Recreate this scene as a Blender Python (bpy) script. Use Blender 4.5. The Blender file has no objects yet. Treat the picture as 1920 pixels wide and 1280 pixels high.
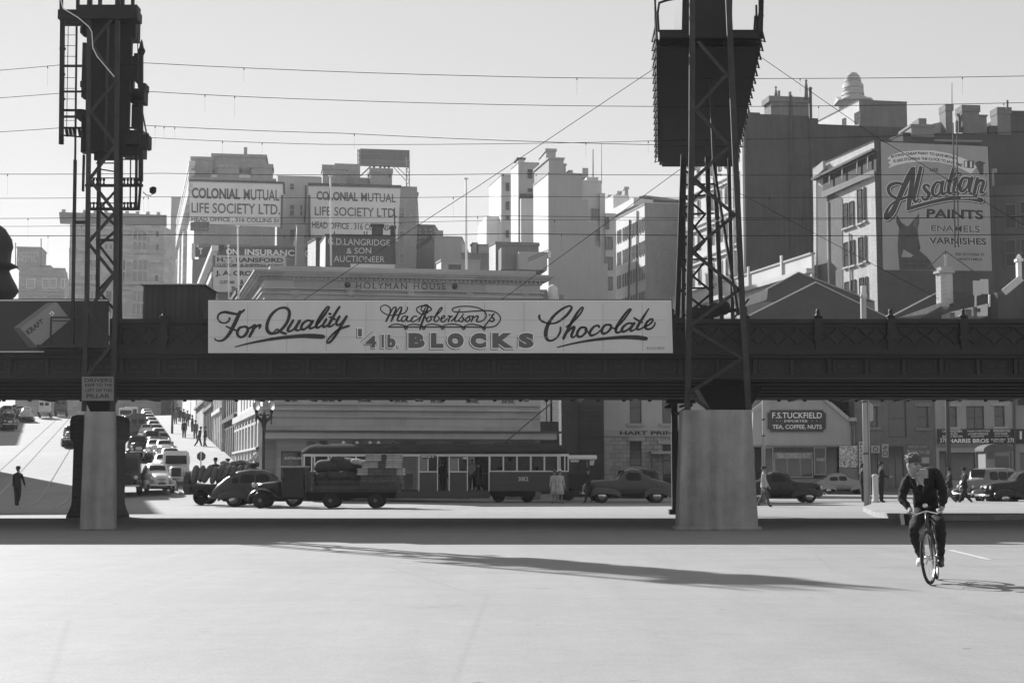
import bpy, bmesh, math, random
from mathutils import Vector, Matrix
random.seed(7)
D, C = bpy.data, bpy.context
R = math.radians
SC = C.scene
COL = SC.collection
# ------------------------------------------------------------------ camera, light
FPX, CAMZ, TILT = 2800.0, 1.37, math.atan2(253.0, 2800.0)   # focal length in photo pixels, lens height, upward tilt
cam_d = D.cameras.new('camera')
cam_d.sensor_width = 36.0
cam_d.lens = 36.0 * FPX / 1920.0
cam_d.clip_start, cam_d.clip_end = 0.1, 6000
cam = D.objects.new('camera', cam_d)
cam.location = (0, 0, CAMZ)
cam.rotation_euler = (math.pi / 2 + TILT, 0, 0)
COL.objects.link(cam)
SC.camera = cam
SUN_ELEV = R(30)
SUN_AZ = Vector((-0.592, 0.806))                  # towards the sun: behind the viaduct, from the left
to_sun = Vector((SUN_AZ.x * math.cos(SUN_ELEV), SUN_AZ.y * math.cos(SUN_ELEV), math.sin(SUN_ELEV)))
sun_d = D.lights.new('sun', 'SUN')
sun_d.energy, sun_d.angle, sun_d.color = 5.0, R(0.55), (1, 1, 1)
sun = D.objects.new('sun', sun_d)
sun.rotation_euler = (-to_sun).to_track_quat('-Z', 'Y').to_euler()
sun.location = (-60, 80, 70)
COL.objects.link(sun)
W = D.worlds.new('World'); SC.world = W; W.use_nodes = True
wn, wl = W.node_tree.nodes, W.node_tree.links
bg = wn['Background']
sky = wn.new('ShaderNodeTexSky'); sky.sky_type = 'NISHITA'; sky.sun_disc = False
sky.sun_elevation = SUN_ELEV
sky.sun_rotation = math.atan2(SUN_AZ.x, SUN_AZ.y)
sky.air_density, sky.dust_density, sky.ozone_density = 1.0, 0.0, 1.0; sky.altitude = 2000
bw = wn.new('ShaderNodeRGBToBW')                  # black-and-white film: flattened tones
pw = wn.new('ShaderNodeMath'); pw.operation = 'POWER'; pw.inputs[1].default_value = 0.4
mu = wn.new('ShaderNodeMath'); mu.operation = 'MULTIPLY'; mu.inputs[1].default_value = 2.66
wl.new(sky.outputs[0], bw.inputs[0]); wl.new(bw.outputs[0], pw.inputs[0]); wl.new(pw.outputs[0], mu.inputs[0]); wl.new(mu.outputs[0], bg.inputs['Color'])
bg.inputs['Strength'].default_value = 0.079
vs = SC.view_settings
SC.display_settings.display_device = 'sRGB'
vs.view_transform, vs.look, vs.gamma, vs.use_curve_mapping = 'Standard', 'None', 1.0, False
vs.exposure = 0.92
SC.cycles.use_denoising = True
SC.cycles.max_bounces = 5
SC.cycles.diffuse_bounces = 3
SC.cycles.glossy_bounces = 2
SC.cycles.transmission_bounces = 3
SC.cycles.transparent_max_bounces = 6
SC.cycles.volume_bounces = 1
SC.cycles.caustics_reflective = SC.cycles.caustics_refractive = False
# ------------------------------------------------------------------ photo pixel -> place
_F = Vector((0, math.cos(TILT), math.sin(TILT))); _U = Vector((0, -math.sin(TILT), math.cos(TILT)))
EYE = Vector((0, 0, CAMZ))
def ray(px, py):
 return _F + Vector(((px - 960) / FPX, 0, 0)) + _U * ((640 - py) / FPX)
def P(px, py, Y):
 """the point at distance Y (metres in front of the lens) seen at photo pixel px, py"""
 r = ray(px, py); return EYE + r * (Y / r.y)
def G(px, py, z=0.0):
 """the point of the level z seen at px, py"""
 r = ray(px, py); return EYE + r * ((z - CAMZ) / r.z)
def pix(p):
 q = Vector(p) - EYE
 d = q.dot(_F); return (960 + FPX * q.x / d, 640 - FPX * q.dot(_U) / d)
def XatY(px, Y, z=1.4):
 q = Vector((0, Y, z)) - EYE
 return (px - 960) / FPX * q.dot(_F)
# ------------------------------------------------------------------ materials
_mats = {}
def mat(key, g, rough=0.85, var=0.18, scale=1.2, kind='plain', bump=0.15, metal=0.0, spec=0.3, bs=(0.46, 0.15), mortar=None, streak=True, fine=14.0, stk=1.6):
 if key in _mats: return _mats[key]
 m = D.materials.new(key); m.use_nodes = True
 n, l = m.node_tree.nodes, m.node_tree.links
 b = n['Principled BSDF']
 b.inputs['Roughness'].default_value = rough; b.inputs['Metallic'].default_value = metal
 b.inputs['Specular IOR Level'].default_value = spec
 tc = n.new('ShaderNodeTexCoord')
 def noise(sc, det=4, mapv=None, r=0.6):
  t = n.new('ShaderNodeTexNoise'); t.inputs['Scale'].default_value = sc; t.inputs['Detail'].default_value = det; t.inputs['Roughness'].default_value = r
  if mapv:
   mp = n.new('ShaderNodeMapping'); mp.inputs['Scale'].default_value = mapv
   l.new(tc.outputs['Object'], mp.inputs[0]); l.new(mp.outputs[0], t.inputs['Vector'])
  else: l.new(tc.outputs['Object'], t.inputs['Vector'])
  return t.outputs[0]
 def math_(op, a, bb):
  x = n.new('ShaderNodeMath'); x.operation = op
  for i, q in enumerate((a, bb)):
   if isinstance(q, (int, float)): x.inputs[i].default_value = q
   else: l.new(q, x.inputs[i])
  return x.outputs[0]
 n1 = noise(scale, 5)
 n2 = noise(fine, 3)
 f = math_('ADD', math_('MULTIPLY', math_('SUBTRACT', n1, 0.5), 2.2 * var), 1.0)
 f = math_('ADD', f, math_('MULTIPLY', math_('SUBTRACT', n2, 0.5), 0.9 * var))
 if streak:
  n3 = noise(1.0, 4, (2.2, 2.2, 0.16))
  f = math_('ADD', f, math_('MULTIPLY', math_('SUBTRACT', n3, 0.5), stk * var))
 col = math_('MULTIPLY', f, g)
 h = n2
 if kind in ('brick', 'ashlar', 'boards', 'tiles'):
  sx = n.new('ShaderNodeSeparateXYZ'); l.new(tc.outputs['Object'], sx.inputs[0])
  cb = n.new('ShaderNodeCombineXYZ')
  l.new(math_('ADD', sx.outputs[0], sx.outputs[1]), cb.inputs[0]); l.new(sx.outputs[2], cb.inputs[1])
  br = n.new('ShaderNodeTexBrick')
  l.new(cb.outputs[0], br.inputs['Vector'])
  br.inputs['Scale'].default_value = 1.0
  br.inputs['Brick Width'].default_value, br.inputs['Row Height'].default_value = bs
  br.inputs['Mortar Size'].default_value = 0.012 if kind == 'brick' else 0.016
  br.inputs['Mortar Smooth'].default_value = 0.3
  mo = mortar if mortar is not None else g * 1.35
  for nm, v in (('Color1', 0.86), ('Color2', 1.14)):
   br.inputs[nm].default_value = (v, v, v, 1)
  mv = mo / g
  br.inputs['Mortar'].default_value = (mv, mv, mv, 1)
  rb = n.new('ShaderNodeRGBToBW'); l.new(br.outputs['Color'], rb.inputs[0])
  col = math_('MULTIPLY', col, rb.outputs[0])
  h = math_('ADD', math_('MULTIPLY', n2, 0.4), math_('MULTIPLY', br.outputs['Fac'], -1.0))
 cl = math_('MAXIMUM', math_('MINIMUM', col, 0.9), 0.004)
 cc = n.new('ShaderNodeCombineColor')
 for i in range(3): l.new(cl, cc.inputs[i])
 l.new(cc.outputs[0], b.inputs['Base Color'])
 if bump:
  bp = n.new('ShaderNodeBump'); bp.inputs['Strength'].default_value = bump; bp.inputs['Distance'].default_value = 0.02
  l.new(h, bp.inputs['Height']); l.new(bp.outputs[0], b.inputs['Normal'])
 if rough < 0.6 and kind != 'glass':
  l.new(math_('ADD', math_('MULTIPLY', n1, 0.35), rough - 0.15), b.inputs['Roughness'])
 _mats[key] = m
 return m
def glass(key, g=0.02, rough=0.08, spec=0.6):
 return mat(key, g, rough=rough, var=0.25, scale=0.8, kind='glass', bump=0.04, spec=spec, streak=False, fine=2.0)
# ------------------------------------------------------------------ mesh builder
def orig(o):
 v = Vector((0, 0, 0))
 while o is not None: v = v + o.location; o = o.parent
 return v
class MB:
 def __init__(s): s.v = []; s.f = []; s.mi = []; s.cur = 0; s.sm = []; s.smooth = False
 def add(s, vs, fs):
  k = len(s.v); s.v += [Vector(p) for p in vs]
  for f in fs: s.f.append(tuple(i + k for i in f)); s.mi.append(s.cur); s.sm.append(s.smooth)
  return s
 def hexa(s, a):    # 8 corners: bottom 4 ccw, top 4 ccw
  return s.add(a, [(3, 2, 1, 0), (4, 5, 6, 7), (0, 1, 5, 4), (1, 2, 6, 5), (2, 3, 7, 6), (3, 0, 4, 7)])
 def box(s, x0, y0, z0, x1, y1, z1):
  return s.hexa([(x0, y0, z0), (x1, y0, z0), (x1, y1, z0), (x0, y1, z0), (x0, y0, z1), (x1, y0, z1), (x1, y1, z1), (x0, y1, z1)])
 def obox(s, o, a, b, c):   # origin + three edge vectors
  o, a, b, c = map(Vector, (o, a, b, c))
  if a.cross(b).dot(c) < 0: a, b = b, a
  return s.hexa([o, o + a, o + a + b, o + b, o + c, o + a + c, o + a + b + c, o + b + c])
 def bar(s, p, q, w, h=None, up=(0, 0, 1)):
  p, q = Vector(p), Vector(q); h = h or w; d = (q - p)
  if d.length < 1e-6: return s
  d.normalize(); up = Vector(up)
  if abs(d.dot(up)) > 0.97: up = Vector((0, 1, 0))
  a = d.cross(up).normalized(); b = a.cross(d).normalized()
  return s.obox(p - a * w / 2 - b * h / 2, a * w, b * h, q - p)
 def tube(s, pts, r, n=8, closed=True, cap=True):
  pts = [Vector(p) for p in pts]; m = len(pts)
  rs = r if isinstance(r, (list, tuple)) else [r] * m
  vs, fs = [], []
  ref = None
  for i, p in enumerate(pts):
   d = (pts[min(i + 1, m - 1)] - pts[max(i - 1, 0)])
   d = d.normalized() if d.length > 1e-9 else Vector((0, 0, 1))
   if ref is None:
    ref = Vector((0, 0, 1)) if abs(d.z) < 0.9 else Vector((0, 1, 0))
   a = (ref - d * ref.dot(d)).normalized(); ref = a; b = d.cross(a)
   for k in range(n):
    t = 2 * math.pi * k / n
    vs.append(p + (a * math.cos(t) + b * math.sin(t)) * rs[i])
  for i in range(m - 1):
   for k in range(n):
    k2 = (k + 1) % n
    fs.append((i * n + k, i * n + k2, (i + 1) * n + k2, (i + 1) * n + k))
  if cap: fs.append(tuple(range(n - 1, -1, -1))); fs.append(tuple((m - 1) * n + k for k in range(n)))
  o = s.smooth; s.smooth = n > 6; s.add(vs, fs); s.smooth = o
  return s
 def lathe(s, prof, c=(0, 0, 0), n=12, axis='z', ang=0.0):
  c = Vector(c); vs, fs = [], []
  for r, z in prof:
   for k in range(n):
    t = 2 * math.pi * k / n + ang
    q = (max(r, 1e-4) * math.cos(t), max(r, 1e-4) * math.sin(t), z)
    if axis == 'y': q = (q[0], q[2], -q[1])
    elif axis == 'x': q = (q[2], q[0], q[1])
    vs.append(c + Vector(q))
  m = len(prof)
  for i in range(m - 1):
   for k in range(n):
    k2 = (k + 1) % n
    fs.append((i * n + k, i * n + k2, (i + 1) * n + k2, (i + 1) * n + k))
  fs.append(tuple(range(n - 1, -1, -1))); fs.append(tuple((m - 1) * n + k for k in range(n)))
  o = s.smooth; s.smooth = n > 6; s.add(vs, fs); s.smooth = o
  return s
 def prism(s, poly, ext):   # planar polygon (3-D points) extruded by ext
  poly = [Vector(p) for p in poly]; e = Vector(ext); n = len(poly)
  nor = Vector((0, 0, 0))
  for i in range(n): nor += poly[i].cross(poly[(i + 1) % n])
  if nor.dot(e) > 0: poly.reverse()
  return s.add(poly + [p + e for p in poly], [tuple(range(n)), tuple(2 * n - 1 - i for i in range(n))] +
                     [((i + 1) % n, i, n + i, n + (i + 1) % n) for i in range(n)])
 def loft(s, rings, closed=True, cap=True):
  n = len(rings[0]); vs = [p for r in rings for p in r]; fs = []
  for i in range(len(rings) - 1):
   for k in range(n if closed else n - 1):
    k2 = (k + 1) % n
    fs.append((i * n + k, i * n + k2, (i + 1) * n + k2, (i + 1) * n + k))
  if cap:
   fs.append(tuple(range(n - 1, -1, -1))); fs.append(tuple((len(rings) - 1) * n + k for k in range(n)))
  return s.add(vs, fs)
 def sphere(s, c, r, n=10, m=6, sc=(1, 1, 1)):
  prof = [(r * math.sin(math.pi * i / m), -r * math.cos(math.pi * i / m)) for i in range(m + 1)]
  k = len(s.v); s.lathe(prof, (0, 0, 0), n)
  for i in range(k, len(s.v)):
   q = s.v[i]; s.v[i] = Vector((q.x * sc[0], q.y * sc[1], q.z * sc[2])) + Vector(c)
  return s
 def xform(s, M, k=0):
  for i in range(k, len(s.v)): s.v[i] = M @ s.v[i]
  return s
 def mesh(s, name, mats, off=Vector((0, 0, 0))):
  me = D.meshes.new(name)
  me.from_pydata([tuple(p - off) for p in s.v], [], s.f)
  for m in (mats if isinstance(mats, (list, tuple)) else [mats]): me.materials.append(m)
  me.polygons.foreach_set('material_index', s.mi)
  me.polygons.foreach_set('use_smooth', s.sm)
  me.update()
  return me
def fixnormals(me):
 b = bmesh.new(); b.from_mesh(me); bmesh.ops.recalc_face_normals(b, faces=b.faces); b.to_mesh(me); b.free()
def obj(name, mb, mats, parent=None, label=None, base=None, bevel=0, fix=False):
 """one mesh object; vertices are given in world metres"""
 off = orig(parent) if parent is not None else (Vector(base) if base is not None else Vector((0, 0, 0)))
 me = mb.mesh(name, mats, off)
 if fix: fixnormals(me)
 if bevel:
  b = bmesh.new(); b.from_mesh(me)
  bmesh.ops.bevel(b, geom=[e for e in b.edges if len(e.link_faces) == 2 and e.calc_face_angle(0) > 0.6], offset=bevel, segments=1, affect='EDGES', clamp_overlap=True)
  b.to_mesh(me); b.free()
 o = D.objects.new(name, me); COL.objects.link(o)
 if parent is not None: o.parent = parent
 elif base is not None: o.location = base
 if label: o['label'] = label
 return o
def tag(o, label, cat, group=None, kind=None):
 if label: o['label'] = label
 if cat: o['category'] = cat
 if group: o['group'] = group
 if kind: o['kind'] = kind
 return o
def thing(name, label, cat, loc=(0, 0, 0), group=None, rz=0.0):
 o = D.objects.new(name, None); COL.objects.link(o); o.location = loc; o.rotation_euler = (0, 0, rz)
 o.empty_display_size = 0.3
 return tag(o, label, cat, group)
def struct(name, mb, m, base=None):
 o = obj(name, mb, m, base=base); o['kind'] = 'structure'; return o
def dup(root, loc, rz=0.0, label=None, group=None, scale=None, rot=None):
 def cp(o, par):
  c = o.copy(); COL.objects.link(c); c.parent = par
  for ch in o.children: cp(ch, c)
  return c
 c = cp(root, None); c.location = loc; c.rotation_euler = rot or (0, 0, rz)
 if scale: c.scale = (scale,) * 3
 if label: c['label'] = label
 if group: c['group'] = group
 return c
# ------------------------------------------------------------------ faces (planes of walls and signs)
class Face:
 def __init__(s, O, u, v=(0, 0, 1), toward=None):
  s.O = Vector(O); s.u = Vector(u).normalized(); s.v = Vector(v).normalized()
  s.n = s.u.cross(s.v).normalized()
  if s.n.dot(EYE - s.O) < 0: s.n = -s.n
 def uv(s, px, py):
  r = ray(px, py); n = s.u.cross(s.v); t = (s.O - EYE).dot(n) / r.dot(n)
  q = EYE + r * t - s.O; return (q.dot(s.u), q.dot(s.v))
 def at(s, u, v, d=0.0): return s.O + s.u * u + s.v * v + s.n * d
 def pt(s, px, py, d=0.0):
  a, b = s.uv(px, py); return s.at(a, b, d)
def wall(mb, F, w, h, holes=(), depth=0.25, z0=0.0):
 """face w x h with real openings and reveals (holes: u0, v0, u1, v1)"""
 hs = [(max(0.02, min(a, c)), max(z0 + 0.02, min(b, d)), min(w - 0.02, max(a, c)), min(h - 0.02, max(b, d))) for a, b, c, d in holes]
 hs = [q for q in hs if q[2] - q[0] > 0.03 and q[3] - q[1] > 0.03]
 us = sorted({0.0, w} | {round(q[i], 4) for q in hs for i in (0, 2)})
 vs_ = sorted({z0, h} | {round(q[i], 4) for q in hs for i in (1, 3)})
 def flip(fs): return fs
 quads = []
 for j in range(len(vs_) - 1):
  run = None
  for i in range(len(us) - 1):
   cu, cv = (us[i] + us[i + 1]) / 2, (vs_[j] + vs_[j + 1]) / 2
   solid = not any(q[0] < cu < q[2] and q[1] < cv < q[3] for q in hs)
   if solid:
    if run is None: run = us[i]
   if (not solid or i == len(us) - 2) and run is not None:
    quads.append((run, vs_[j], us[i + 1] if solid else us[i], vs_[j + 1])); run = None
 for a, b, c, d in quads:
  mb.add([F.at(a, b), F.at(c, b), F.at(c, d), F.at(a, d)], [(0, 1, 2, 3)])
 for a, b, c, d in hs:
  o = [F.at(a, b), F.at(c, b), F.at(c, d), F.at(a, d)]; i_ = [p - F.n * depth for p in o]
  mb.add(o + i_, [(0, 4, 5, 1), (1, 5, 6, 2), (2, 6, 7, 3), (3, 7, 4, 0)])
 return hs
def window(F, hole, parent, frame_m, glass_m, depth=0.2, cols=2, rows=2, fw=0.07, blind=0.0, blind_m=None, sill=None, name='window', arch=False):
 """one window: frame with glazing bars, a pane child"""
 a, b, c, d = hole; m = MB(); t = 0.05
 def br(u0, v0, u1, v1, dd=depth, tt=t):
  m.obox(F.at(u0, v0, -dd), F.u * (u1 - u0), F.v * (v1 - v0), F.n * tt)
 br(a, b, a + fw, d); br(c - fw, b, c, d); br(a + fw, b, c - fw, b + fw); br(a + fw, d - fw, c - fw, d)
 for k in range(1, cols):
  x = a + (c - a) * k / cols; br(x - fw * .35, b + fw, x + fw * .35, d - fw)
 for k in range(1, rows):
  y = b + (d - b) * k / rows; br(a + fw, y - fw * .4, c - fw, y + fw * .4, depth, t * 1.3)
 if blind and blind_m is not None:
  m.cur = 1; m.obox(F.at(a + fw, d - fw - (d - b) * blind, -depth - 0.03), F.u * (c - a - 2 * fw), F.v * ((d - b) * blind), F.n * 0.012); m.cur = 0
 w = obj(name, m, [frame_m, blind_m or frame_m], parent)
 g = MB(); g.obox(F.at(a + fw * .5, b + fw * .5, -depth - 0.012 - (0.03 if blind else 0)), F.u * (c - a - fw), F.v * (d - b - fw), F.n * 0.01)
 obj('pane', g, glass_m, w)
 if sill:
  q = MB(); q.obox(F.at(a - 0.1, b - sill, 0.002), F.u * (c - a + 0.2), F.v * sill, F.n * 0.12)
  obj('sill', q, frame_m, w)
 return w
# ------------------------------------------------------------------ lettering
_txt = {}
def glyphs(s, bold=0.0, extrude=0.0, space=1.0):
 k = (s, bold, space)
 if k in _txt: return _txt[k]
 cu = D.curves.new('t', 'FONT'); cu.body = s; cu.offset = bold; cu.space_character = space; cu.resolution_u = 3
 o = D.objects.new('t', cu); COL.objects.link(o)
 dg = C.evaluated_depsgraph_get(); dg.update()
 me = D.meshes.new_from_object(o.evaluated_get(dg))
 vs = [(v.co.x, v.co.y) for v in me.vertices]; fs = [tuple(p.vertices) for p in me.polygons]
 D.objects.remove(o); D.curves.remove(cu); D.meshes.remove(me)
 x0 = min(v[0] for v in vs); x1 = max(v[0] for v in vs); y0 = min(v[1] for v in vs); y1 = max(v[1] for v in vs)
 vs = [((x - x0) / (x1 - x0), (y - y0) / (y1 - y0)) for x, y in vs]
 _txt[k] = (vs, fs); return _txt[k]
def put_text(mb, F, s, warp, d=0.01, bold=0.0, space=1.0):
 """warp: (px0, py_top, px1, py_bottom), four corners (tl, tr, br, bl) or a function (s, t) -> pixel"""
 vs, fs = glyphs(s, bold, 0, space)
 if not callable(warp):
  if len(warp) == 4 and not isinstance(warp[0], tuple):
   x0, y0, x1, y1 = warp; warp = ((x0, y0), (x1, y0), (x1, y1), (x0, y1))
  tl, tr, br_, bl = warp
  def wf(a, b):
   return tuple((bl[i] * (1 - a) + br_[i] * a) * (1 - b) + (tl[i] * (1 - a) + tr[i] * a) * b for i in (0, 1))
 else: wf = warp
 pts = [F.pt(*wf(a, b), d) for a, b in vs]
 # wind towards the viewer
 fl = []
 for f in fs:
  nor = (pts[f[1]] - pts[f[0]]).cross(pts[f[2]] - pts[f[0]])
  fl.append(f if nor.dot(F.n) > 0 else tuple(reversed(f)))
 mb.add(pts, fl); return mb
def spline(pts, n=8):
 if len(pts) < 3: return pts
 out = []
 q = [pts[0]] + list(pts) + [pts[-1]]
 for i in range(1, len(q) - 2):
  p0, p1, p2, p3 = q[i - 1], q[i], q[i + 1], q[i + 2]
  for k in range(n):
   t = k / n
   out.append(tuple(0.5 * (2 * b + (c - a) * t + (2 * a - 5 * b + 4 * c - d) * t * t + (-a + 3 * b - 3 * c + d) * t ** 3) for a, b, c, d in zip(p0, p1, p2, p3)))
 out.append(tuple(pts[-1])); return out
def put_stroke(mb, F, pts, d=0.01, grow=0.0, w=None, n=7):
 """brush stroke in pixels: points (px, py, width)"""
 if w is not None: pts = [(p[0], p[1], p[2] if len(p) > 2 else w) for p in pts]
 sp = spline(pts, n); L, Rr = [], []
 m = len(sp)
 for i, p in enumerate(sp):
  a, b = sp[max(i - 1, 0)], sp[min(i + 1, m - 1)]
  dx, dy = b[0] - a[0], b[1] - a[1]; q = math.hypot(dx, dy) or 1
  h = p[2] / 2 + grow
  ex = 0.0
  L.append((p[0] - dy / q * h, p[1] + dx / q * h)); Rr.append((p[0] + dy / q * h, p[1] - dx / q * h))
 def capp(i, j):
  p, q = sp[i], sp[j]; a = math.atan2(p[1] - q[1], p[0] - q[0]); h = p[2] / 2 + grow
  return [(p[0] + h * math.cos(a + t), p[1] + h * math.sin(a + t)) for t in (-1.05, -0.5, 0, 0.5, 1.05)]
 vs = [F.pt(*x, d) for x in L] + [F.pt(*x, d) for x in Rr]
 fs = []
 for i in range(m - 1):
  fs.append((i, i + 1, m + i + 1, m + i))
 k = len(vs)
 c0 = capp(0, 1); c1 = capp(m - 1, m - 2)
 vs += [F.pt(*x, d) for x in c0]; fs.append((0, m, *[k + i for i in range(5)]))
 k = len(vs); vs += [F.pt(*x, d) for x in c1]; fs.append((2 * m - 1, m - 1, *[k + i for i in range(5)]))
 fl = []
 for f in fs:
  nor = Vector((0, 0, 0))
  for i in range(len(f)): nor += (vs[f[i]] - vs[f[0]]).cross(vs[f[(i + 1) % len(f)]] - vs[f[0]])
  fl.append(f if nor.dot(F.n) >= 0 else tuple(reversed(f)))
 mb.add(vs, fl); return mb
def board(F, x0, y0, x1, y1, t, mats, name, parent, d=0.0):
 """thin box covering pixel rectangle on plane F"""
 m = MB(); a = F.pt(x0, y1, d); b = F.pt(x1, y1, d); c = F.pt(x0, y0, d)
 m.obox(a, b - a, c - a, F.n * t); return obj(name, m, mats, parent)
# ================================================================== materials used throughout
IRON = mat('iron', 0.013, rough=0.6, var=0.6, scale=2.0, spec=0.4)
IRON2 = mat('iron_worn', 0.03, rough=0.65, var=0.65, scale=3.0, spec=0.35)
SOOT = mat('soot_brick', 0.05, kind='brick', var=0.35, bump=0.4)
CONC = mat('pier_concrete', 0.25, var=0.42, scale=1.6, rough=0.92, bump=0.4, fine=30, stk=3.6)
WHITE = mat('white_paint', 0.72, var=0.10, rough=0.7)
CREAM = mat('sign_cream', 0.60, var=0.10, scale=0.6, rough=0.7, bump=0.05)
INK = mat('sign_ink', 0.035, var=0.2, rough=0.7, bump=0, streak=False)
GREYINK = mat('sign_grey', 0.12, var=0.12, rough=0.7, bump=0, streak=False)
PALEINK = mat('sign_pale', 0.78, var=0.06, rough=0.7, bump=0, streak=False)
GLASS = glass('window_glass', 0.025)
GLASSL = glass('window_glass_pale', 0.16, rough=0.2)
FRAME = mat('window_frame', 0.42, var=0.15)
FRAMED = mat('window_frame_dark', 0.08, var=0.15)
BLIND = mat('blind', 0.5, var=0.1)
FLAGM = mat('flag_cloth', 0.10, var=0.3)
LINEW = mat('line_paint', 0.42, var=0.3, scale=4.0)
# ================================================================== the setting
RAMP0, RAMPS, RAMP1 = 76.0, 0.079, 198.0            # the side street climbs from the crossing
SDIR = Vector((-0.252, 0.968, 0)); SNOR = Vector((0.968, 0.252, 0))   # along / across the side street
SREF = Vector((-14.7, 88.0, 0))                       # street corner of the big stone house
def across(x, y): return (Vector((x, y, 0)) - SREF).dot(SNOR)          # > 0 inside the right-hand block
def ramp(y):
 t = max(0.0, min(y, RAMP1) - RAMP0)
 z = RAMPS * (t - 4 * (1 - math.exp(-t / 4))) if t > 0 else 0.0
 if y > RAMP1 - 20: pass
 return z
def gz(x, y):
 a = across(x, y); w = 1 - max(0.0, min(1.0, (a - 1) / 12.0)); w = w * w * (3 - 2 * w)
 return ramp(y) * w + 0.0
def terrain_mat(key, g, patch, fine):
 m = mat(key, g, rough=0.88, var=patch, scale=0.25, bump=0.12, streak=False, fine=fine, spec=0.25)
 return m
def road_material():
 m = D.materials.new('asphalt'); m.use_nodes = True; n, l = m.node_tree.nodes, m.node_tree.links
 b = n['Principled BSDF']; b.inputs['Roughness'].default_value = 0.82; b.inputs['Specular IOR Level'].default_value = 0.3
 tc = n.new('ShaderNodeTexCoord')
 def no(sc, mp=None, det=5, rot=0):
  t = n.new('ShaderNodeTexNoise'); t.inputs['Scale'].default_value = sc; t.inputs['Detail'].default_value = det; t.inputs['Roughness'].default_value = 0.62
  q = n.new('ShaderNodeMapping'); q.inputs['Scale'].default_value = mp or (1, 1, 1); q.inputs['Rotation'].default_value = (0, 0, rot)
  l.new(tc.outputs['Object'], q.inputs[0]); l.new(q.outputs[0], t.inputs['Vector']); return t.outputs[0]
 def mt(op, a, c):
  x = n.new('ShaderNodeMath'); x.operation = op
  for i, q in enumerate((a, c)):
   if isinstance(q, (int, float)): x.inputs[i].default_value = q
   else: l.new(q, x.inputs[i])
  return x.outputs[0]
 big = no(0.13); mid = no(1.1); tyre = no(1.0, (1.5, .13, 1), 4, R(-24)); tyre2 = no(1.0, (.1, 1.1, 1), 4, R(12)); gr = no(34, None, 3); oil = no(0.7, (.8, .6, 1), 6); blot = no(5.5, None, 4)
 f = mt('ADD', 1.0, mt('MULTIPLY', mt('SUBTRACT', big, 0.5), 0.34))
 for q, k in ((mid, .22), (tyre, .26), (tyre2, .10), (gr, .6), (blot, .26)): f = mt('ADD', f, mt('MULTIPLY', mt('SUBTRACT', q, 0.5), k))
 f = mt('ADD', f, mt('MULTIPLY', mt('MAXIMUM', mt('SUBTRACT', oil, 0.63), 0.0), -2.4))
 vo = n.new('ShaderNodeTexVoronoi'); vo.feature = 'DISTANCE_TO_EDGE'; vo.inputs['Scale'].default_value = .17; l.new(tc.outputs['Object'], vo.inputs['Vector'])
 f = mt('SUBTRACT', f, mt('MULTIPLY', mt('MAXIMUM', mt('SUBTRACT', .006, vo.outputs[0]), 0), mt('MULTIPLY', mid, 34)))
 sp = no(3.1, None, 1); f = mt('ADD', f, mt('MULTIPLY', mt('MAXIMUM', mt('SUBTRACT', sp, .74), 0.0), -5.0))
 c = mt('MAXIMUM', mt('MULTIPLY', f, ROAD_G), 0.01)
 cc = n.new('ShaderNodeCombineColor')
 for i in range(3): l.new(c, cc.inputs[i])
 l.new(cc.outputs[0], b.inputs['Base Color'])
 bp = n.new('ShaderNodeBump'); bp.inputs['Strength'].default_value = 0.25; bp.inputs['Distance'].default_value = 0.01
 l.new(mt('ADD', gr, mid), bp.inputs['Height']); l.new(bp.outputs[0], b.inputs['Normal'])
 return m
ROAD_G = 0.242
ROAD = road_material()
mb = MB()
ys = [-60, -10, 4, 20, 40, 60, 70, 74] + [76 + 3 * i for i in range(0, 42)] + [205, 220, 260, 340, 500, 900]
xs = [-700, -400, -200, -140, -110] + [-95 + 4 * i for i in range(0, 26)] + [14, 30, 60, 120, 250, 400, 700]
nx = len(xs)
vv = [(x, y, gz(x, y)) for y in ys for x in xs]
mb.smooth = True
mb.add(vv, [(j * nx + i, j * nx + i + 1, (j + 1) * nx + i + 1, (j + 1) * nx + i) for j in range(len(ys) - 1) for i in range(nx - 1)])
struct('ground', mb, ROAD)
# footpath on the right of the climbing street, with its kerb
PAVE = mat('pavement', 0.31, var=0.25, bump=0.15, streak=False)
KERB = mat('kerb_stone', 0.2, var=0.25, kind='ashlar', bs=(1.1, 0.6), bump=0.2, streak=False)
def street(a, t):                                     # a metres right of the building line, t metres up the street
 p = SREF + SNOR * a + SDIR * t; return Vector((p.x, p.y, gz(p.x, p.y)))
mb = MB(); rows = []
for t in range(-3, 126, 3):
 rows.append([street(-4.6, t) + Vector((0, 0, 0.0)), street(-4.6, t) + Vector((0, 0, 0.10)), street(-0.02, t) + Vector((0, 0, 0.17)), street(-0.02, t)])
mb.loft(rows)
struct('pavement', mb, PAVE)
mb = MB()
mb.loft([[p + o for o in (Vector((0, 0, 0)), Vector((0, 0, 0.11)), Vector((0, 0, 0.11)) + SNOR * -0.16, SNOR * -0.16)] for p in [street(-4.61, t) for t in range(-3, 126, 3)]])
struct('kerb', mb, KERB)
# tram rails: set in the crossing street and in the climbing street
RAIL = mat('rail_steel', 0.10, rough=0.35, var=0.3, metal=0.6)
mb = MB()
for y in (79.3, 80.75, 83.2, 84.65):
 mb.box(-120, y - 0.035, 0.003, 120, y + 0.035, 0.012)
for a in (-16.0, -14.55, -12.2, -10.75):
 pts = [street(a, t) + Vector((0, 0, 0.012)) for t in range(-20, 112, 4)]
 for p, q in zip(pts, pts[1:]): mb.bar(p, q, 0.07, 0.02)
struct('tram_rails', mb, RAIL)
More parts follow.
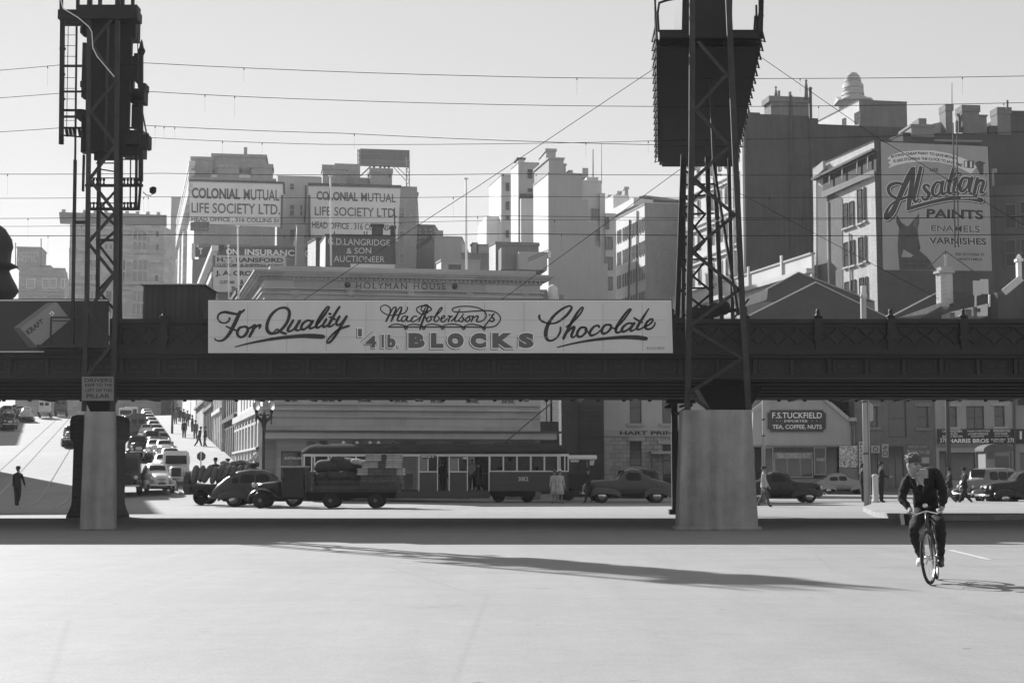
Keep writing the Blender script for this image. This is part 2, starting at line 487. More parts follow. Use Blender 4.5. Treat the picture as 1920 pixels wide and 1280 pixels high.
# painted line in the foreground
mb = MB(); a, b = G(1782, 1031), G(1855, 1049)
dd = (b - a).normalized(); s_ = Vector((-dd.y, dd.x, 0)) * 0.06
mb.add([a - s_ + Vector((0, 0, .004)), b - s_ + Vector((0, 0, .004)), b + s_ + Vector((0, 0, .004)), a + s_ + Vector((0, 0, .004))], [(0, 1, 2, 3)])
struct('road_line', mb, LINEW)
# traffic island with a stone kerb at the right, and the far footpath before the shops
isl = [G(1618, 957, .0), G(1640, 949, .0), G(1700, 944.5, .0), G(1800, 945, 0), G(2300, 947, 0), G(2300, 964, 0), G(1850, 975, 0), G(1700, 975, .0), G(1640, 968, .0)]
mb = MB(); mb.prism([Vector((p.x, p.y, 0.0)) for p in isl], (0, 0, 0.16)); struct('traffic_island', mb, mat('island_stone', 0.27, kind='ashlar', bs=(0.8, 0.8), var=0.25, bump=0.15, streak=False))
mb = MB(); mb.box(-6, 118.4, 0, 90, 121.8, 0.15); struct('shop_footpath', mb, mat('shop_pavement', 0.2, var=0.2, streak=False))
# ================================================================== the railway viaduct
VY0, VY1 = 39.2, 55.6                                  # front and back of the viaduct
def zat(py, Y): return P(960, py, Y).z
via = thing('railway_viaduct', 'dark iron railway viaduct spanning the whole street on piers', 'viaduct', (0, 47, 0))
mb = MB()
zc0, zc1, zg = zat(672, VY0), zat(657, VY0), zat(705, VY0)
mb.box(-60, VY0 + .06, zg, 60, VY0 + .5, zc0)                        # front girder web
mb.box(-60, VY0 - .02, zg - .05, 60, VY0 + .5, zg + .05)             # bottom flange
mb.box(-60, VY0 - .16, zc0, 60, VY0 + .5, zc0 + .09)                 # cornice
mb.box(-60, VY0 - .26, zc0 + .09, 60, VY0 + .5, zc1)
obj('front_girder', mb, IRON, via)
mb = MB()
x = -24.0; pan = 0.98
while x < 24:                                                         # moulded panels along the girder
 z0, z1 = zg + .1, zc0 - .04
 mb.box(x - .04, VY0 - .03, zg + .051, x + .04, VY0 + .06, zc0 - .002)
 for (a0, b0, a1, b1) in ((x + .12, z0, x + pan - .12, z0 + .035), (x + .12, z1 - .035, x + pan - .12, z1), (x + .12, z0 + .036, x + .155, z1 - .036), (x + pan - .155, z0 + .036, x + pan - .12, z1 - .036)):
  mb.box(a0, VY0 + .025, b0, a1, VY0 + .059, b1)
 mb.box(x + .25, VY0 + .035, z0 + .12, x + .44, VY0 + .058, z1 - .12); mb.box(x + .54, VY0 + .035, z0 + .12, x + .73, VY0 + .058, z1 - .12)
 x += pan
obj('girder_panels', mb, IRON2, via)
zs = zat(750, VY1)
mb = MB(); mb.box(-60, VY0 + .5, zg + .32, 60, VY1 - .1, zg + .55)
for i in range(9):
 y = VY0 + 1.6 + i * 1.75; mb.box(-60, y - .12, max(zg - .02, zat(747.5, y + .12)), 60, y + .12, zg + .32)
obj('deck', mb, IRON, via)
mb = MB()
x = -40.5
while x < 40: mb.box(x, VY0 + .55, zg + .12, x + .16, VY1 - .4, zg + .318); x += 1.95
obj('cross_beams', mb, IRON, via)
mb = MB(); mb.box(-60, VY1 - .28, zs, 60, VY1, zs + 1.0)
x = -40.0
while x < 40: mb.lathe([(.07, zs - .06), (.07, zs + .02)], (x, VY1 - .14, 0), 6); x += .96
obj('rear_girder', mb, IRON, via)
# parapet of cast iron: plate, rails, scroll lattice, posts
zp = zat(597, VY0)
mb = MB(); mb.box(-60, VY0 + .13, zc1, 60, VY0 + .17, zp - .1)
mb.box(-60, VY0 + .04, zp - .12, 60, VY0 + .26, zp); mb.box(-60, VY0 + .07, zp - .22, 60, VY0 + .13, zp - .18); mb.box(-60, VY0 + .03, zc1, 60, VY0 + .13, zc1 + .16)
obj('parapet', mb, IRON, via)
mb = MB(); x = -20.0
while x < 20:
 for s in (-1, 1):
  mb.tube([(x + .26 + s * .22 * math.cos(t * math.pi / 5 + .1), VY0 + .105, zc1 + .17 + (zp - zc1 - .37) * t / 5) for t in range(6)], .017, 4)
 x += .52
obj('parapet_lattice', mb, IRON2, via)
mb = MB(); x = XatY(1540, VY0) - 1.92 * 16
pp0 = x
while x < 24:
 if not (XatY(392, VY0) < x < XatY(1262, VY0)):
  mb = MB(); mb.box(x - .1, VY0 - .02, zc1, x + .1, VY0 + .1, zp + .02); mb.lathe([(.12, 0), (.13, .05), (.07, .08), (.05, .14), (.06, .19), (.02, .25)], (x, VY0 + .06, zp + .02), 8)
  mb.box(x - .14, VY0 - .04, zc1 + .28, x + .14, VY0 + .09, zc1 + .4); obj('parapet_post', mb, IRON, via)
 x += 1.92
mb = MB(); mb.box(-60, VY1 - .2, zs + 1.0, 60, VY1 - .1, zs + 1.55); obj('rear_parapet', mb, IRON, via)
# piers
def pier_brick(px, Y, w, label):
 x = XatY(px, Y); t = thing('brick_pier', label, 'pier', (x, Y, 0), 'brick piers under the viaduct')
 mb = MB(); h = w / 2
 mb.loft([[(x + sx * a, Y + sy * a * 1.1, z) for sx, sy in ((-1, -1), (1, -1), (1, 1), (-1, 1))] for a, z in ((h * 1.09, 0), (h * 1.09, .06), (h * 1.0, .24), (h * .93, .42), (h * .91, .62), (h * .9, 2.5))])
 obj('shaft', mb, SOOT, t)
 mb = MB(); mb.loft([[(x + sx * a, Y + sy * a * 1.1, z) for sx, sy in ((-1, -1), (1, -1), (1, 1), (-1, 1))] for a, z in ((h * .9, 2.5), (h * 1.02, 2.62), (h * 1.04, 3.2), (h * .98, 3.36), (h * .8, 3.42))])
 obj('capital', mb, SOOT, t)
 mb = MB(); mb.loft([[(x + sx * a, Y + sy * a, z) for sx, sy in ((-1, -1), (1, -1), (1, 1), (-1, 1))] for a, z in ((h * .3, 3.4), (h * .45, 3.7), (h * .8, zg + .3))])
 obj('bearing', mb, IRON, t)
pier_brick(186, 50.5, 1.5, 'dark brick pier with moulded cap and flared foot behind the left concrete pillar')
x = XatY(1340, 47); t = thing('iron_bearing', 'dark flared iron bearing between the wide concrete block and the viaduct', 'bearing', (x, 44, 0))
mb = MB(); mb.loft([[(x + sx * a, 44 + sy * .5, z) for sx, sy in ((-1, -1), (1, -1), (1, 1), (-1, 1))] for a, z in ((.42, 0), (.42, 3.0), (.5, 3.2), (.95, zg - .02), (.95, zg + .3))]); obj('column', mb, IRON, t)
# slim rear column
Yc = 54.8; x = XatY(1266, Yc)
t = thing('iron_column', 'slim dark iron column with scrolled capital left of the wide concrete block', 'column', (x, Yc, 0))
mb = MB(); mb.box(x - .13, Yc - .13, .18, x + .15, Yc + .15, 3.0); mb.box(x - .12, Yc - .12, 3.0, x + .1, Yc + .1, zs); obj('shaft', mb, IRON, t)
mb = MB(); mb.box(x - .24, Yc - .22, 0, x + .24, Yc + .22, .18); obj('base', mb, IRON, t)
mb = MB(); mb.box(x - .3, Yc - .25, zs - .16, x + .75, Yc + .25, zs - .002)
for k in range(7): mb.lathe([(.05, -.1), (.05, .1)], (x - .28 + .05 * k, Yc - .27, zs - .32 + .035 * k), 6, 'x')
mb.tube([(x - .05, Yc - .26, zs - .45), (x + .12, Yc - .26, zs - .55), (x + .35, Yc - .26, zs - .4), (x + .62, Yc - .26, zs - .2)], .06, 6); mb.tube([(x + .15, Yc - .2, zs - .3), (x + .4, Yc - .2, zs - .22), (x + .55, Yc - .2, zs - .42), (x + .45, Yc - .2, zs - .6)], .05, 6)
obj('capital', mb, IRON, t)
# concrete pedestals of the two signal towers
PY = 38.32
def pedestal(x0, x1, t0, t1, ytop, name_label, plinth, dp=.84):
 Y = PY; X0, X1, T0, T1 = XatY(x0, Y, 0), XatY(x1, Y, 0), XatY(t0, Y, 3), XatY(t1, Y, 3); zt = zat(ytop, Y)
 t = thing('concrete_pillar', name_label, 'pillar', ((X0 + X1) / 2, Y + .4, 0))
 mb = MB(); n = 5; rings = []
 for i in range(n):
  k = i / (n - 1); a, b = X0 + (T0 - X0) * k, X1 + (T1 - X1) * k; z = zt * k
  rings.append([(a, Y + .04 * k, z), (b, Y + .04 * k, z), (b, Y + dp, z), (a, Y + dp, z)])
 mb.loft(rings); o = obj('shaft', mb, CONC, t, bevel=.035)
 if plinth:
  mb = MB(); mb.box(X0 - .07, Y - .07, 0, X1 + .07, Y + .83, .1); obj('plinth', mb, CONC, t, bevel=.02)
 return t
pedestal(148.5, 214, 157, 213, 771, 'narrow pale concrete pillar under the left signal tower', False, .3)
pedestal(1272, 1423, 1280, 1409, 768, 'wide stained concrete block under the right signal tower', True)
# ================================================================== signal towers
def zig(mb, L, Rr, Y, w=.085, t=.03):
 """zigzag of flat bars between pixel nodes at distance Y"""
 for a, b in zip(L, Rr): mb.bar(P(*a, Y), P(*b, Y), w, t, up=(0, 1, 0))
TY = 38.45
DK = mat('tower_black', 0.008, rough=0.6, var=0.4, scale=2.5)
# ---- left
tw = thing('signal_tower', 'left railway signal tower, slim lattice mast crowded with signal gear', 'signal tower', (XatY(190, TY), TY, zat(771, TY)))
def leg(pts, Y, w, par, m=IRON2, d=.1):
 mb = MB()
 q = [P(x, y, Y) for x, y in pts]
 for a, b in zip(q, q[1:]): mb.bar(a, b, w, d, up=(0, 1, 0))
 return obj('leg', mb, m, par)
leg([(157.5, 771), (163, 560), (166, 300), (168, -40)], TY, .105, tw); leg([(211.5, 771), (217, 560), (219, 250), (221, -40)], TY, .115, tw)
leg([(182, 652), (183, 560), (186, 300), (188, -40)], 39.75, .09, tw, IRON); leg([(225, 652), (223.5, 560), (226, 250), (229, -40)], 39.3, .13, tw, DK)
mb = MB()
nodes = [(221, 22), (172, 84), (218, 152), (170, 210), (217, 272), (168, 336), (216, 398), (165, 455), (214, 516), (166, 582), (212, 644), (160, 707)]
for a, b in zip(nodes, nodes[1:]): mb.bar(P(*a, TY - .03), P(*b, TY - .03), .085, .03, up=(0, 1, 0))
obj('bracing', mb, IRON2, tw)
mb = MB()
n2 = [(187, 395), (222, 428), (186, 460), (221, 505), (184, 545), (221, 588), (184, 628)]
for a, b in zip(n2, n2[1:]): mb.bar(P(*a, 39.7), P(*b, 39.7), .07, .03, up=(0, 1, 0))
mb.bar(P(180, 450, 39.68), P(222, 450, 39.68), .07, .06); mb.bar(P(186, 392, 39.68), P(222, 352, 39.68), .06, .03, up=(0, 1, 0))
obj('rear_bracing', mb, IRON, tw)
mb = MB()
def pbox(mb, x0, y0, x1, y1, Ya, Yb):
 a = P(x0, y1, Ya); b = P(x1, y0, Ya); mb.box(min(a.x, b.x), Ya, min(a.z, b.z), max(a.x, b.x), Yb, max(a.z, b.z))
pbox(mb, 146, 9, 257, 23, 38.3, 38.7); pbox(mb, 108, 18, 257.5, 35, 38.28, 38.8); pbox(mb, 245, 10, 256, 33, 38.25, 38.275)
obj('platform', mb, DK, tw)
mb = MB()
for x in (115, 146, 170, 223, 249): mb.bar(P(x, 18, 38.4), P(x, -40, 38.4), .08)
mb.bar(P(108, -8, 38.4), P(257, -8, 38.4), .05)
obj('railing', mb, DK, tw)
mb = MB()
pbox(mb, 166, 22, 201, 284, 39.0, 39.3); pbox(mb, 199.5, 22, 222, 284, 39.02, 39.25); pbox(mb, 153, 30, 169, 62, 38.9, 39.4); pbox(mb, 226, 30, 255, 72, 39.0, 39.5); pbox(mb, 223, 70, 247, 120, 38.95, 39.1); pbox(mb, 226, 105, 251, 190, 39.02, 39.2)
pbox(mb, 223, 150, 244, 245, 38.9, 39.02); pbox(mb, 160, 140, 176, 215, 39.02, 39.2); pbox(mb, 152, 80, 161, 182, 38.9, 39.2); pbox(mb, 151, 222, 163, 285, 38.9, 39.2); pbox(mb, 250, 100, 258, 150, 38.8, 39.2); pbox(mb, 246, 196, 262, 238, 38.9, 39.3); pbox(mb, 228, 244, 268, 292, 38.8, 39.3); pbox(mb, 215, 180, 232, 290, 39.05, 39.25)
pbox(mb, 176, 285, 214, 300, 39.1, 39.2)
obj('signal_backing', mb, DK, tw)
for (x0, y0, x1, y1) in ((150, 50, 156, 62), (150, 152, 158, 163), (245, 166, 271, 192), (236, 250, 262, 270), (262, 156, 273, 168), (262, 252, 278, 276), (143, 205, 158, 222)):
 mb = MB(); pbox(mb, x0, y0, x1, y1, 38.5, 38.9); obj('relay_case', mb, DK, tw)
# side posts
mb = MB(); mb.bar(P(117.5, 18, 38.4), P(115, 262, 38.4), .105); a = P(115, 262, 38.4); mb.lathe([(.07, -.12), (.07, 0), (.05, .02)], a, 8)
mb.bar(P(112, 92, 38.4), P(123, 92, 38.4), .06); mb.bar(P(112, 140, 38.4), P(122, 140, 38.4), .05); mb.bar(P(112, 186, 38.4), P(122, 186, 38.4), .05)
obj('signal_post', mb, DK, tw)
mb = MB(); mb.bar(P(144, 20, 38.6), P(141, 300, 38.6), .045); mb.bar(P(141, 300, 38.6), P(135.5, 660, 38.6), .075)
mb.bar(P(140, 417, 38.6), P(162, 417, 38.6), .08); obj('drain_post', mb, IRON, tw)
mb = MB(); mb.bar(P(128, 50, 38.5), P(125, 240, 38.5), .015)
for y in range(66, 240, 20): mb.bar(P(121, y, 38.5), P(141, y, 38.5), .013)
obj('ladder', mb, IRON, tw)
for y, h in ((46, 12), (124, 5), (172, 2), (207, 5), (219, 5)): mb = MB(); mb.bar(P(116, y, 38.42), P(155, y, 38.42), .014 * h + .01, .05); obj('bracket', mb, DK, tw)
mb = MB(); mb.bar(P(116, 240, 38.42), P(154, 240, 38.42), .05); mb.bar(P(120, 254, 38.42), P(152, 257, 38.42), .035)
for x in (124, 131, 138, 148): mb.bar(P(x, 240, 38.42), P(x + 3, 256, 38.42), .07)
obj('bracket', mb, DK, tw)
mb = MB(); q = P(264.5, 240, 38.6)
mb.bar(P(264.5, 100, 38.6), P(264, 340, 38.6), .105); mb.bar(P(264, 340, 38.6), P(260, 392, 38.6), .06)
mb.lathe([(.075, 0), (.11, .1), (.06, .2), (.035, .34), (.004, .42)], P(265, 103, 38.6), 8)
mb.bar(P(258, 60, 38.6), P(259, 165, 38.6), .02); mb.bar(P(246, 118, 38.6), P(266, 118, 38.6), .03); mb.bar(P(240, 184, 38.6), P(268, 184, 38.6), .2); mb.bar(P(240, 240, 38.6), P(266, 240, 38.6), .045)
obj('signal_post', mb, DK, tw)
mb = MB(); mb.bar(P(266, 205, 38.55), P(277, 262, 38.55), .035); mb.bar(P(277, 250, 38.55), P(279.5, 283, 38.55), .05); mb.tube([P(264, 264, 38.55), P(270, 258, 38.55), P(274, 266, 38.55)], .02, 5); obj('semaphore_arm', mb, IRON2, tw)
for ya, yb, xr in ((334, 350, 268), (381, 394, 262)):
 mb = MB(); mb.bar(P(160 if ya < 350 else 167, yb - 2, 38.7), P(xr, yb - 2, 38.7), .07)
 x = 169
 while x < xr - 4:
  if not 196 < x < 230: mb.lathe([(.025, 0), (.03, .05), (.016, .09), (.035, .12), (.035, .17)], P(x, yb - 3, 38.7), 6)
  x += 6.4
 mb.bar(P(168, ya, 38.75), P(xr, ya, 38.75), .025); obj('insulator_rack', mb, DK, tw)
mb = MB()
for x in (245, 256): mb.bar(P(x, 290, 38.7), P(x - 1, 390, 38.7), .03 if x < 250 else .06)
mb.bar(P(228, 299, 38.7), P(262, 299, 38.7), .03); mb.bar(P(180, 306, 38.7), P(216, 306, 38.7), .03); mb.bar(P(180, 316, 38.7), P(216, 322, 38.7), .03)
pbox(mb, 153, 290, 158, 358, 38.7, 38.8)
obj('hanger', mb, DK, tw)
mb = MB(); mb.tube([P(268, 360, 38.6), P(275, 366, 38.6), P(283, 367, 38.6), P(288, 362, 38.6)], .012, 5); obj('lamp_cable', mb, IRON, tw)
mb = MB(); q = P(287, 357, 38.6); mb.lathe([(.05, -.09), (.085, -.05), (.09, .06), (.06, .09), (.02, .1)], q, 8); mb.box(q.x - .08, q.y - .06, q.z - .06, q.x - .03, q.y + .06, q.z + .06); obj('lamp', mb, DK, tw)
mb = MB(); mb.tube([P(*p, 38.2) for p in ((112, -8), (118, 16), (146, 33), (166, 50), (172, 60), (174, 90), (182, 106), (214, 144))], .014, 5); obj('cable', mb, WHITE, tw)
mb = MB(); a, b = P(84, 657, VY0 - .05), P(222, 657, VY0 - .05); mb.box(a.x, VY0 - .75, zc1 + .01, b.x, VY0 - .27, zc1 + .09); obj('foot_platform', mb, IRON2, tw)
# warning board on the pillar
F_ = Face(P(155, 752, TY - .12), (1, 0, 0))
wb = thing('warning_board', 'small grey board lettered DRIVERS KEEP TO THE LEFT OF THIS PILLAR', 'sign', P(185, 752, TY - .12))
board(F_, 154, 706, 213.5, 751, .03, mat('board_grey', .2, var=.2), 'panel', wb)
mb = MB()
for i, s in enumerate(('DRIVERS', 'KEEP TO THE', 'LEFT OF THIS', 'PILLAR')):
 put_text(mb, F_, s, ((159, 160.5, 161, 163)[i], 709 + 9.8 * i, (211, 211.5, 211, 206)[i], 709 + 9.8 * i + (7.4, 6.2, 6.2, 7.4)[i]), .034, bold=.02)
obj('lettering', mb, INK, wb)
# ---- right
tw = thing('signal_tower', 'right railway signal tower, tapering lattice carrying a wide overhead gantry deck', 'signal tower', (XatY(1345, TY), TY, zat(768, TY)))
leg([(1289, 768), (1292, 560), (1297, 280), (1298, -40)], TY, .15, tw); leg([(1404, 768), (1391, 560), (1378, 280), (1364, -40)], TY, .15, tw)
leg([(1268, 640), (1271, 560), (1281, 290)], 40.4, .13, tw, DK); leg([(1357, 655), (1352, 580), (1339, 290), (1325, -40)], 42.0, .12, tw, IRON)
mb = MB()
nodes = [(1308, 78), (1362, 140), (1304, 205), (1368, 274), (1299, 338), (1378, 403), (1296, 471), (1386, 543), (1292, 612), (1391, 672), (1290, 738), (1330, 768)]
for a, b in zip(nodes, nodes[1:]): mb.bar(P(*a, TY - .04), P(*b, TY - .04), .085, .035, up=(0, 1, 0))
obj('bracing', mb, IRON2, tw)
mb = MB()
n2 = [(1283, 318), (1322, 352), (1280, 395), (1322, 452), (1278, 500), (1336, 548), (1274, 600)]
n3 = [(1283, 368), (1322, 402), (1280, 452), (1322, 490), (1277, 545), (1330, 585)]
for nn in (n2, n3):
 for a, b in zip(nn, nn[1:]): mb.bar(P(*a, 40.0), P(*b, 40.0), .06, .03, up=(0, 1, 0))
for y in (305, 347, 368, 402, 487, 541): mb.bar(P(1280, y, 40.2), P(1338, y - 2, 41.0), .05)
mb.bar(P(1336, 300, 41.2), P(1384, 590, 39.5), .07); mb.bar(P(1326, 295, 40.6), P(1334, 600, 40.0), .12, .12); mb.bar(P(1344, 328, 40.4), P(1366, 328, 39.2), .06); mb.bar(P(1366, 296, 39.2), P(1367, 330, 39.2), .05)
mb.bar(P(1336, 415, 41), P(1372, 412, 39.2), .05)
obj('side_bracing', mb, DK, tw)
# gantry deck seen from below
zd = zat(66, 39.0)
def dk(px, Y): return XatY(px, Y, zd)
nl, nr, fl, fr = dk(1236, 39.0), dk(1424, 39.0), dk(1238, 54.6), dk(1376, 54.6)
dl = lambda y: nl + (fl - nl) * (y - 39.0) / 15.6
dr = lambda y: nr + (fr - nr) * (y - 39.0) / 15.6
mb = MB()
mb.hexa([(nl, 39, zd), (nr, 39, zd), (fr, 54.6, zd), (fl, 54.6, zd), (nl, 39, zd + .06), (nr, 39, zd + .06), (fr, 54.6, zd + .06), (fl, 54.6, zd + .06)])
mb.box(nl, 38.85, zd - .12, nr, 39.0, zd + .1)
for k in range(16):
 y = 39.5 + k; mb.box(dl(y) + .02, y - .04, zd - .14, dr(y) - .02, y + .04, zd - .002)
for s in (0, .33, .66, 1):
 a = (nl + (nr - nl) * s, 39.02, zd - .2); b = (fl + (fr - fl) * s, 54.5, zd - .2); mb.bar(a, b, .09, .12)
mb.hexa([(nl + .05, 39.1, zd - .32), (nr - .05, 39.1, zd - .32), (fr - .05, 54.5, zd - .32), (fl + .05, 54.5, zd - .32), (nl + .05, 39.1, zd - .29), (nr - .05, 39.1, zd - .29), (fr - .05, 54.5, zd - .29), (fl + .05, 54.5, zd - .29)])
obj('gantry_deck', mb, DK, tw)
for dfun, sg in ((dl, -1), (dr, 1)):
 mb = MB()
 for k in range(19):
  y = 39.05 + k * .86; xx = dfun(y) + sg * .06; mb.bar((xx, y, zd - .1), (xx + sg * .05, y, zd + 1.05), .05); mb.tube([(dfun(y), y + .2, zd - .05), (xx + sg * .12, y + .2, zd - .12), (xx + sg * .02, y + .2, zd + .3)], .03, 5)
 for h in (.55, 1.05): mb.bar((dfun(39.05) + sg * .1, 39.05, zd + h), (dfun(54.5) + sg * .1, 54.5, zd + h), .05)
 obj('gantry_railing', mb, DK, tw)
mb = MB(); mb.tube([P(1235, 60, 38.9), P(1233, 25, 38.9), P(1236, 6, 38.9), P(1250, 1, 38.9), P(1285, -6, 38.9)], .035, 6); obj('handrail_hoop', mb, DK, tw)
mb = MB(); mb.bar(P(1425, 60, 38.95), P(1424, -30, 38.95), .06); mb.bar(P(1419, 60, 40), P(1418, 10, 40), .05); mb.bar(P(1414, 60, 41), P(1416, 30, 41), .05); obj('handrail_hoop', mb, DK, tw)
mb = MB(); a, b = P(1277, 62, 41), P(1371, 62, 41)
mb.hexa([(a.x, 41, zd + .05), (b.x, 41, zd + .05), (b.x + .6, 49, zd + .05), (a.x + .6, 49, zd + .05), (a.x + .1, 41, zd + 3.4), (b.x + .1, 41, zd + 3.4), (b.x + .7, 49, zd + 3.4), (a.x + .7, 49, zd + 3.4)])
obj('signal_housing', mb, DK, tw)
mb = MB()
mb.bar(P(1296, 700, 40), P(1404, 560, 40), .05)
for x, y in ((1303, 585), (1321, 582), (1340, 577), (1356, 573)): mb.lathe([(.14, -.05), (.2, -.03), (.2, .03), (.14, .05)], P(x, y + 4, 39.6), 12, 'y')
mb.bar(P(1295, 594, 39.6), P(1400, 578, 39.6), .09)
obj('pulley_row', mb, DK, tw)
# far legs of the gantry
for x in (1283, 1366):
 mb = MB(); Xf = XatY(x, 54.2, zd); mb.bar((Xf, 54.2, zd - .2), (Xf - (.15 if x < 1300 else -.1), 54.2, zs + .9), .13); obj('leg', mb, DK, tw)
# ================================================================== hoardings and hut on the viaduct
BY = VY0 - .34
def hoard(F, x0, y0, x1, y1, par, m_panel, m_edge, m_frame, edge=3.0):
 board(F, x0, y0, x1, y1, .05, m_frame, 'frame', par, 0)
 board(F, x0 + 2, y0 + 2, x1 - 2, y1 - 2, .02, m_edge, 'border', par, .051)
 return board(F, x0 + 2 + edge, y0 + 2 + edge, x1 - 2 - edge, y1 - 2 - edge, .01, m_panel, 'panel', par, .072)
Fs = Face(P(390, 664, BY), (1, 0, 0))
cb = thing('advertising_hoarding', 'long pale hoarding reading For Quality MacRobertson\'s 1/4 lb. BLOCKS Chocolate', 'billboard', P(826, 664, BY))
# (a maker's name stands on the board itself, so the label keeps only the generic words)
cb['label'] = 'long pale chocolate hoarding with script lettering on the viaduct parapet'
hoard(Fs, 389.5, 561.5, 1263, 664, cb, CREAM, PALEINK, INK, 1.6)
def A1(l): return [(395 + x / 6.62, 565 + y / 6.62, w / 6.62) for x, y, w in l]
def A2(l): return [(670 + x / 6.62, 565 + y / 6.62, w / 6.62) for x, y, w in l]
def A3(l): return [(980 + x / 6.62, 565 + y / 6.62, w / 6.62) for x, y, w in l]
FORQ = [A1(q) for q in (
 [(243, 212, 26), (228, 250, 24), (180, 272, 18), (125, 258, 20), (95, 210, 22), (115, 160, 24), (180, 136, 30), (260, 150, 34), (330, 160, 26), (390, 138, 26), (425, 108, 22)],
 [(372, 135, 40), (340, 205, 46), (290, 310, 46), (235, 410, 40), (170, 478, 30), (110, 493, 20), (68, 480, 16), (60, 463, 14)],
 [(200, 312, 16), (250, 336, 22), (318, 362, 24)],
 [(425, 318, 22), (370, 330, 30), (338, 385, 36), (352, 432, 32), (395, 446, 28), (440, 415, 34), (468, 360, 34), (450, 320, 28), (420, 316, 22)],
 [(440, 318, 22), (490, 335, 26), (550, 296, 24)], [(560, 300, 30), (530, 365, 36), (490, 436, 34)], [(520, 375, 26), (570, 318, 26), (625, 296, 26), (612, 335, 24)],
 [(935, 80, 26), (850, 95, 26), (765, 165, 34), (715, 260, 38), (706, 345, 42), (740, 395, 40), (800, 400, 26), (850, 390, 20)], [(900, 80, 24), (960, 95, 32), (985, 150, 36), (965, 240, 36), (915, 320, 34), (860, 372, 30), (800, 400, 18)],
 [(790, 385, 16), (830, 350, 18), (870, 380, 28), (935, 405, 30)],
 [(1030, 240, 30), (1000, 290, 32), (965, 350, 32), (975, 376, 24), (1040, 345, 22), (1105, 245, 28)], [(1115, 245, 30), (1075, 310, 32), (1060, 352, 30), (1100, 362, 20), (1140, 330, 18)],
 [(1265, 252, 26), (1210, 240, 24), (1150, 280, 30), (1130, 335, 32), (1160, 352, 26), (1220, 310, 24), (1270, 250, 26)], [(1275, 248, 32), (1235, 310, 32), (1240, 340, 26), (1290, 325, 20)],
 [(1300, 320, 20), (1370, 240, 22), (1440, 140, 24), (1476, 80, 20), (1450, 75, 18), (1400, 140, 28), (1340, 240, 34), (1315, 315, 34), (1340, 330, 24), (1385, 300, 18)],
 [(1440, 225, 28), (1400, 300, 30), (1415, 322, 24), (1460, 295, 18)], [(1484, 158, 32), (1488, 160, 32)],
 [(1605, 72, 24), (1560, 140, 30), (1490, 260, 34), (1465, 310, 28), (1500, 312, 20), (1540, 285, 16)], [(1478, 200, 16), (1510, 205, 22), (1545, 225, 26)],
 [(1605, 192, 28), (1570, 250, 30), (1570, 296, 24), (1620, 280, 20), (1690, 190, 24)], [(1695, 188, 26), (1640, 280, 32), (1570, 400, 34), (1500, 495, 26), (1455, 520, 20), (1455, 490, 18), (1520, 410, 20), (1600, 350, 22), (1720, 308, 26)],
 [(312, 568, 10), (500, 520, 20), (800, 465, 34), (1100, 434, 44), (1280, 434, 56), (1400, 442, 50)])]
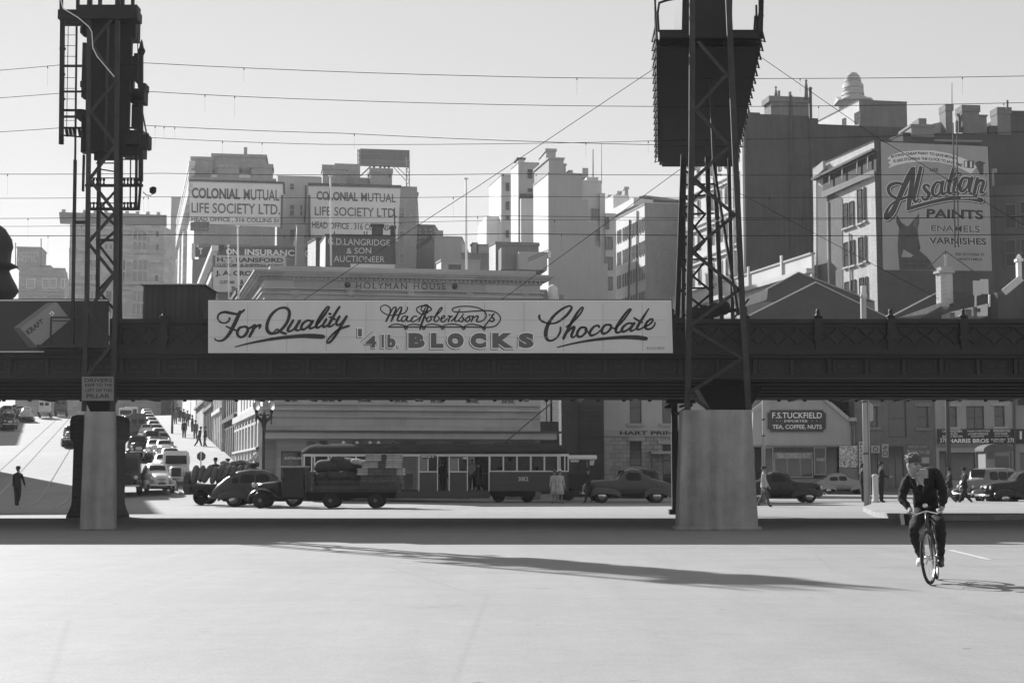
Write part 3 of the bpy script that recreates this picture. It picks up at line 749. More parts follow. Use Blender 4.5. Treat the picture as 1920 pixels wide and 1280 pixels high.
MACR = [A2(q) for q in (
 [(625, 75, 12), (620, 110, 14), (580, 150, 12), (480, 175, 11), (380, 170, 11), (305, 125, 11), (295, 75, 11), (345, 50, 12), (400, 75, 14), (415, 130, 20), (385, 200, 22), (360, 250, 20)],
 [(365, 250, 14), (400, 180, 14), (445, 90, 14), (480, 78, 16), (480, 110, 22), (450, 180, 24), (425, 250, 18)], [(428, 248, 13), (470, 170, 13), (520, 90, 14), (550, 78, 16), (545, 120, 22), (510, 200, 22), (505, 245, 18), (560, 235, 12)],
 [(610, 190, 14), (575, 190, 13), (550, 230, 16), (570, 255, 14), (610, 220, 14), (630, 185, 16), (615, 240, 16), (650, 250, 12), (690, 215, 12)],
 [(740, 190, 14), (705, 190, 14), (670, 230, 16), (685, 256, 14), (740, 235, 12), (800, 180, 12)],
 [(790, 160, 12), (745, 125, 13), (745, 85, 13), (810, 58, 14), (890, 70, 16), (920, 105, 16), (870, 130, 12), (800, 120, 12), (800, 80, 12), (850, 45, 12), (880, 70, 16), (850, 150, 22), (805, 270, 24), (780, 350, 18)],
 [(850, 80, 12), (800, 180, 16), (765, 255, 14)], [(830, 150, 12), (880, 145, 12)], [(820, 160, 12), (850, 200, 16), (865, 250, 14)],
 [(890, 195, 13), (860, 230, 16), (880, 256, 14), (920, 225, 16), (910, 190, 13), (960, 200, 11)],
 [(960, 200, 12), (1030, 130, 13), (1055, 85, 13), (1030, 90, 14), (980, 170, 18), (955, 235, 16), (985, 255, 13), (1020, 215, 13), (1000, 190, 12)],
 [(1040, 225, 11), (1085, 200, 12), (1080, 180, 12), (1050, 200, 14), (1040, 245, 15), (1075, 255, 13), (1120, 215, 11)], [(1130, 185, 12), (1150, 190, 16), (1130, 255, 16)], [(1140, 215, 12), (1180, 185, 13)],
 [(1275, 100, 9), (1240, 170, 16), (1210, 240, 16), (1240, 250, 11), (1290, 200, 10)], [(1170, 250, 14), (1215, 200, 12), (1240, 165, 10)],
 [(1320, 160, 10), (1300, 190, 14), (1320, 225, 17), (1295, 256, 14), (1262, 245, 12)], [(1375, 195, 13), (1340, 235, 16), (1365, 256, 13), (1400, 225, 15), (1385, 190, 13), (1430, 190, 10)],
 [(1440, 185, 14), (1430, 220, 16), (1415, 256, 15)], [(1425, 225, 12), (1480, 185, 12), (1500, 195, 16), (1480, 245, 16), (1510, 256, 12), (1560, 240, 12), (1600, 190, 12), (1580, 130, 12), (1500, 85, 11), (1380, 65, 11), (1260, 70, 11), (1185, 95, 11), (1200, 130, 11), (1300, 135, 12), (1450, 125, 12), (1600, 118, 12), (1710, 135, 12), (1775, 200, 12), (1750, 275, 12), (1660, 322, 12), (1400, 322, 12), (1000, 322, 12), (600, 322, 12), (395, 322, 14)],
 [(1640, 170, 16), (1642, 175, 16)], [(1700, 155, 11), (1575, 320, 14)], [(1690, 160, 11), (1670, 190, 15), (1700, 230, 17), (1670, 256, 14), (1645, 240, 12)],
 [(395, 318, 8), (440, 292, 10), (510, 287, 12), (580, 302, 12), (622, 330, 11), (608, 350, 11), (592, 335, 11), (640, 298, 10), (720, 287, 12), (790, 300, 12)],
 [(790, 300, 12), (840, 330, 11), (828, 352, 11), (815, 335, 11), (870, 296, 10), (940, 285, 12), (1020, 302, 12), (1075, 330, 11), (1060, 350, 11), (1045, 335, 11), (1090, 296, 10), (1190, 285, 12), (1270, 300, 12), (1335, 335, 11), (1320, 353, 11), (1306, 335, 11), (1360, 296, 10), (1430, 287, 12), (1520, 305, 12), (1588, 338, 11), (1572, 355, 11), (1558, 338, 11), (1580, 315, 10)])]
CHOC = [A3(q) for q in (
 [(208, 178, 24), (208, 215, 26), (250, 255, 24), (340, 278, 18), (430, 262, 24), (530, 190, 30), (595, 110, 30), (605, 75, 24), (570, 62, 22), (480, 105, 26), (380, 190, 32), (310, 300, 42), (285, 400, 48), (300, 470, 36), (350, 490, 24), (420, 455, 22), (465, 380, 26), (468, 325, 22)],
 [(540, 320, 18), (620, 260, 20), (710, 160, 22), (748, 90, 20), (725, 85, 20), (660, 170, 30), (570, 330, 34), (505, 462, 34)], [(540, 400, 22), (600, 340, 26), (640, 325, 32), (605, 420, 32), (620, 450, 22), (665, 420, 16)],
 [(780, 330, 22), (720, 330, 26), (675, 395, 34), (690, 440, 30), (740, 430, 24), (790, 370, 30), (775, 330, 24), (740, 325, 18)], [(770, 360, 16), (815, 390, 18)],
 [(945, 320, 28), (935, 302, 22), (880, 320, 26), (830, 390, 34), (850, 426, 28), (920, 400, 18), (975, 350, 16)],
 [(1080, 295, 22), (1020, 300, 26), (980, 360, 34), (995, 402, 30), (1050, 385, 24), (1095, 330, 30), (1085, 295, 24), (1050, 295, 18)], [(1090, 330, 16), (1145, 340, 18)],
 [(1140, 345, 18), (1230, 260, 20), (1310, 150, 22), (1340, 105, 20), (1310, 110, 20), (1230, 210, 28), (1160, 330, 34), (1160, 385, 30), (1200, 385, 22), (1240, 350, 16)],
 [(1370, 280, 24), (1310, 275, 24), (1250, 315, 28), (1225, 365, 32), (1255, 378, 26), (1320, 340, 22), (1375, 275, 24)], [(1385, 272, 28), (1335, 345, 30), (1345, 372, 22), (1400, 345, 16)],
 [(1560, 95, 14), (1500, 190, 28), (1430, 300, 34), (1415, 345, 28), (1450, 350, 20), (1500, 320, 16)], [(1380, 208, 20), (1420, 235, 24), (1475, 262, 28)],
 [(1500, 325, 16), (1570, 290, 20), (1610, 240, 24), (1590, 222, 22), (1540, 260, 28), (1515, 320, 32), (1545, 348, 26), (1600, 335, 20), (1635, 290, 16), (1638, 265, 14)],
 [(430, 572, 12), (650, 520, 20), (900, 478, 30), (1200, 450, 40), (1400, 450, 52), (1525, 465, 48)])]
mb = MB(); dd = .084
for S in (FORQ, MACR, CHOC):
 for i, q in enumerate(S):
  put_stroke(mb, Fs, q, dd + .0006 * i, grow=.25)
obj('script_lettering', mb, INK, cb)
m1, m2, m3 = MB(), MB(), MB()
blk = [('B', 764, 799), ('L', 806, 834), ('O', 837, 872), ('C', 880, 914), ('K', 921, 965), ('S', 970, 1003)]
for s, a, b in blk:
 bd = .075
 put_text(m1, Fs, s, (a - 1.5, 624, b - 1.5, 656.5), .085, bold=.095); put_text(m2, Fs, s, (a, 622.5, b, 655), .0865, bold=.09)
 put_text(m3, Fs, s, (a + 2.1, 624.6, b - 2.1, 652.9), .088, bold=.075)
for s, a, b, t, u, k in (('1', 670, 681, 615, 633, .07), ('4', 684, 708.5, 628, 654, .05), ('l', 714, 722, 626, 654, .06), ('b', 725, 744, 626, 654, .05), ('.', 745, 750, 645.5, 653, .03)):
 put_text(m1, Fs, s, (a - 1.5, t + 1.5, b - 1.5, u + 1.5), .0853, bold=k); put_text(m2, Fs, s, (a, t, b, u), .0868, bold=k); put_text(m3, Fs, s, (a + 1.7, t + 1.7, b - 1.7, u - 1.7), .0883, bold=k * .8)
for q, mm, w, d in (([(676, 642), (699, 622)], m2, 4.0, .0872), ([(676.5, 641.5), (698.5, 622.5)], m3, 1.6, .0886)):
 put_stroke(mm, Fs, [(x, y, w) for x, y in q], d)
obj('letter_shadow', m1, mat('sign_shadow', .07, var=.1, bump=0), cb); obj('letter_outline', m2, PALEINK, cb); obj('letter_fill', m3, GREYINK, cb)
SEAM = mat('sheet_seam', .34)
mb = MB()
for x in range(464, 1250, 74): a = Fs.pt(x, 659, .0825); mb.obox(a, Fs.u * .012, Fs.v * 1.27, Fs.n * .0012)
for y in (601, 633): a = Fs.pt(394, y, .0828); mb.obox(a, Fs.u * 11.9, Fs.v * .009, Fs.n * .0012)
obj('sheet_seams', mb, SEAM, cb)
mb = MB(); put_text(mb, Fs, 'BUCKLE BROS.', (1212, 650.5, 1246, 655.5), .085); obj('maker_lettering', mb, GREYINK, cb)
BK = VY0 - .3
Fk = Face(P(0, 660, BK), (1, 0, 0))
kb = thing('advertising_hoarding', 'dark hoarding with a painted tilted carton, beside the left signal tower', 'billboard', P(60, 660, BK))
board(Fk, -400, 560.5, 206, 661, .05, IRON, 'frame', kb)
KD = mat('hoarding_dark', .045, var=.15, rough=.7)
board(Fk, -398, 564.5, 204, 658.5, .01, KD, 'panel', kb, .051)
mb = MB()
for x0, y0, x1, y1 in ((-398, 562.6, 203, 564.3), (-398, 658.7, 84, 660.3), (205.2, 585, 206.4, 656)):
 a = Fk.pt(x0, y1, .0505); b = Fk.pt(x1, y1, .0505); c = Fk.pt(x0, y0, .0505); mb.obox(a, b - a, c - a, Fk.n * .012)
obj('border', mb, PALEINK, kb)
def poly(F, pts, d, m, name, par):
 mb = MB(); q = [F.pt(x, y, d) for x, y in pts]
 mb.prism(q, F.n * -.004); return obj(name, mb, m, par)
C1 = lambda pts: [(x * .2083, 560 + y * .2083) for x, y in pts]
CART = [C1(q) for q in ([(125, 262), (420, 45), (520, 32), (645, 195), (360, 445), (270, 450)], [(190, 268), (495, 36), (518, 34), (642, 190), (345, 440)], [(130, 262), (425, 42), (500, 34), (195, 268)], [(128, 265), (205, 270), (342, 440), (268, 445)])]
poly(Fk, [(x + (-2 if i in (0, 5, 4) else 0), y + (2 if i > 2 else 0)) for i, (x, y) in enumerate(CART[0])], .064, INK, 'carton_shadow', kb)
poly(Fk, CART[2], .067, mat('carton_mid', .17, var=.15, streak=False), 'carton_top', kb); poly(Fk, CART[3], .069, mat('carton_dark', .10, var=.3, streak=False), 'carton_end', kb); poly(Fk, CART[1], .071, mat('carton_light', .24, var=.12, streak=False), 'carton_front', kb)
mb = MB(); q = C1([(235, 290), (385, 178), (402, 218), (268, 330)]); put_text(mb, Fk, 'KRAFT', (q[0], q[1], q[2], q[3]), .074, bold=.03); q = C1([(464, 128), (486, 124), (492, 146), (470, 150)])
put_text(mb, Fk, 'K', tuple(q), .0745, bold=.03); obj('lettering', mb, INK, kb)
poly(Fk, C1([(450, 135), (475, 112), (498, 132), (478, 158)]), .0725, PALEINK, 'emblem', kb)
# relay hut behind the parapet
hx0, hx1, HY = XatY(261, 40.3), XatY(375, 40.3), 40.3
hut = thing('relay_hut', 'dark box-shaped hut with a pale flat roof on the viaduct beside the long hoarding', 'hut', ((hx0 + hx1) / 2, HY + .8, zg + .55))
mb = MB(); mb.box(hx0, HY, zg + .55, hx1, HY + 1.7, zat(534.5, HY)); obj('wall', mb, mat('hut_boards', .06, kind='boards', bs=(.16, 3.0), var=.25, mortar=.035, bump=.3), hut)
mb = MB(); zr = zat(534.5, HY)
mb.hexa([(hx0 - .08, HY - .12, zr), (hx1 + .08, HY - .12, zr), (hx1 + .08, HY + 1.8, zr), (hx0 - .08, HY + 1.8, zr), (hx0 - .08, HY - .12, zr + .03), (hx1 + .08, HY - .12, zr + .03), (hx1 - .1, HY + 1.8, zr + .09), (hx0 + .1, HY + 1.8, zr + .09)])
obj('roof', mb, mat('hut_roof', .45, var=.2), hut)
# front rail before the hut
q0, q1 = XatY(90, 38.7), XatY(135, 38.7)
rl = thing('hand_rail', 'thin iron hand rail frame standing before the dark carton hoarding', 'railing', ((q0 + q1) / 2, 38.6, zc1))
mb = MB(); z1 = zat(595, 38.6)
for x in (q0,): mb.bar((x, 38.6, zc1 + .08), (x, 38.6, z1), .04)
mb.bar((q0, 38.6, z1), (XatY(157, 38.6), 38.6, z1), .045); mb.bar((q0, 38.6, z1 - .09), (XatY(157, 38.6), 38.6, z1 - .09), .025); obj('rail', mb, IRON2, rl)
# silhouetted finial at the very left
fx = XatY(-26, 44.0)
fn = thing('ornamental_lamp', 'dark globe-headed iron lamp cut by the left edge above the dark hoarding', 'lamp', (fx, 44.0, zc1))
mb = MB(); z = zat(562, 44.0); h = zat(430, 44.0) - z; b = Vector((fx, 44.0, z))
k = h / 132.0
mb.lathe([(.06, -1.3), (.07, 0)], b, 10)
obj('post', mb, IRON, fn)
mb = MB(); mb.lathe([(r * k, yy * k) for r, yy in ((30, -4), (42, 8), (48, 18), (44, 28), (36, 42), (30, 55), (33, 58), (46, 63), (32, 70), (33, 90), (36, 100), (33, 115), (22, 132), (3, 146))], b, 14)
obj('head', mb, IRON, fn)
# ================================================================== overhead wires
WIRE = mat('wire', .02, rough=.9, var=.1, bump=0, spec=.05)
def sag(pts, Y, n=6):
 out = []
 for (x0, y0), (x1, y1) in zip(pts, pts[1:]):
  for i in range(n):
   t = i / n; s = 0.004 * abs(x1 - x0) * 4 * t * (1 - t)
   out.append(P(x0 + (x1 - x0) * t, y0 + (y1 - y0) * t + s, Y))
 out.append(P(*pts[-1], Y)); return out
wires = [
 ([(-150, 143), (114, 122)], 38.45, .011, 'topmost thin wire left of the left signal tower'),
 ([(-150, 193), (114, 175)], 38.45, .011, 'second thin wire down, left of the left signal tower'),
 ([(-150, 255), (114, 240)], 38.45, .011, 'third thin wire down, left of the left signal tower'),
 ([(266, 118), (910, 143), (1238, 147), (2100, 139)], 40.5, .013, 'topmost wire crossing the sky between the two signal towers'),
 ([(266, 171), (600, 187), (1238, 200), (2100, 188)], 42, .013, 'second wire from the top between the two signal towers'),
 ([(266, 235), (640, 250), (1240, 272), (1400, 275)], 43.5, .013, 'thin wire sloping from the left tower lamp bracket to the gantry foot'),
 ([(277, 258), (610, 271), (1240, 264), (2100, 240)], 45, .012, 'wire passing just above the roof hoarding frame'),
 ([(-150, 325), (300, 325), (960, 326), (2100, 322)], 46.5, .014, 'level wire running just above the two white painted wall signs'),
 ([(-150, 371), (300, 369), (960, 368), (2100, 364)], 48, .012, 'level wire crossing the top line of the white painted wall signs'),
 ([(-150, 409), (300, 406), (960, 405), (2100, 404)], 49.5, .013, 'level wire crossing the lowest line of the white painted wall signs'),
 ([(-150, 424), (300, 421), (960, 412), (2100, 402)], 51, .011, 'thin wire just above the lowest thick wire'),
 ([(-150, 441), (300, 440), (960, 438), (2100, 437)], 52.5, .02, 'lowest and thickest level wire over the street'),
]
for pts, Y, r, lab in wires:
 base = P(*pts[len(pts) // 2], Y)
 mb = MB(); mb.tube(sag(pts, Y), r * .68, 5)
 w = tag(obj('overhead_wire', mb, WIRE, None, None, base=base), lab, 'overhead wire', 'overhead wires of the railway')
 # droppers hanging from the wire
 rr = random.Random(int(pts[0][1]))
 for k in range(5 if pts[-1][0] > 600 else 1):
  t = rr.random(); i = int(t * (len(pts) - 1)); f = t * (len(pts) - 1) - i
  x = pts[i][0] + (pts[i + 1][0] - pts[i][0]) * f; y = pts[i][1] + (pts[i + 1][1] - pts[i][1]) * f + .004 * abs(pts[i + 1][0] - pts[i][0]) * 4 * f * (1 - f)
  if x < -20 or x > 1960: continue
  mb = MB(); mb.tube([P(x, y, Y), P(x, y + 4, Y)], .013, 4); mb.tube([P(x, y + 3, Y), P(x, y + 20 + 20 * rr.random(), Y)], .002, 3); obj('dropper', mb, WIRE, w)
for pts, Y, r, lab in (([(560, 568), (900, 347), (1240, 120)], 41.2, .013, 'slanting stay wire rising from the long hoarding to the gantry deck'),
                       ([(935, 566), (1276, 317)], 41.4, .013, 'short slanting stay wire ending low on the right signal tower'),
                       ([(1416, 100), (1640, 255), (2000, 470)], 41.0, .012, 'stay wire falling to the right across the painted dog sign'),
                       ([(1270, 300), (1560, 455), (1760, 560)], 41.2, .01, 'faint stay wire falling right in front of the dark brick wall')):
 base = P(*pts[0], Y); mb = MB(); mb.tube([P(x, y, Y) for x, y in pts], r * .7, 5)
 tag(obj('stay_wire', mb, WIRE, None, None, base=base), lab, 'stay wire', 'stay wires of the signal towers')
# ================================================================== buildings
FA = 9.2
def mk_wall(key, g, kind='plain', **k):
 d = dict(var=.16, scale=.35, rough=.92, bump=.2, fine=8); d.update(k)
 if kind == 'brick': d.setdefault('bs', (.24, .085)); d.setdefault('mortar', g * 1.18)
 if kind == 'ashlar': d.setdefault('bs', (1.1, .45)); d.setdefault('mortar', g * .8)
 return mat(key, g, kind=kind, **d)
BRICKD = mk_wall('brick_dark', .058, 'brick', var=.36, stk=2.6)
BRICKM = mk_wall('brick_mid', .20, 'brick')
BRICKG = mk_wall('brick_grey', .29, 'brick', var=.22)
RENDER_ = mk_wall('render_pale', .52)
RENDERM = mk_wall('render_mid', .36)
RENDERD = mk_wall('render_dark', .19, var=.22)
STONE = mk_wall('stone_ashlar', .40, 'ashlar', bs=(1.25, .42))
STONEP = mk_wall('stone_pale', .55, 'ashlar')
STONED = mk_wall('stone_rough', .075, 'ashlar', bs=(.8, .42), var=.35, bump=.6)
RUBBLE = mk_wall('rubble', .30, 'ashlar', bs=(.55, .3), var=.4, bump=.7, mortar=.16)
WHITEW = mk_wall('whitewash', .66, 'brick', mortar=.6)
ROOFM = mat('roof_felt', .14, var=.2)
SLATE = mk_wall('slate', .05, 'ashlar', bs=(.3, .18), var=.25, mortar=.05, streak=False)
TIN = mat('tin_roof', .36, kind='boards', bs=(.12, 6), var=.2, mortar=.28, rough=.6, bump=.3)
LEAD = mat('rooftop_metal', .09, var=.3)
class Blk: pass
def corner(px, Y): return Vector((XatY(px, Y, 8), Y, 0))
def tcorner(t): p = SREF + SDIR * t; return Vector((p.x, p.y, 0))
def block(name, label, cat, A, pxR, pyT, depth, mf, mk=None, fa=FA, sa=None, z0=0.0, hf=(), hk=(), dwin=.22, cap=.18, capm=None, group=None, back=True, pxA=None, mrest=None):
 """box building: shaded front from corner A to the pixel column pxR, flank running back along the side street"""
 b = Blk(); b.u = Vector((math.cos(R(fa)), math.sin(R(fa)), 0)); b.s = SDIR.copy() if sa is None else Vector((-math.sin(R(sa)), math.cos(R(sa)), 0))
 b.A = Vector((A.x, A.y, z0)); b.F = Face(b.A, b.u); b.K = Face(b.A, b.s)
 pA = pix(Vector((A.x, A.y, 10)))[0]
 b.H = b.F.uv(pA if pxA is None else pxA, pyT)[1]
 b.w = b.F.uv(pxR, pyT)[0]
 if depth < 0: depth = max(.5, b.K.uv(-depth, pyT + 25)[0])
 b.depth = depth
 b.root = thing(name, label, cat, b.A + b.u * b.w / 2 + b.s * depth / 2, group)
 mb = MB()
 b.hf = wall(mb, b.F, b.w, b.H, hf, dwin)
 mb.cur = 1
 b.hk = wall(mb, b.K, depth, b.H, hk, dwin)
 mb.cur = 2 if mrest else 0
 A_, B_ = b.A, b.A + b.u * b.w; C_, D_ = B_ + b.s * depth, b.A + b.s * depth; up = Vector((0, 0, b.H)); r = Vector((0, 0, b.H - .5))
 if back:
  mb.add([B_, C_, C_ + up, B_ + up], [(0, 1, 2, 3)]); mb.add([C_, D_, D_ + up, C_ + up], [(0, 1, 2, 3)])
 mb.cur = 2
 mb.add([A_ + r, B_ + r, C_ + r, D_ + r], [(0, 1, 2, 3)])
 obj('wall', mb, [mf, mk or mf, mrest or ROOFM], b.root)
 if cap:
  mb = MB(); q = .06
  for O, e, L, n in ((A_, b.u, b.w, b.F.n), (A_, b.s, depth, b.K.n), (D_, b.u, b.w, -b.F.n), (B_, b.s, depth, -b.K.n)):
   pass
  a2, b2, c2, d2 = [p for p in (A_ - b.u * q - b.s * q, B_ + b.u * q - b.s * q, C_ + b.u * q + b.s * q, D_ - b.u * q + b.s * q)]
  i2 = (A_ + (b.u + b.s) * .35, B_ + (b.s - b.u) * .35, C_ - (b.u + b.s) * .35, D_ + (b.u - b.s) * .35)
  o = (a2, b2, c2, d2); z1, z2 = Vector((0, 0, b.H + .003)), Vector((0, 0, b.H + cap))
  vs = [p + z1 for p in o] + [p + z2 for p in o] + [p + z2 for p in i2] + [p + Vector((0, 0, b.H - .48)) for p in i2]
  fs = []
  for i in range(4):
   j = (i + 1) % 4; fs += [(i, j, 4 + j, 4 + i), (4 + i, 4 + j, 8 + j, 8 + i), (8 + i, 8 + j, 12 + j, 12 + i)]
  mb.add(vs, fs); obj('coping', mb, capm or mf, b.root)
 return b
def gridpx(F, cols, rows, xr, yr=None):
 """holes from pixel columns (at the height yr) and pixel rows (at the column xr)"""
 yr = yr if yr is not None else rows[0][0]
 vr = [(F.uv(xr, y1)[1], F.uv(xr, y0)[1]) for y0, y1 in rows]
 ur = [sorted((F.uv(x0, yr)[0], F.uv(x1, yr)[0])) for x0, x1 in cols]
 return [(a, c, b, d) for a, b in ur for c, d in vr]
def rectpx(F, rects):
 out = []
 for x0, y0, x1, y1 in rects:
  a = F.uv(x0, y1); c = F.uv(x1, y0); d = F.uv(x1, y1); e = F.uv(x0, y0)
  out.append((min(a[0], d[0]), (a[1] + d[1]) / 2, max(a[0], d[0]), (c[1] + e[1]) / 2))
 return out
def fillw(F, holes, par, fm=FRAME, gm=GLASS, depth=.16, **k):
 for h in holes: window(F, h, par, fm, gm, depth, **k)
def rblock(par, name, m, F, x0, y0, x1, y1, back, depth, sdir=None, cap=None, bottom=None):
 """box whose front shows as the pixel rectangle, standing `back` metres behind plane F"""
 F2 = Face(F.O - F.n * back, F.u); a = F2.uv(x0, y1); c = F2.uv(x1, y1); t = F2.uv((x0 + x1) / 2, y0)[1]
 zb = a[1] if bottom is None else bottom
 o = F2.at(a[0], zb); sd = sdir if sdir is not None else -F.n
 mb = MB(); mb.obox(o, F.u * (c[0] - a[0]), sd * depth, Vector((0, 0, t - zb)))
 if cap:
  q = .12; mb.obox(F2.at(a[0] - q, t + .003, q), F.u * (c[0] - a[0] + 2 * q), sd * (depth + 2 * q), Vector((0, 0, cap)))
 return obj(name, mb, m, par)
def band(par, name, m, F, w, v0, v1, proj, u0=0.0, d0=0.003):
 mb = MB(); mb.obox(F.at(u0, v0, d0), F.u * (w - u0), F.v * (v1 - v0), F.n * proj); return obj(name, mb, m, par)
def pipe(par, F, x0, y0, x1, y1, r=.06, m=None, name='drainpipe', d=.12):
 mb = MB(); mb.tube([F.pt(x0, y0, d), F.pt(x1, y1, d)], r, 6); return obj(name, mb, m or LEAD, par)
def mast(px, y0, y1, Y, r, label, m=None, cat='mast', name='roof_mast', group=None):
 a, b = P(px, y1, Y), P(px, y0, Y); mb = MB(); mb.tube([a, b], [r, r * .6], 6)
 return tag(obj(name, mb, m or LEAD, base=a), label, cat, group)
# ---------- the far head of the side street
b = block('hotel', 'small far dark hotel with a raised name panel at the far left skyline', 'hotel', corner(26, 330), 122, 503, 30, mk_wall('far_stone', .2, 'ashlar', var=.25), z0=5, cap=.3)
sa = gridpx(b.F, [(50, 64), (82, 90), (94, 103), (117, 121)], [(524, 540)], 50);
for x0, x1 in ((49, 66), (79, 91), (93, 106), (114, 121)):
 h = rectpx(b.F, [(x0, 522, x1, 541)])[0]; mb = MB(); mb.obox(b.F.at(h[0], h[1], .005), b.F.u * (h[2] - h[0]), b.F.v * (h[3] - h[1]), b.F.n * .15); w = obj('window', mb, FRAME, b.root)
 mb = MB(); mb.obox(b.F.at(h[0] + .15, h[1] + .2, .156), b.F.u * (h[2] - h[0] - .3), b.F.v * (h[3] - h[1] - .4), b.F.n * .03); obj('pane', mb, GLASSL, w)
for y in (516, 546, 553): band(b.root, 'string_course', RENDERD, b.F, b.w, b.F.uv(60, y)[1], b.F.uv(60, y)[1] + .5, .35)
o = rblock(b.root, 'name_panel', RENDERD, b.F, 31, 466, 76, 503, 1, 8, cap=.4)
rblock(b.root, 'parapet_block', RENDERD, b.F, 76, 497, 95, 506, 1, 6); rblock(b.root, 'parapet_block', RENDERD, b.F, 100, 505, 120, 512, .5, 6)
F2 = Face(b.F.O - b.F.n * .95, b.F.u); mb = MB(); put_text(mb, F2, "SCOTT'S", (36, 472, 73, 481), .1, bold=.01); put_text(mb, F2, 'HOTEL', (34, 481, 69, 491), .1, bold=.01); obj('lettering', mb, RENDERM, b.root)
for x, y in ((29, 455), (77, 447)):
 mb = MB(); mb.tube([P(x, 500, 331), P(x, y, 331)], .12, 5); obj('flag_mast', mb, LEAD, b.root)
PAL = mk_wall('palazzo_stone', .34, 'ashlar', bs=(1.6, .6), var=.18)
A = corner(121, 245)
b = block('palace_building', 'wide pale palazzo with heavy bracketed cornice closing the head of the side street', 'office building', A, 309, 420, 25, PAL, z0=8, cap=0, hf=(), sa=-4)
F_ = b.F
cols = [(172, 182), (205, 216), (248, 277), (291, 299)]
for (x0, y0, x1, y1), n in (((249, 432, 275, 473), 3), ((248, 487, 277, 528), 3), ((291, 430, 299, 446), 1), ((291, 458, 299, 471), 1), ((289, 516, 298, 528), 1), ((168, 487, 182, 502), 2), ((168, 514, 182, 528), 2), ((195, 458, 212, 472), 2), ((229, 487, 235, 530), 1), ((197, 545, 210, 590), 1), ((247, 545, 272, 590), 3), ((168, 545, 182, 590), 2)):
 h = rectpx(F_, [(x0, y0, x1, y1)])[0]; mb = MB(); mb.obox(F_.at(h[0] - .2, h[1] - .2, .004), F_.u * (h[2] - h[0] + .4), F_.v * (h[3] - h[1] + .4), F_.n * .25); w = obj('window', mb, PAL, b.root)
 mb = MB()
 for k in range(n):
  wd = (h[2] - h[0]) / n
  for z0_, z1_ in ((0.02, .45), (.55, .98)) if h[3] - h[1] > 2.2 else ((.05, .95),):
   mb.obox(F_.at(h[0] + wd * k + .12, h[1] + (h[3] - h[1]) * z0_, .256), F_.u * (wd - .24), F_.v * ((h[3] - h[1]) * (z1_ - z0_)), F_.n * .04)
 obj('pane', mb, GLASSL if n > 1 else mat('far_glass', .1, rough=.3, var=.2), w)
mb = MB(); c0 = F_.uv(262, 445); pts = [F_.at(c0[0] + 1.35 * math.cos(t * math.pi / 10), c0[1] + 1.35 * math.sin(t * math.pi / 10), .25) for t in range(11)]; mb.tube(pts, .18, 5); obj('arch', mb, PAL, b.root)
for y, hh, pr in ((426, 1.0, .3), (471, .7, .45), (483, 1.4, .25), (530, .6, .4), (540, .5, .3)):
 v = F_.uv(200, y)[1]; band(b.root, 'string_course', PAL, F_, b.w, v - hh / 2, v + hh / 2, pr)
mb = MB(); k = 0
while k < b.w: mb.obox(F_.at(k, F_.uv(200, 474)[1], .3), F_.u * .35, F_.v * .5, F_.n * .3); k += .8
obj('modillions', mb, PAL, b.root)
mb = MB(); H = b.H
prof = [(0, 0), (.5, .2), (1.2, 1.0), (1.6, 1.3), (1.6, 1.7), (0, 1.9)]
rings = []
for u_ in (-1.6, b.w + .3):
 rings.append([F_.at(u_, H + z, d) for d, z in prof])
mb.loft(rings); mb.box
obj('cornice', mb, mk_wall('palazzo_cornice', .2), b.root, fix=True)
mb = MB(); k = -1.3
while k < b.w: mb.obox(F_.at(k, H + 1.8, .9), F_.u * .55, F_.v * .5, -F_.n * .6); k += 1.7
obj('antefixes', mb, PAL, b.root)
rblock(b.root, 'attic', PAL, F_, 176, 399, 258, 407, 8, 8)
A = corner(312, 262); b = block('office_block', 'plain pale slab rising behind the street end beside the left painted wall', 'office building', A, 350, 371, 30, mk_wall('slab', .36), z0=8, sa=-2)
# ---------- painted walls of the assurance buildings
def txtrows(F, rows, m, par, d=.06, name='lettering'):
 mb = MB()
 for s, warp, bold in rows: put_text(mb, F, s, warp, d, bold)
 return obj(name, mb, m, par)
WALLSIGN = mat('wall_sign_white', .72, var=.1, scale=.3, bump=.05)
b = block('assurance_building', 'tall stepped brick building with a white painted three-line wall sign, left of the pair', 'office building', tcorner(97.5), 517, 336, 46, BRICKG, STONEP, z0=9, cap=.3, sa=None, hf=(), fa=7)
F_ = b.F
rblock(b.root, 'upper_storey', BRICKG, F_, 358, 300, 398, 342, 2.0, 14, cap=.4); rblock(b.root, 'upper_storey', BRICKG, F_, 397, 295, 498, 342, 2.4, 14, cap=.4)
rblock(b.root, 'chimney', BRICKG, F_, 407, 315, 448, 340, .4, 3, cap=.5); rblock(b.root, 'chimney', BRICKG, F_, 471, 315, 510, 340, .4, 3, cap=.5)
rblock(b.root, 'flue', BRICKG, F_, 457, 276, 463, 297, 4, .5); rblock(b.root, 'flue_base', BRICKG, F_, 454, 289, 466, 297, 3.8, 1)
rblock(b.root, 'dormer', RENDER_, F_, 396, 326, 407, 336, .3, 1); rblock(b.root, 'dormer', RENDER_, F_, 448, 326, 470, 338, .3, 1)
mb = MB()
for x in (413, 416): mb.tube([P(x, 315, 186), P(x, 294, 186)], .14, 6)
obj('vent_pipe', mb, LEAD, b.root)
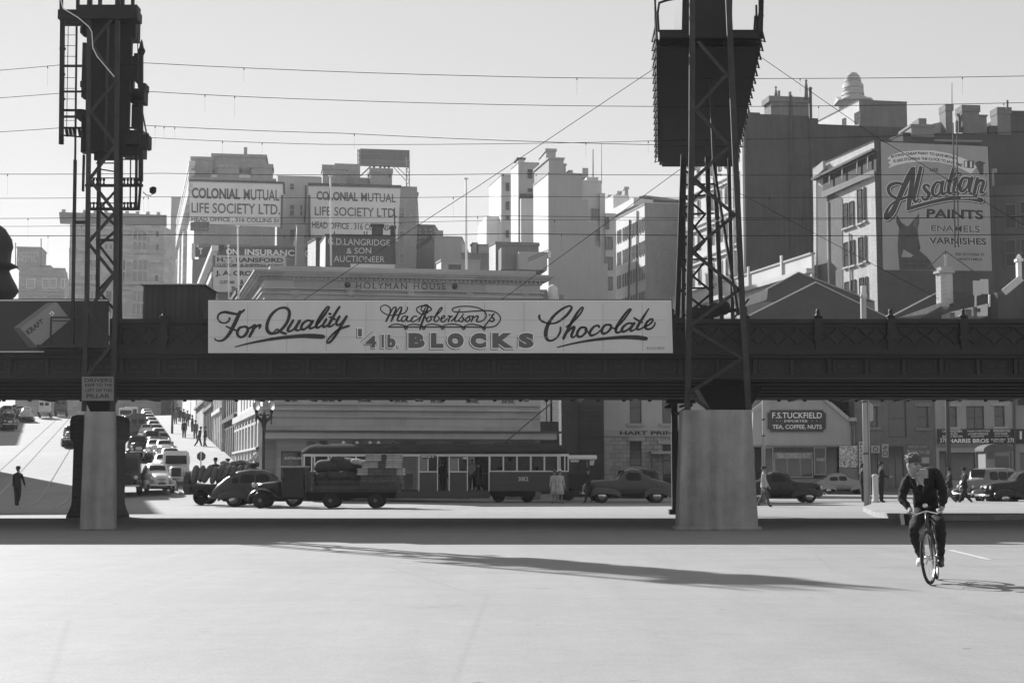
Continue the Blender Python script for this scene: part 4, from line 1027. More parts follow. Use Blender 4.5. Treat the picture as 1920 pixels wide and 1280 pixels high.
# moulded flank edge: stepping cornices
for y in (310, 328, 343, 352, 363):
 v = F_.uv(355, y)[1]; band(b.root, 'flank_cornice', STONEP, b.K, b.depth, v, v + .55, .75)
for i, x in enumerate((351, 344, 338)):
 band(b.root, 'flank_bay', STONEP, b.K, b.K.uv(x - 3, 420)[0], 8, b.H - 3, .5, u0=b.K.uv(x, 420)[0])
for s, d_ in (('panel', 0),):
 pl = [F_.pt(x, y, .03) for x, y in ((355.5, 339.5), (532, 344), (532.5, 363), (529.5, 366), (528, 426), (393, 421), (393, 416), (355.5, 415))]
 mb = MB(); mb.prism(pl, F_.n * -.05); obj('sign_panel', mb, WALLSIGN, b.root)
txtrows(F_, [('COLONIAL', ((359.5, 351.5), (450.5, 354), (450.5, 374.5), (359.5, 372)), .04), ('MUTUAL', ((457, 354.5), (524, 356), (524, 377), (457, 375)), .014),
             ('LIFE SOCIETY LTD.', ((359, 380), (525, 383), (525, 403), (359, 399)), .015), ('HEAD OFFICE , 316 COLLINS S\u1d1b', ((359, 406), (524, 410), (524, 419), (359, 416)), .02)], GREYINK, b.root)
mb = MB(); mb.bar(F_.pt(355, 338.2, .05), F_.pt(532.5, 343, .05), .25); mb.bar(F_.pt(532.6, 343, .05), F_.pt(533, 364, .05), .22); mb.bar(F_.pt(529, 366, .05), F_.pt(527.6, 428, .05), .22); obj('sign_edge', mb, mat('edge_line', .1), b.root)
h = rectpx(F_, [(357, 417, 391, 433)])[0]; fillw(F_, [(h[0], h[1], h[2], h[3])], b.root, FRAMED, GLASSL, -.12, cols=4, rows=2)
b = block('office_block', 'narrow pale block with small windows between the two white painted walls', 'office building', corner(514, 205), 600, 331, 8, mk_wall('pale_mid', .42), z0=5, sa=-25)
fillw(b.F, rectpx(b.F, [(543, 344, 552, 356), (543, 384, 552, 405), (562, 384, 567, 405), (543, 430, 552, 450)]), b.root, FRAME, GLASS, -.1, cols=1, rows=2)
pipe(b.root, b.F, 574, 348, 570, 440, .12); rblock(b.root, 'roof_house', RENDERM, b.F, 578, 338, 601, 350, 2, 6)
A = corner(578, 192)
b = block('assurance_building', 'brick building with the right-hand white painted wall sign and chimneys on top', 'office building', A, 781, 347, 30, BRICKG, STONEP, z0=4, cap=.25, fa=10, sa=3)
F_ = b.F
pl = [F_.pt(x, y, .03) for x, y in ((578.5, 347), (751, 352), (745.5, 452), (580, 440))]; mb = MB(); mb.prism(pl, F_.n * -.05); obj('sign_panel', mb, WALLSIGN, b.root)
mb = MB(); mb.bar(F_.pt(577, 345.5, .05), F_.pt(752, 350.3, .05), .35); mb.bar(F_.pt(580, 366, .05), F_.pt(580.5, 445, .05), .25); obj('sign_edge', mb, mat('edge_line', .1), b.root)
txtrows(F_, [('COLONIAL', ((593.5, 358), (671, 361), (671, 378), (593.5, 375)), .04), ('MUTUAL', ((677, 361), (742, 364), (742, 380), (677, 378)), .014),
             ('LIFE SOCIETY LTD.', ((590, 387), (744, 391), (744, 408), (590, 404)), .015), ('HEAD OFFICE . 316 COLLINS S\u1d1b', ((585, 415), (743, 422), (743, 433), (585, 428)), .02)], GREYINK, b.root)
fillw(F_, rectpx(F_, [(748.5, 389, 758.5, 409), (748.5, 433, 758.5, 453), (748.5, 475, 758.5, 496)]), b.root, FRAME, GLASSL, -.1, cols=1, rows=2)
rblock(b.root, 'side_stair', BRICKG, F_, 747, 366, 783, 380, .2, 8, cap=.4)
rblock(b.root, 'chimney', BRICKG, F_, 605, 318, 650, 349, 1.5, 3, cap=.6); rblock(b.root, 'chimney', BRICKG, F_, 694, 324, 735, 351, 1.2, 3, cap=.6)
rblock(b.root, 'upper_storey', BRICKG, F_, 627, 307, 675, 345, 6, 8); rblock(b.root, 'upper_storey', BRICKG, F_, 650, 333, 694, 350, 3, 6)
rblock(b.root, 'chimney', BRICKG, F_, 752, 356, 762, 372, .6, 1.2, cap=.3)
for x, y in ((701, 310), (713, 308), (721, 314), (729, 307), (620, 309)):
 mb = MB(); q = P(x, 325, 196); mb.lathe([(.12, 0), (.12, .8), (.2, .85), (.2, 1.0), (.08, 1.05)], q, 6); obj('chimney_pot', mb, LEAD, b.root)
# hoarding frame on its roof
hf_ = thing('roof_hoarding', 'empty dark billboard on tall lattice legs above the right painted wall', 'billboard', P(720, 345, 200))
Y = 200; Fh = Face(P(675, 308, Y), (math.cos(R(9)), math.sin(R(9)), 0))
mb = MB(); a = Fh.uv(675, 308); c = Fh.uv(768, 279); mb.obox(Fh.at(a[0], a[1] - .2), Fh.u * (c[0] - a[0]), Fh.v * (c[1] - a[1]), -Fh.n * .25); obj('panel', mb, mat('hoarding_back', .16, kind='boards', bs=(8, .5), mortar=.1), hf_)
mb = MB()
for x in (671, 674): mb.bar(P(x, 280, Y + 1), P(x + .5, 348, Y + 1), .12)
for k in range(8): mb.bar(P(671, 282 + 8 * k, Y + 1), P(674.5, 286 + 8 * k, Y + 1), .08)
obj('lattice_leg', mb, LEAD, hf_)
mb = MB()
for x in (762, 767.5): mb.bar(P(x, 295, Y + 1), P(x, 372, Y + 1), .14)
for k in range(10): mb.bar(P(762 if k % 2 else 767.5, 298 + 7 * k, Y + 1), P(767.5 if k % 2 else 762, 305 + 7 * k, Y + 1), .09)
obj('lattice_leg', mb, RENDERM, hf_)
mb = MB(); mb.bar(P(700, 307, Y + .8), P(676, 330, Y + .8), .14); mb.bar(P(738, 307, Y + .8), P(762, 330, Y + .8), .08); mb.bar(P(732, 307, Y + .8), P(761, 339, Y + .8), .08); obj('strut', mb, LEAD, hf_)
# insurance building, low, with white letters on a dark band
b = block('insurance_building', 'low brick building with large white letters on a dark band below the left painted wall', 'office building', tcorner(84), 592, 460, 12, BRICKM, STONEP, z0=6, cap=.2)
F_ = b.F; board(F_, 366, 463.5, 584, 482, .05, mat('band_dark', .10, var=.15), 'name_band', b.root, .004)
txtrows(F_, [('T', (373, 465, 380, 477), .03), ('ON', ((424, 466), (446, 466.5), (446, 477.5), (424, 477)), .03), ('INSURANCE', ((459, 467), (562, 469), (562, 481), (459, 478)), .03), ('C', ((572, 469), (579, 469), (579, 482), (572, 482)), .03)], PALEINK, b.root, .06)
for x0, x1 in ((352, 364),): rblock(b.root, 'pier', STONEP, F_, 359, 456, 364.5, 484, -.2, 1)
rblock(b.root, 'bay', RENDERD, F_, 360, 486, 384, 530, -.3, .8)
# houses with lit gables between
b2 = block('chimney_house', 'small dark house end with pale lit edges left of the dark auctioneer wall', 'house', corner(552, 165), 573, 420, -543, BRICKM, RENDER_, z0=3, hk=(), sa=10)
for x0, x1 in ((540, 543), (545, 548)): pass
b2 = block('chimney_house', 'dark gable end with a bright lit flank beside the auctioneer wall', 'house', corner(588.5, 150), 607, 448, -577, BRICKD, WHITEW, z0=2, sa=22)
# building with the two sign boards
b = block('merchant_building', 'end wall carries two pale stacked sign boards', 'office building', tcorner(46), 600, 500, 36, BRICKM, STONEP, z0=5, cap=.25)
F_ = b.F
board(F_, 404, 479.5, 536, 500, .06, mat('board_a', .42, var=.15), 'sign_board', b.root, .3); board(F_, 400, 501.5, 536, 548, .06, mat('board_b', .46, var=.15), 'sign_board', b.root, .3)
rblock(b.root, 'end_wall', BRICKM, F_, 397, 480, 537, 560, 0, .25)
FB = Face(F_.O + F_.n * .36, F_.u)
bA, bB = [c for c in b.root.children if c.name.startswith('sign_board')]
txtrows(FB, [('H.T. RANSFORD', ((407, 482), (531, 484), (531, 492), (407, 491)), .035), ('CUSTOMS & SHIPPING AGENT', ((406, 494), (532, 495), (532, 499), (406, 499)), .03)], INK, bA, .01)
txtrows(FB, [('J. A. CROW', ((404, 507), (490, 508), (490, 520), (404, 519)), .045), ('& CO', ((450, 524), (476, 525), (476, 534), (450, 533)), .04), ('CUSTOMS', (412, 526, 440, 532), .03), ('SHIPPING', ((434, 537), (480, 538), (480, 547), (434, 546)), .04)], INK, bB, .01)
rblock(b.root, 'parapet_scroll', STONED, F_, 401, 459, 420, 470, .2, .8)
for y in (520, 470): band(b.root, 'flank_cornice', STONEP, b.K, b.depth, F_.uv(403, y)[1], F_.uv(403, y)[1] + .5, .6)
nb = int(b.depth / 2.4)
fillw(b.K, [(1 + 2.4 * i, z, 2.2 + 2.4 * i, z + 2.2) for i in range(nb) for z in (6, 9.5, 13)], b.root, STONED, GLASS, -.06, cols=1, rows=2)
# auctioneer
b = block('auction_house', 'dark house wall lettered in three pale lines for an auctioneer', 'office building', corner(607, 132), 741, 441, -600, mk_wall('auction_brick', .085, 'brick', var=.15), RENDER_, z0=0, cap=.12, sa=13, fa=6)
F_ = b.F
txtrows(F_, [('G.D.LANGRIDGE', ((615, 446), (731, 450), (731, 461), (615, 459)), .0), ('& SON', ((650, 465), (696, 464), (696, 475.5), (650, 476)), .0), ('AUCTIONEER', ((626, 479), (721, 480.5), (721, 492), (626, 491)), .0)], mat('letters_grey', .55, var=.1), b.root, .03)
rblock(b.root, 'chimney', BRICKD, F_, 697, 422, 718, 442, 1, 1.2, cap=.1); rblock(b.root, 'chimney', BRICKD, F_, 732, 426, 740.5, 442, .5, 1, cap=.1)
rblock(b.root, 'skylight', RENDER_, F_, 657, 495, 740, 502, -3, .5); pipe(b.root, F_, 739.5, 390, 741, 495, .07)
for x in (626, 682, 687): rblock(b.root, 'vent', LEAD, F_, x, 434, x + 2, 442, .5, .3)
# ---------- middle of the skyline
b = block('rear_building', 'grey rear wall with an outside stair right of the right painted wall', 'office building', corner(781, 205), 815, 423, 14, RENDERD, z0=3, sa=-3)
fillw(b.F, rectpx(b.F, [(783, 426, 792, 450), (794, 426, 802, 450), (804, 426, 812, 450)]), b.root, FRAMED, GLASSL, -.1, cols=1, rows=3)
mb = MB()
for i in range(9): mb.bar(P(781 + 4 * i, 465 - 2.7 * i, 196), P(785 + 4 * i, 462.3 - 2.7 * i, 196), .12, .5)
for h in (6, 12): mb.bar(P(781, 465 - h, 196), P(817, 441 - h, 196), .06)
tag(obj('outside_stair', mb, LEAD, b.root), None, None)
b = block('rear_building', 'mid-grey blank building with a sloping parapet behind the central flagpole', 'office building', corner(813, 190), 866, 445, 14, RENDERM, z0=3, sa=-2)
rblock(b.root, 'lift_house', RENDERM, b.F, 817, 432, 831, 446, 1, 4); rblock(b.root, 'step', RENDERM, b.F, 835, 443, 865, 446, 1, 4)
b = block('rear_building', 'long low grey wall with two brick chimney stacks behind the central flagpole', 'office building', corner(864, 180), 920, 476, 14, RENDERD, z0=2, sa=-2)
for x0, y0, x1 in ((887, 457, 894), (897, 460, 917)): rblock(b.root, 'chimney', BRICKG, b.F, x0, y0, x1, 477, 1, 2, cap=.15)
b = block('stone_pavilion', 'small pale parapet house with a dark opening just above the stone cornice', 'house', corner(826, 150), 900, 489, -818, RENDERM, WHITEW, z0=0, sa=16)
h = rectpx(b.F, [(841, 496, 864, 506)])[0]; mb = MB(); mb.obox(b.F.at(h[0], h[1], .004), b.F.u * (h[2] - h[0]), b.F.v * (h[3] - h[1]), b.F.n * .03); obj('opening', mb, GLASS, b.root)
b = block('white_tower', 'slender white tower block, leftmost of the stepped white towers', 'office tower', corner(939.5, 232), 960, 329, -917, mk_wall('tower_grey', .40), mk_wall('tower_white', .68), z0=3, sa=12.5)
fillw(b.F, rectpx(b.F, [(948, 343, 955, 358), (948, 378, 955, 394), (948, 404, 955, 412), (948, 432, 954, 446)]), b.root, FRAMED, GLASS, -.1, cols=1, rows=2)
rblock(b.root, 'lower_wing', mk_wall('tower_white', .68), b.F, 912, 405, 939, 505, 2, 10)
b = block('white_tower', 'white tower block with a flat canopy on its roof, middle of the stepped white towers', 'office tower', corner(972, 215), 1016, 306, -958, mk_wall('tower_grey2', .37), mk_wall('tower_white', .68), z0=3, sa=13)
fillw(b.F, rectpx(b.F, [(989, 318, 998, 335), (989, 354, 998, 360)]), b.root, FRAMED, GLASS, -.1, cols=1, rows=2)
fillw(b.F, rectpx(b.F, [(983, 378, 998, 402), (985, 414, 997, 438), (987, 449, 995, 456)]), b.root, FRAME, GLASSL, -.12, cols=4, rows=5)
rblock(b.root, 'lower_front', RENDER_, b.F, 977, 372, 1000, 460, -1.2, 1.19); band(b.root, 'ledge', LEAD, b.F, b.w, b.F.uv(972, 371)[1], b.F.uv(972, 371)[1] + .5, .8)
rblock(b.root, 'roof_canopy', LEAD, b.F, 969, 295.5, 986, 298, 1, 3); rblock(b.root, 'lift_house', RENDER_, b.F, 971, 298, 983, 307, 1.3, 2)
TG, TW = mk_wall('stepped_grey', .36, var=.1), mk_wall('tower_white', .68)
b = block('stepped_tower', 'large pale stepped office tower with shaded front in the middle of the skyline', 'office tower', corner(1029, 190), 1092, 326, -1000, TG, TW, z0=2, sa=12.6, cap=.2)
F_ = b.F
fillw(b.K, rectpx(b.K, []), b.root)
rblock(b.root, 'lift_tower', TG, F_, 1029, 299, 1057, 330, .01, 8, b.s, cap=.25); rblock(b.root, 'lift_tower', TG, F_, 1024, 284, 1042, 300, 1.5, 5, cap=.35); rblock(b.root, 'lift_tower', TG, F_, 1057, 310, 1061, 330, .5, 6, cap=.2)
rblock(b.root, 'plant_room', BRICKM, F_, 1061, 325, 1091, 334, .8, 8); rblock(b.root, 'plant_room', RENDERM, F_, 1066, 319, 1074, 327, 1, 3)
for x0, y0, x1 in ((1092, 374, 1104), (1104, 416, 1116), (1116, 463, 1128), (1128, 494, 1140)):
 rblock(b.root, 'setback', TG, F_, x0 + .05, y0, x1, 600, .02 + (x0 - 1092) * .004, 10, b.s, bottom=0)
PW = mk_wall('stepped_pale', .56)
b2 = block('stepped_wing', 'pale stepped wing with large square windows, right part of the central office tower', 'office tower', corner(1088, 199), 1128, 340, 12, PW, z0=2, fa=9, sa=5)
rblock(b2.root, 'parapet_step', PW, b2.F, 1100, 332, 1122, 341, .5, 5); rblock(b2.root, 'stair_head', RENDERM, b2.F, 1092, 315, 1103, 332, 2, 3)
rblock(b2.root, 'lower_wing', PW, b2.F, 1126, 362, 1136, 600, -.6, 10, b2.s, bottom=0); rblock(b2.root, 'lower_wing', PW, b2.F, 1136, 400, 1156, 600, -1.0, 10, b2.s, bottom=0)
F2 = Face(b2.F.O + b2.F.n * 1.0, b2.F.u)
fillw(b2.F, rectpx(b2.F, [(1108, 391, 1124, 412), (1115, 430, 1124, 452)]), b2.root, FRAME, GLASSL, -.12, cols=3, rows=1)
fillw(F2, rectpx(F2, [(1134.5, 408, 1142, 430), (1134.5, 444, 1148.5, 468), (1135, 482, 1148.5, 506), (1138, 519, 1148.5, 544)]), b2.root, FRAMED, GLASSL, -.12, cols=2, rows=1)
pipe(b2.root, b2.F, 1130, 368, 1128, 490, .15)
mast(1112, 280, 335, 200, .09, 'thin roof mast on the right part of the central stepped tower')
mast(1128, 268, 345, 203, .05, 'hair-thin tall roof mast at the right edge of the central stepped tower')
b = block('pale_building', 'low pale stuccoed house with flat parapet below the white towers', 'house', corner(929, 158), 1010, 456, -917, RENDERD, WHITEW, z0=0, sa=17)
rblock(b.root, 'parapet', RENDERD, b.F, 931, 456, 1012, 459, -.1, .3); rblock(b.root, 'front_wing', RENDERM, b.F, 973, 472, 1026, 505, -4, 4); rblock(b.root, 'front_wing', RENDERD, b.F, 940, 464, 973, 505, -2.5, 2.4)
rblock(b.root, 'parapet_pier', WHITEW, b.F, 1027, 471, 1033, 483, -4, .6);
mb = MB()
for h in (0, 3, 6): mb.bar(P(990, 490 - h, 150), P(1028, 474 - h, 150), .06)
obj('stair_rail', mb, LEAD, b.root)
tk = thing('water_tank', 'small round lit tank on a stand right of the stone cornice end', 'water tank', P(1036, 560, 120))
mb = MB(); q = P(1036, 563, 120); mb.lathe([(.42, 0), (.42, 1.0), (.3, 1.15), (.04, 1.3)], q, 12); obj('drum', mb, RENDER_, tk)
mb = MB(); mb.box(q.x - 1.1, q.y + .2, q.z - 6, q.x - .3, q.y + 1.5, q.z + .9); mb.box(q.x + .5, q.y + .3, q.z - 6, q.x + .9, q.y + 1, q.z + .5); obj('stand', mb, BRICKM, tk)
# warehouse with rows of narrow windows
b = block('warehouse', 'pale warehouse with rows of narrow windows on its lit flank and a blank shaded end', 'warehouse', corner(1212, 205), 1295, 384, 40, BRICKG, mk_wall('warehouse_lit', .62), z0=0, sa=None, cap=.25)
K = b.K
xs_ = [(1145.5, 1148), (1152, 1154.5), (1158, 1160), (1162, 1164.5), (1168, 1170.5), (1172.5, 1175), (1177, 1179.5), (1183, 1186), (1188, 1190.5), (1192.5, 1196), (1199, 1202), (1204, 1207), (1208.5, 1211)]
hk = []
for y0, y1 in ((407, 433), (450, 477), (497, 523), (545, 565)):
 v1, v0 = K.uv(1210, y0)[1], K.uv(1210, y1)[1]
 for x0, x1 in xs_:
  u1, u0 = K.uv(x0, y1)[0], K.uv(x1, y1)[0]; hk.append((u0, v0, u1, v1))
fillw(K, hk, b.root, mat('sash_grey', .25), mat('pane_grey', .06, rough=.3), -.05, cols=1, rows=2)
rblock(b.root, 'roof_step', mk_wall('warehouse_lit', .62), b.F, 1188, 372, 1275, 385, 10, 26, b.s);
mb = MB(); a, c = P(1192, 374, 214), P(1277, 379, 220); mb.bar(P(1204, 369, 212), P(1278, 378, 218), 1.2, .3); obj('roof_slope', mb, TIN, b.root)
band(b.root, 'ledge', LEAD, b.F, b.w, b.H - .02 + .4, b.H + .75, .02, u0=1.2)
for x, y in ((1144, 370), (1162, 363), (1175, 355)): rblock(b.root, 'chimney', RENDERM, b.F, x - 3.5, y, x + 3, y + 14, 34, 1.2, cap=.4)
pipe(b.root, K, 1182, 412, 1180, 560, .12); pipe(b.root, K, 1196, 395, 1195, 560, .1)
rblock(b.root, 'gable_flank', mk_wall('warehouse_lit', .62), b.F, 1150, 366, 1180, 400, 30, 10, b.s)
# ---------- right: arched building, domed building, dark row
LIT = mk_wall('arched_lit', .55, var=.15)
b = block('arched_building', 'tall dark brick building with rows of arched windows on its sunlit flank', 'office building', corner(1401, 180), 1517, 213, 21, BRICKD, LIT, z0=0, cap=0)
K, F_ = b.K, b.F
vA = []
for x0, x1 in ((1386, 1392), (1361, 1367), (1348, 1353), (1333.5, 1338), (1308, 1313), (1297, 1301), (1289, 1293)):
 for yr in ((272, 305), (333, 368), (403, 437), (472, 507), (545, 575)):
  pass
arch = []
for (x0, x1) in ((1387, 1392.5), (1361, 1366), (1349, 1353.5), (1334, 1338.5), (1309, 1313), (1297, 1300.5), (1287.5, 1291)):
 for zt, zb in ((271, 300), (336, 369), (404, 437), (473, 507), (543, 575)):
  v1, v0 = K.uv(1390, zt)[1], K.uv(1390, zb)[1]; u0, u1 = K.uv(x1, 440)[0], K.uv(x0, 440)[0]; arch.append((u0, v0, u1, v1))
for a, c, e, d in arch:
 r = (e - a) / 2; m_ = (a + e) / 2
 mb = MB(); pl = [K.at(a - .12, c, .01), K.at(e + .12, c, .01)] + [K.at(m_ + (r + .12) * math.cos(t * math.pi / 8), d - r + (r + .12) * math.sin(t * math.pi / 8), .01) for t in range(9)]
 mb.prism(pl, K.n * .08); w = obj('window', mb, STONEP, b.root)
 mb = MB(); pl = [K.at(a, c, .092), K.at(e, c, .092)] + [K.at(m_ + r * math.cos(t * math.pi / 8), d - r + r * math.sin(t * math.pi / 8), .092) for t in range(9)]
 mb.prism(pl, K.n * .02); obj('pane', mb, mat('pane_dark', .03, rough=.3), w)
for y in (232, 250, 262, 316, 326, 384, 394, 452, 462, 522, 532):
 v = K.uv(1398, y)[1]; band(b.root, 'string_course', LIT, K, b.depth, v - .12, v + .12, .25)
for x in (1400.5, 1396, 1379, 1372): band(b.root, 'pilaster', LIT, K, K.uv(x, 440)[0] + .35, 0, b.H - 1, .3, u0=max(0.01, K.uv(x, 440)[0]))
pipe(b.root, K, 1398, 240, 1402, 540, .12); pipe(b.root, K, 1393, 255, 1396, 540, .1)
CH = mk_wall('chimney_brick', .15, 'brick', var=.25)
rblock(b.root, 'chimney_stack', CH, F_, 1446, 186, 1517, 226, .01, 2.5, cap=.0); rblock(b.root, 'chimney_cap', CH, F_, 1442, 181, 1519, 190, -.15, 2.8)
rblock(b.root, 'gable', BRICKD, F_, 1517.1, 222, 1541, 600, .06, 8, bottom=0); rblock(b.root, 'rear_wing', BRICKD, F_, 1541.1, 237, 1745, 600, .12, 8, bottom=0); rblock(b.root, 'parapet_block', BRICKD, F_, 1402, 211, 1425, 216, .05, 1)
# (front right of x=1540 is lower: the parapet steps)
rblock(b.root, 'chimney_pot', CH, F_, 1459, 170, 1463, 182, .6, .4); rblock(b.root, 'chimney_pot', CH, F_, 1480, 172, 1484, 182, .6, .4)
mb = MB(); q = P(1455, 181, 181); mb.lathe([(.22, 0), (.1, .9), (.04, 1.0), (.2, 1.1), (.04, 1.25), (.02, 1.4)], q, 8); obj('finial', mb, CH, b.root)
mb = MB(); mb.lathe([(.25, 0), (.2, 1.6), (.1, 2.2), (.2, 2.3), (.03, 2.5)], P(1512, 186, 181), 8); obj('finial', mb, CH, b.root)
mb = MB(); mb.lathe([(.18, 0), (.17, 3.8), (.3, 3.85), (.02, 4.1)], P(1520.5, 224, 179.5), 8); obj('flue', mb, LEAD, b.root)
for x in (1482, 1522): pipe(b.root, F_, x, 180 if x < 1500 else 225, x + 2, 470, .22 if x < 1500 else .3, BRICKD, 'buttress')
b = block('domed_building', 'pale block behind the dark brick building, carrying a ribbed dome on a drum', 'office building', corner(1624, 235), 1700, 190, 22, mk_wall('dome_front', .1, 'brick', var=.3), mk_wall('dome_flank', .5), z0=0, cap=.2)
fillw(b.K, rectpx(b.K, [(1603, 210, 1614, 232), (1580, 222, 1586, 235)]), b.root, FRAMED, GLASS, -.05, cols=1, rows=2)
DOME = mk_wall('dome_stone', .36)
q = P(1600, 208, 246); s = 246 / 2800.0
mb = MB()
mb.lathe([(28 * s, -2 * s), (28 * s, 14 * s), (32 * s, 16 * s), (32 * s, 20 * s), (21 * s, 24 * s), (21 * s, 36 * s), (20 * s, 36.5 * s), (20 * s, 50 * s)], q, 8, ang=.4); obj('drum', mb, DOME, b.root)
mb = MB(); mb.lathe([(20 * s, 36 * s), (20 * s, 42 * s), (17 * s, 43 * s), (17 * s, 46 * s), (18 * s, 47 * s), (18 * s, 52 * s), (16 * s, 53 * s), (15.5 * s, 60 * s), (13 * s, 67 * s), (8.5 * s, 72.5 * s), (3 * s, 75 * s), (.5 * s, 75.5 * s)], q, 20); obj('dome', mb, DOME, b.root)
for r_, z_ in ((21.3, 30), (20.3, 43), (18.3, 50), (16.3, 56), (13.6, 66)): mb = MB(); mb.lathe([(r_ * s, (z_ - .7) * s), (r_ * s, (z_ + .5) * s)], q, 20); obj('rib', mb, RENDERD, b.root)
mb = MB()
for sx, sy in ((-1, 0), (0, -1), (1, 0)):
 c = q + Vector((sx * 24 * s, sy * 24 * s, 0)); t_ = Vector((-sy, sx, 0)) if sx == 0 else Vector((0, 1, 0))
 if sx == 0: t_ = Vector((1, 0, 0))
 n_ = Vector((sx, sy, 0)); mb.prism([c - t_ * 26 * s + Vector((0, 0, 15 * s)), c + t_ * 26 * s + Vector((0, 0, 15 * s)), c + Vector((0, 0, 27 * s))], n_ * 9 * s)
obj('pediment', mb, DOME, b.root, fix=True)
b = block('terrace_row', 'long dark brick terrace with several chimney stacks on the right skyline', 'terrace', corner(1706, 176), 1990, 252, 24, mk_wall('row_brick', .05, 'brick', var=.22), z0=0, cap=.2, fa=5)
F_ = b.F
for x0, y0, x1 in ((1724, 222, 1736), (1774, 195, 1787), (1805, 197, 1837), (1871, 201, 1896)):
 rblock(b.root, 'chimney', CH, F_, x0, y0 + 8, x1, 256, 1, 2, cap=0); rblock(b.root, 'chimney_cap', CH, F_, x0 - 1.3, y0, x1 + 1.3, y0 + 12, .9, 2.2)
rblock(b.root, 'chimney', CH, F_, 1837, 218, 1851, 256, 1.2, 2, cap=.15); rblock(b.root, 'upper_storey', RENDERD, F_, 1709, 238, 1752, 256, -.4, 4, cap=.3); rblock(b.root, 'upper_storey', BRICKD, F_, 1896, 215, 1990, 256, 1.4, 8, cap=.4); rblock(b.root, 'upper_storey', BRICKD, F_, 1855, 236, 1875, 256, 1.2, 6)
mb = MB(); mb.prism([P(x, y, 179) for x, y in ((1731, 244), (1750, 232), (1764, 229), (1770, 232), (1775, 240), (1775, 250), (1731, 250))], (0, 8, 0)); obj('curved_roof', mb, RENDERM, b.root)
for x, y0 in ((1794, 228), (1800, 216), (1805, 238)):
 mb = MB(); mb.tube([P(x, 248, 177), P(x, y0 + 5, 177), P(x - 2, y0, 177), P(x - 5, y0 - 1, 177)] if x == 1800 else [P(x, 248, 177), P(x, y0, 177)], .16, 6); obj('flue', mb, LEAD, b.root)
mb = MB(); mb.tube([P(1889, 205, 177), P(1889, 188, 177)], .12, 6); obj('flue', mb, LEAD, b.root)
for x0, y in ((1752, 262), (1700, 270)): rblock(b.root, 'ledge', RENDERD, F_, x0, y, x0 + 90, y + 3, -.3, .3)
mast(1785, 155, 196, 177, .05, 'thin roof mast on the second chimney from the left of the dark terrace')
# painted dog sign building
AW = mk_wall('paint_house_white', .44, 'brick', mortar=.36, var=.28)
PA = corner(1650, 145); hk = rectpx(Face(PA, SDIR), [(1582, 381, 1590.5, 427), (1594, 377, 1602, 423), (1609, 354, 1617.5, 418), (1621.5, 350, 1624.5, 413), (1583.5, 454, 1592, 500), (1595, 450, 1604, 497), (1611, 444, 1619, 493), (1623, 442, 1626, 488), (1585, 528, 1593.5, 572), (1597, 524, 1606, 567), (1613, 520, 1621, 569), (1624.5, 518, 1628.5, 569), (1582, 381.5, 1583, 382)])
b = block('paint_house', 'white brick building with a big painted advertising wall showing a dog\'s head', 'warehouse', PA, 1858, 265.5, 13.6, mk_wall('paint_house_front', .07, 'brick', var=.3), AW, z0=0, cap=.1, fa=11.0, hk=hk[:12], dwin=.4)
F_, K = b.F, b.K
fillw(K, hk, b.root, FRAMED, mat('pane_dark', .03, rough=.3), -.06, cols=1, rows=2)
for h in hk[:12]:
 mb = MB(); mb.obox(K.at(h[0] - .15, h[1] - .2, .01), K.u * (h[2] - h[0] + .3), K.v * .16, K.n * .2); obj('sill', mb, AW, b.root)
# glazed gallery under the eaves
def kq(pts, d0, d1, m, name):
 mb = MB(); mb.prism([K.pt(x, y, d0) for x, y in pts], K.n * (d1 - d0)); return obj(name, mb, m, b.root, fix=True)
kq([(1545, 334), (1645, 286), (1645, 322), (1545, 368)], .05, .12, mat('gallery_dark', .035, var=.2), 'gallery')
kq([(1546, 360), (1645, 318), (1645, 328), (1546, 372)], .3, .36, RENDERD, 'gallery_rail'); kq([(1531, 334), (1645, 279), (1645, 283), (1531, 339)], .0, .6, LEAD, 'eaves')
for x in (1560, 1584, 1612, 1632): kq([(x, 326 - (x - 1545) * .4), (x + 2, 325 - (x - 1545) * .4), (x + 2, 352 - (x - 1545) * .4), (x, 353 - (x - 1545) * .4)], .3, .38, RENDERD, 'gallery_post')
kq([(1533, 318), (1551, 302), (1552, 318), (1536, 333)], .2, .5, RENDERM, 'lean_to'); kq([(1527, 325), (1532, 322), (1532, 560), (1527, 562)], 0, .1, AW, 'party_wall')
kq([(1533, 345), (1580, 372), (1581, 592), (1535, 592)], .02, .045, mk_wall('recess_shade_brick', .12, 'brick', var=.3), 'recess_shade')  # flat dark sheet on the wall, coloured to stand for a recess in shade
pipe(b.root, K, 1554, 378, 1556, 545, .1, RENDER_); pipe(b.root, K, 1594, 437, 1597, 570, .09, RENDER_)
PB = mat('paint_sign_ground', .33, var=.12, scale=.5, bump=.05)
pl = [F_.pt(x, y, .02) for x, y in ((1650, 266), (1852, 274.5), (1861, 508), (1653, 506))]; mb = MB(); mb.prism(pl, F_.n * -.02); obj('sign_panel', mb, PB, b.root)
mb = MB()
for p_, q_ in (((1650, 265), (1853, 273.5)), ((1650, 266), (1654, 506)), ((1853, 274), (1861, 508))): mb.bar(F_.pt(*p_, .03), F_.pt(*q_, .03), .1, .04)
obj('sign_edge', mb, INK, b.root)
A4 = lambda l: [(1640 + x / 8.727, 300 + y / 8.727, w / 8.727) for x, y, w in l]
A5 = lambda l: [(1620 + x / 4.739, 250 + y / 4.739, w / 4.739) for x, y, w in l]
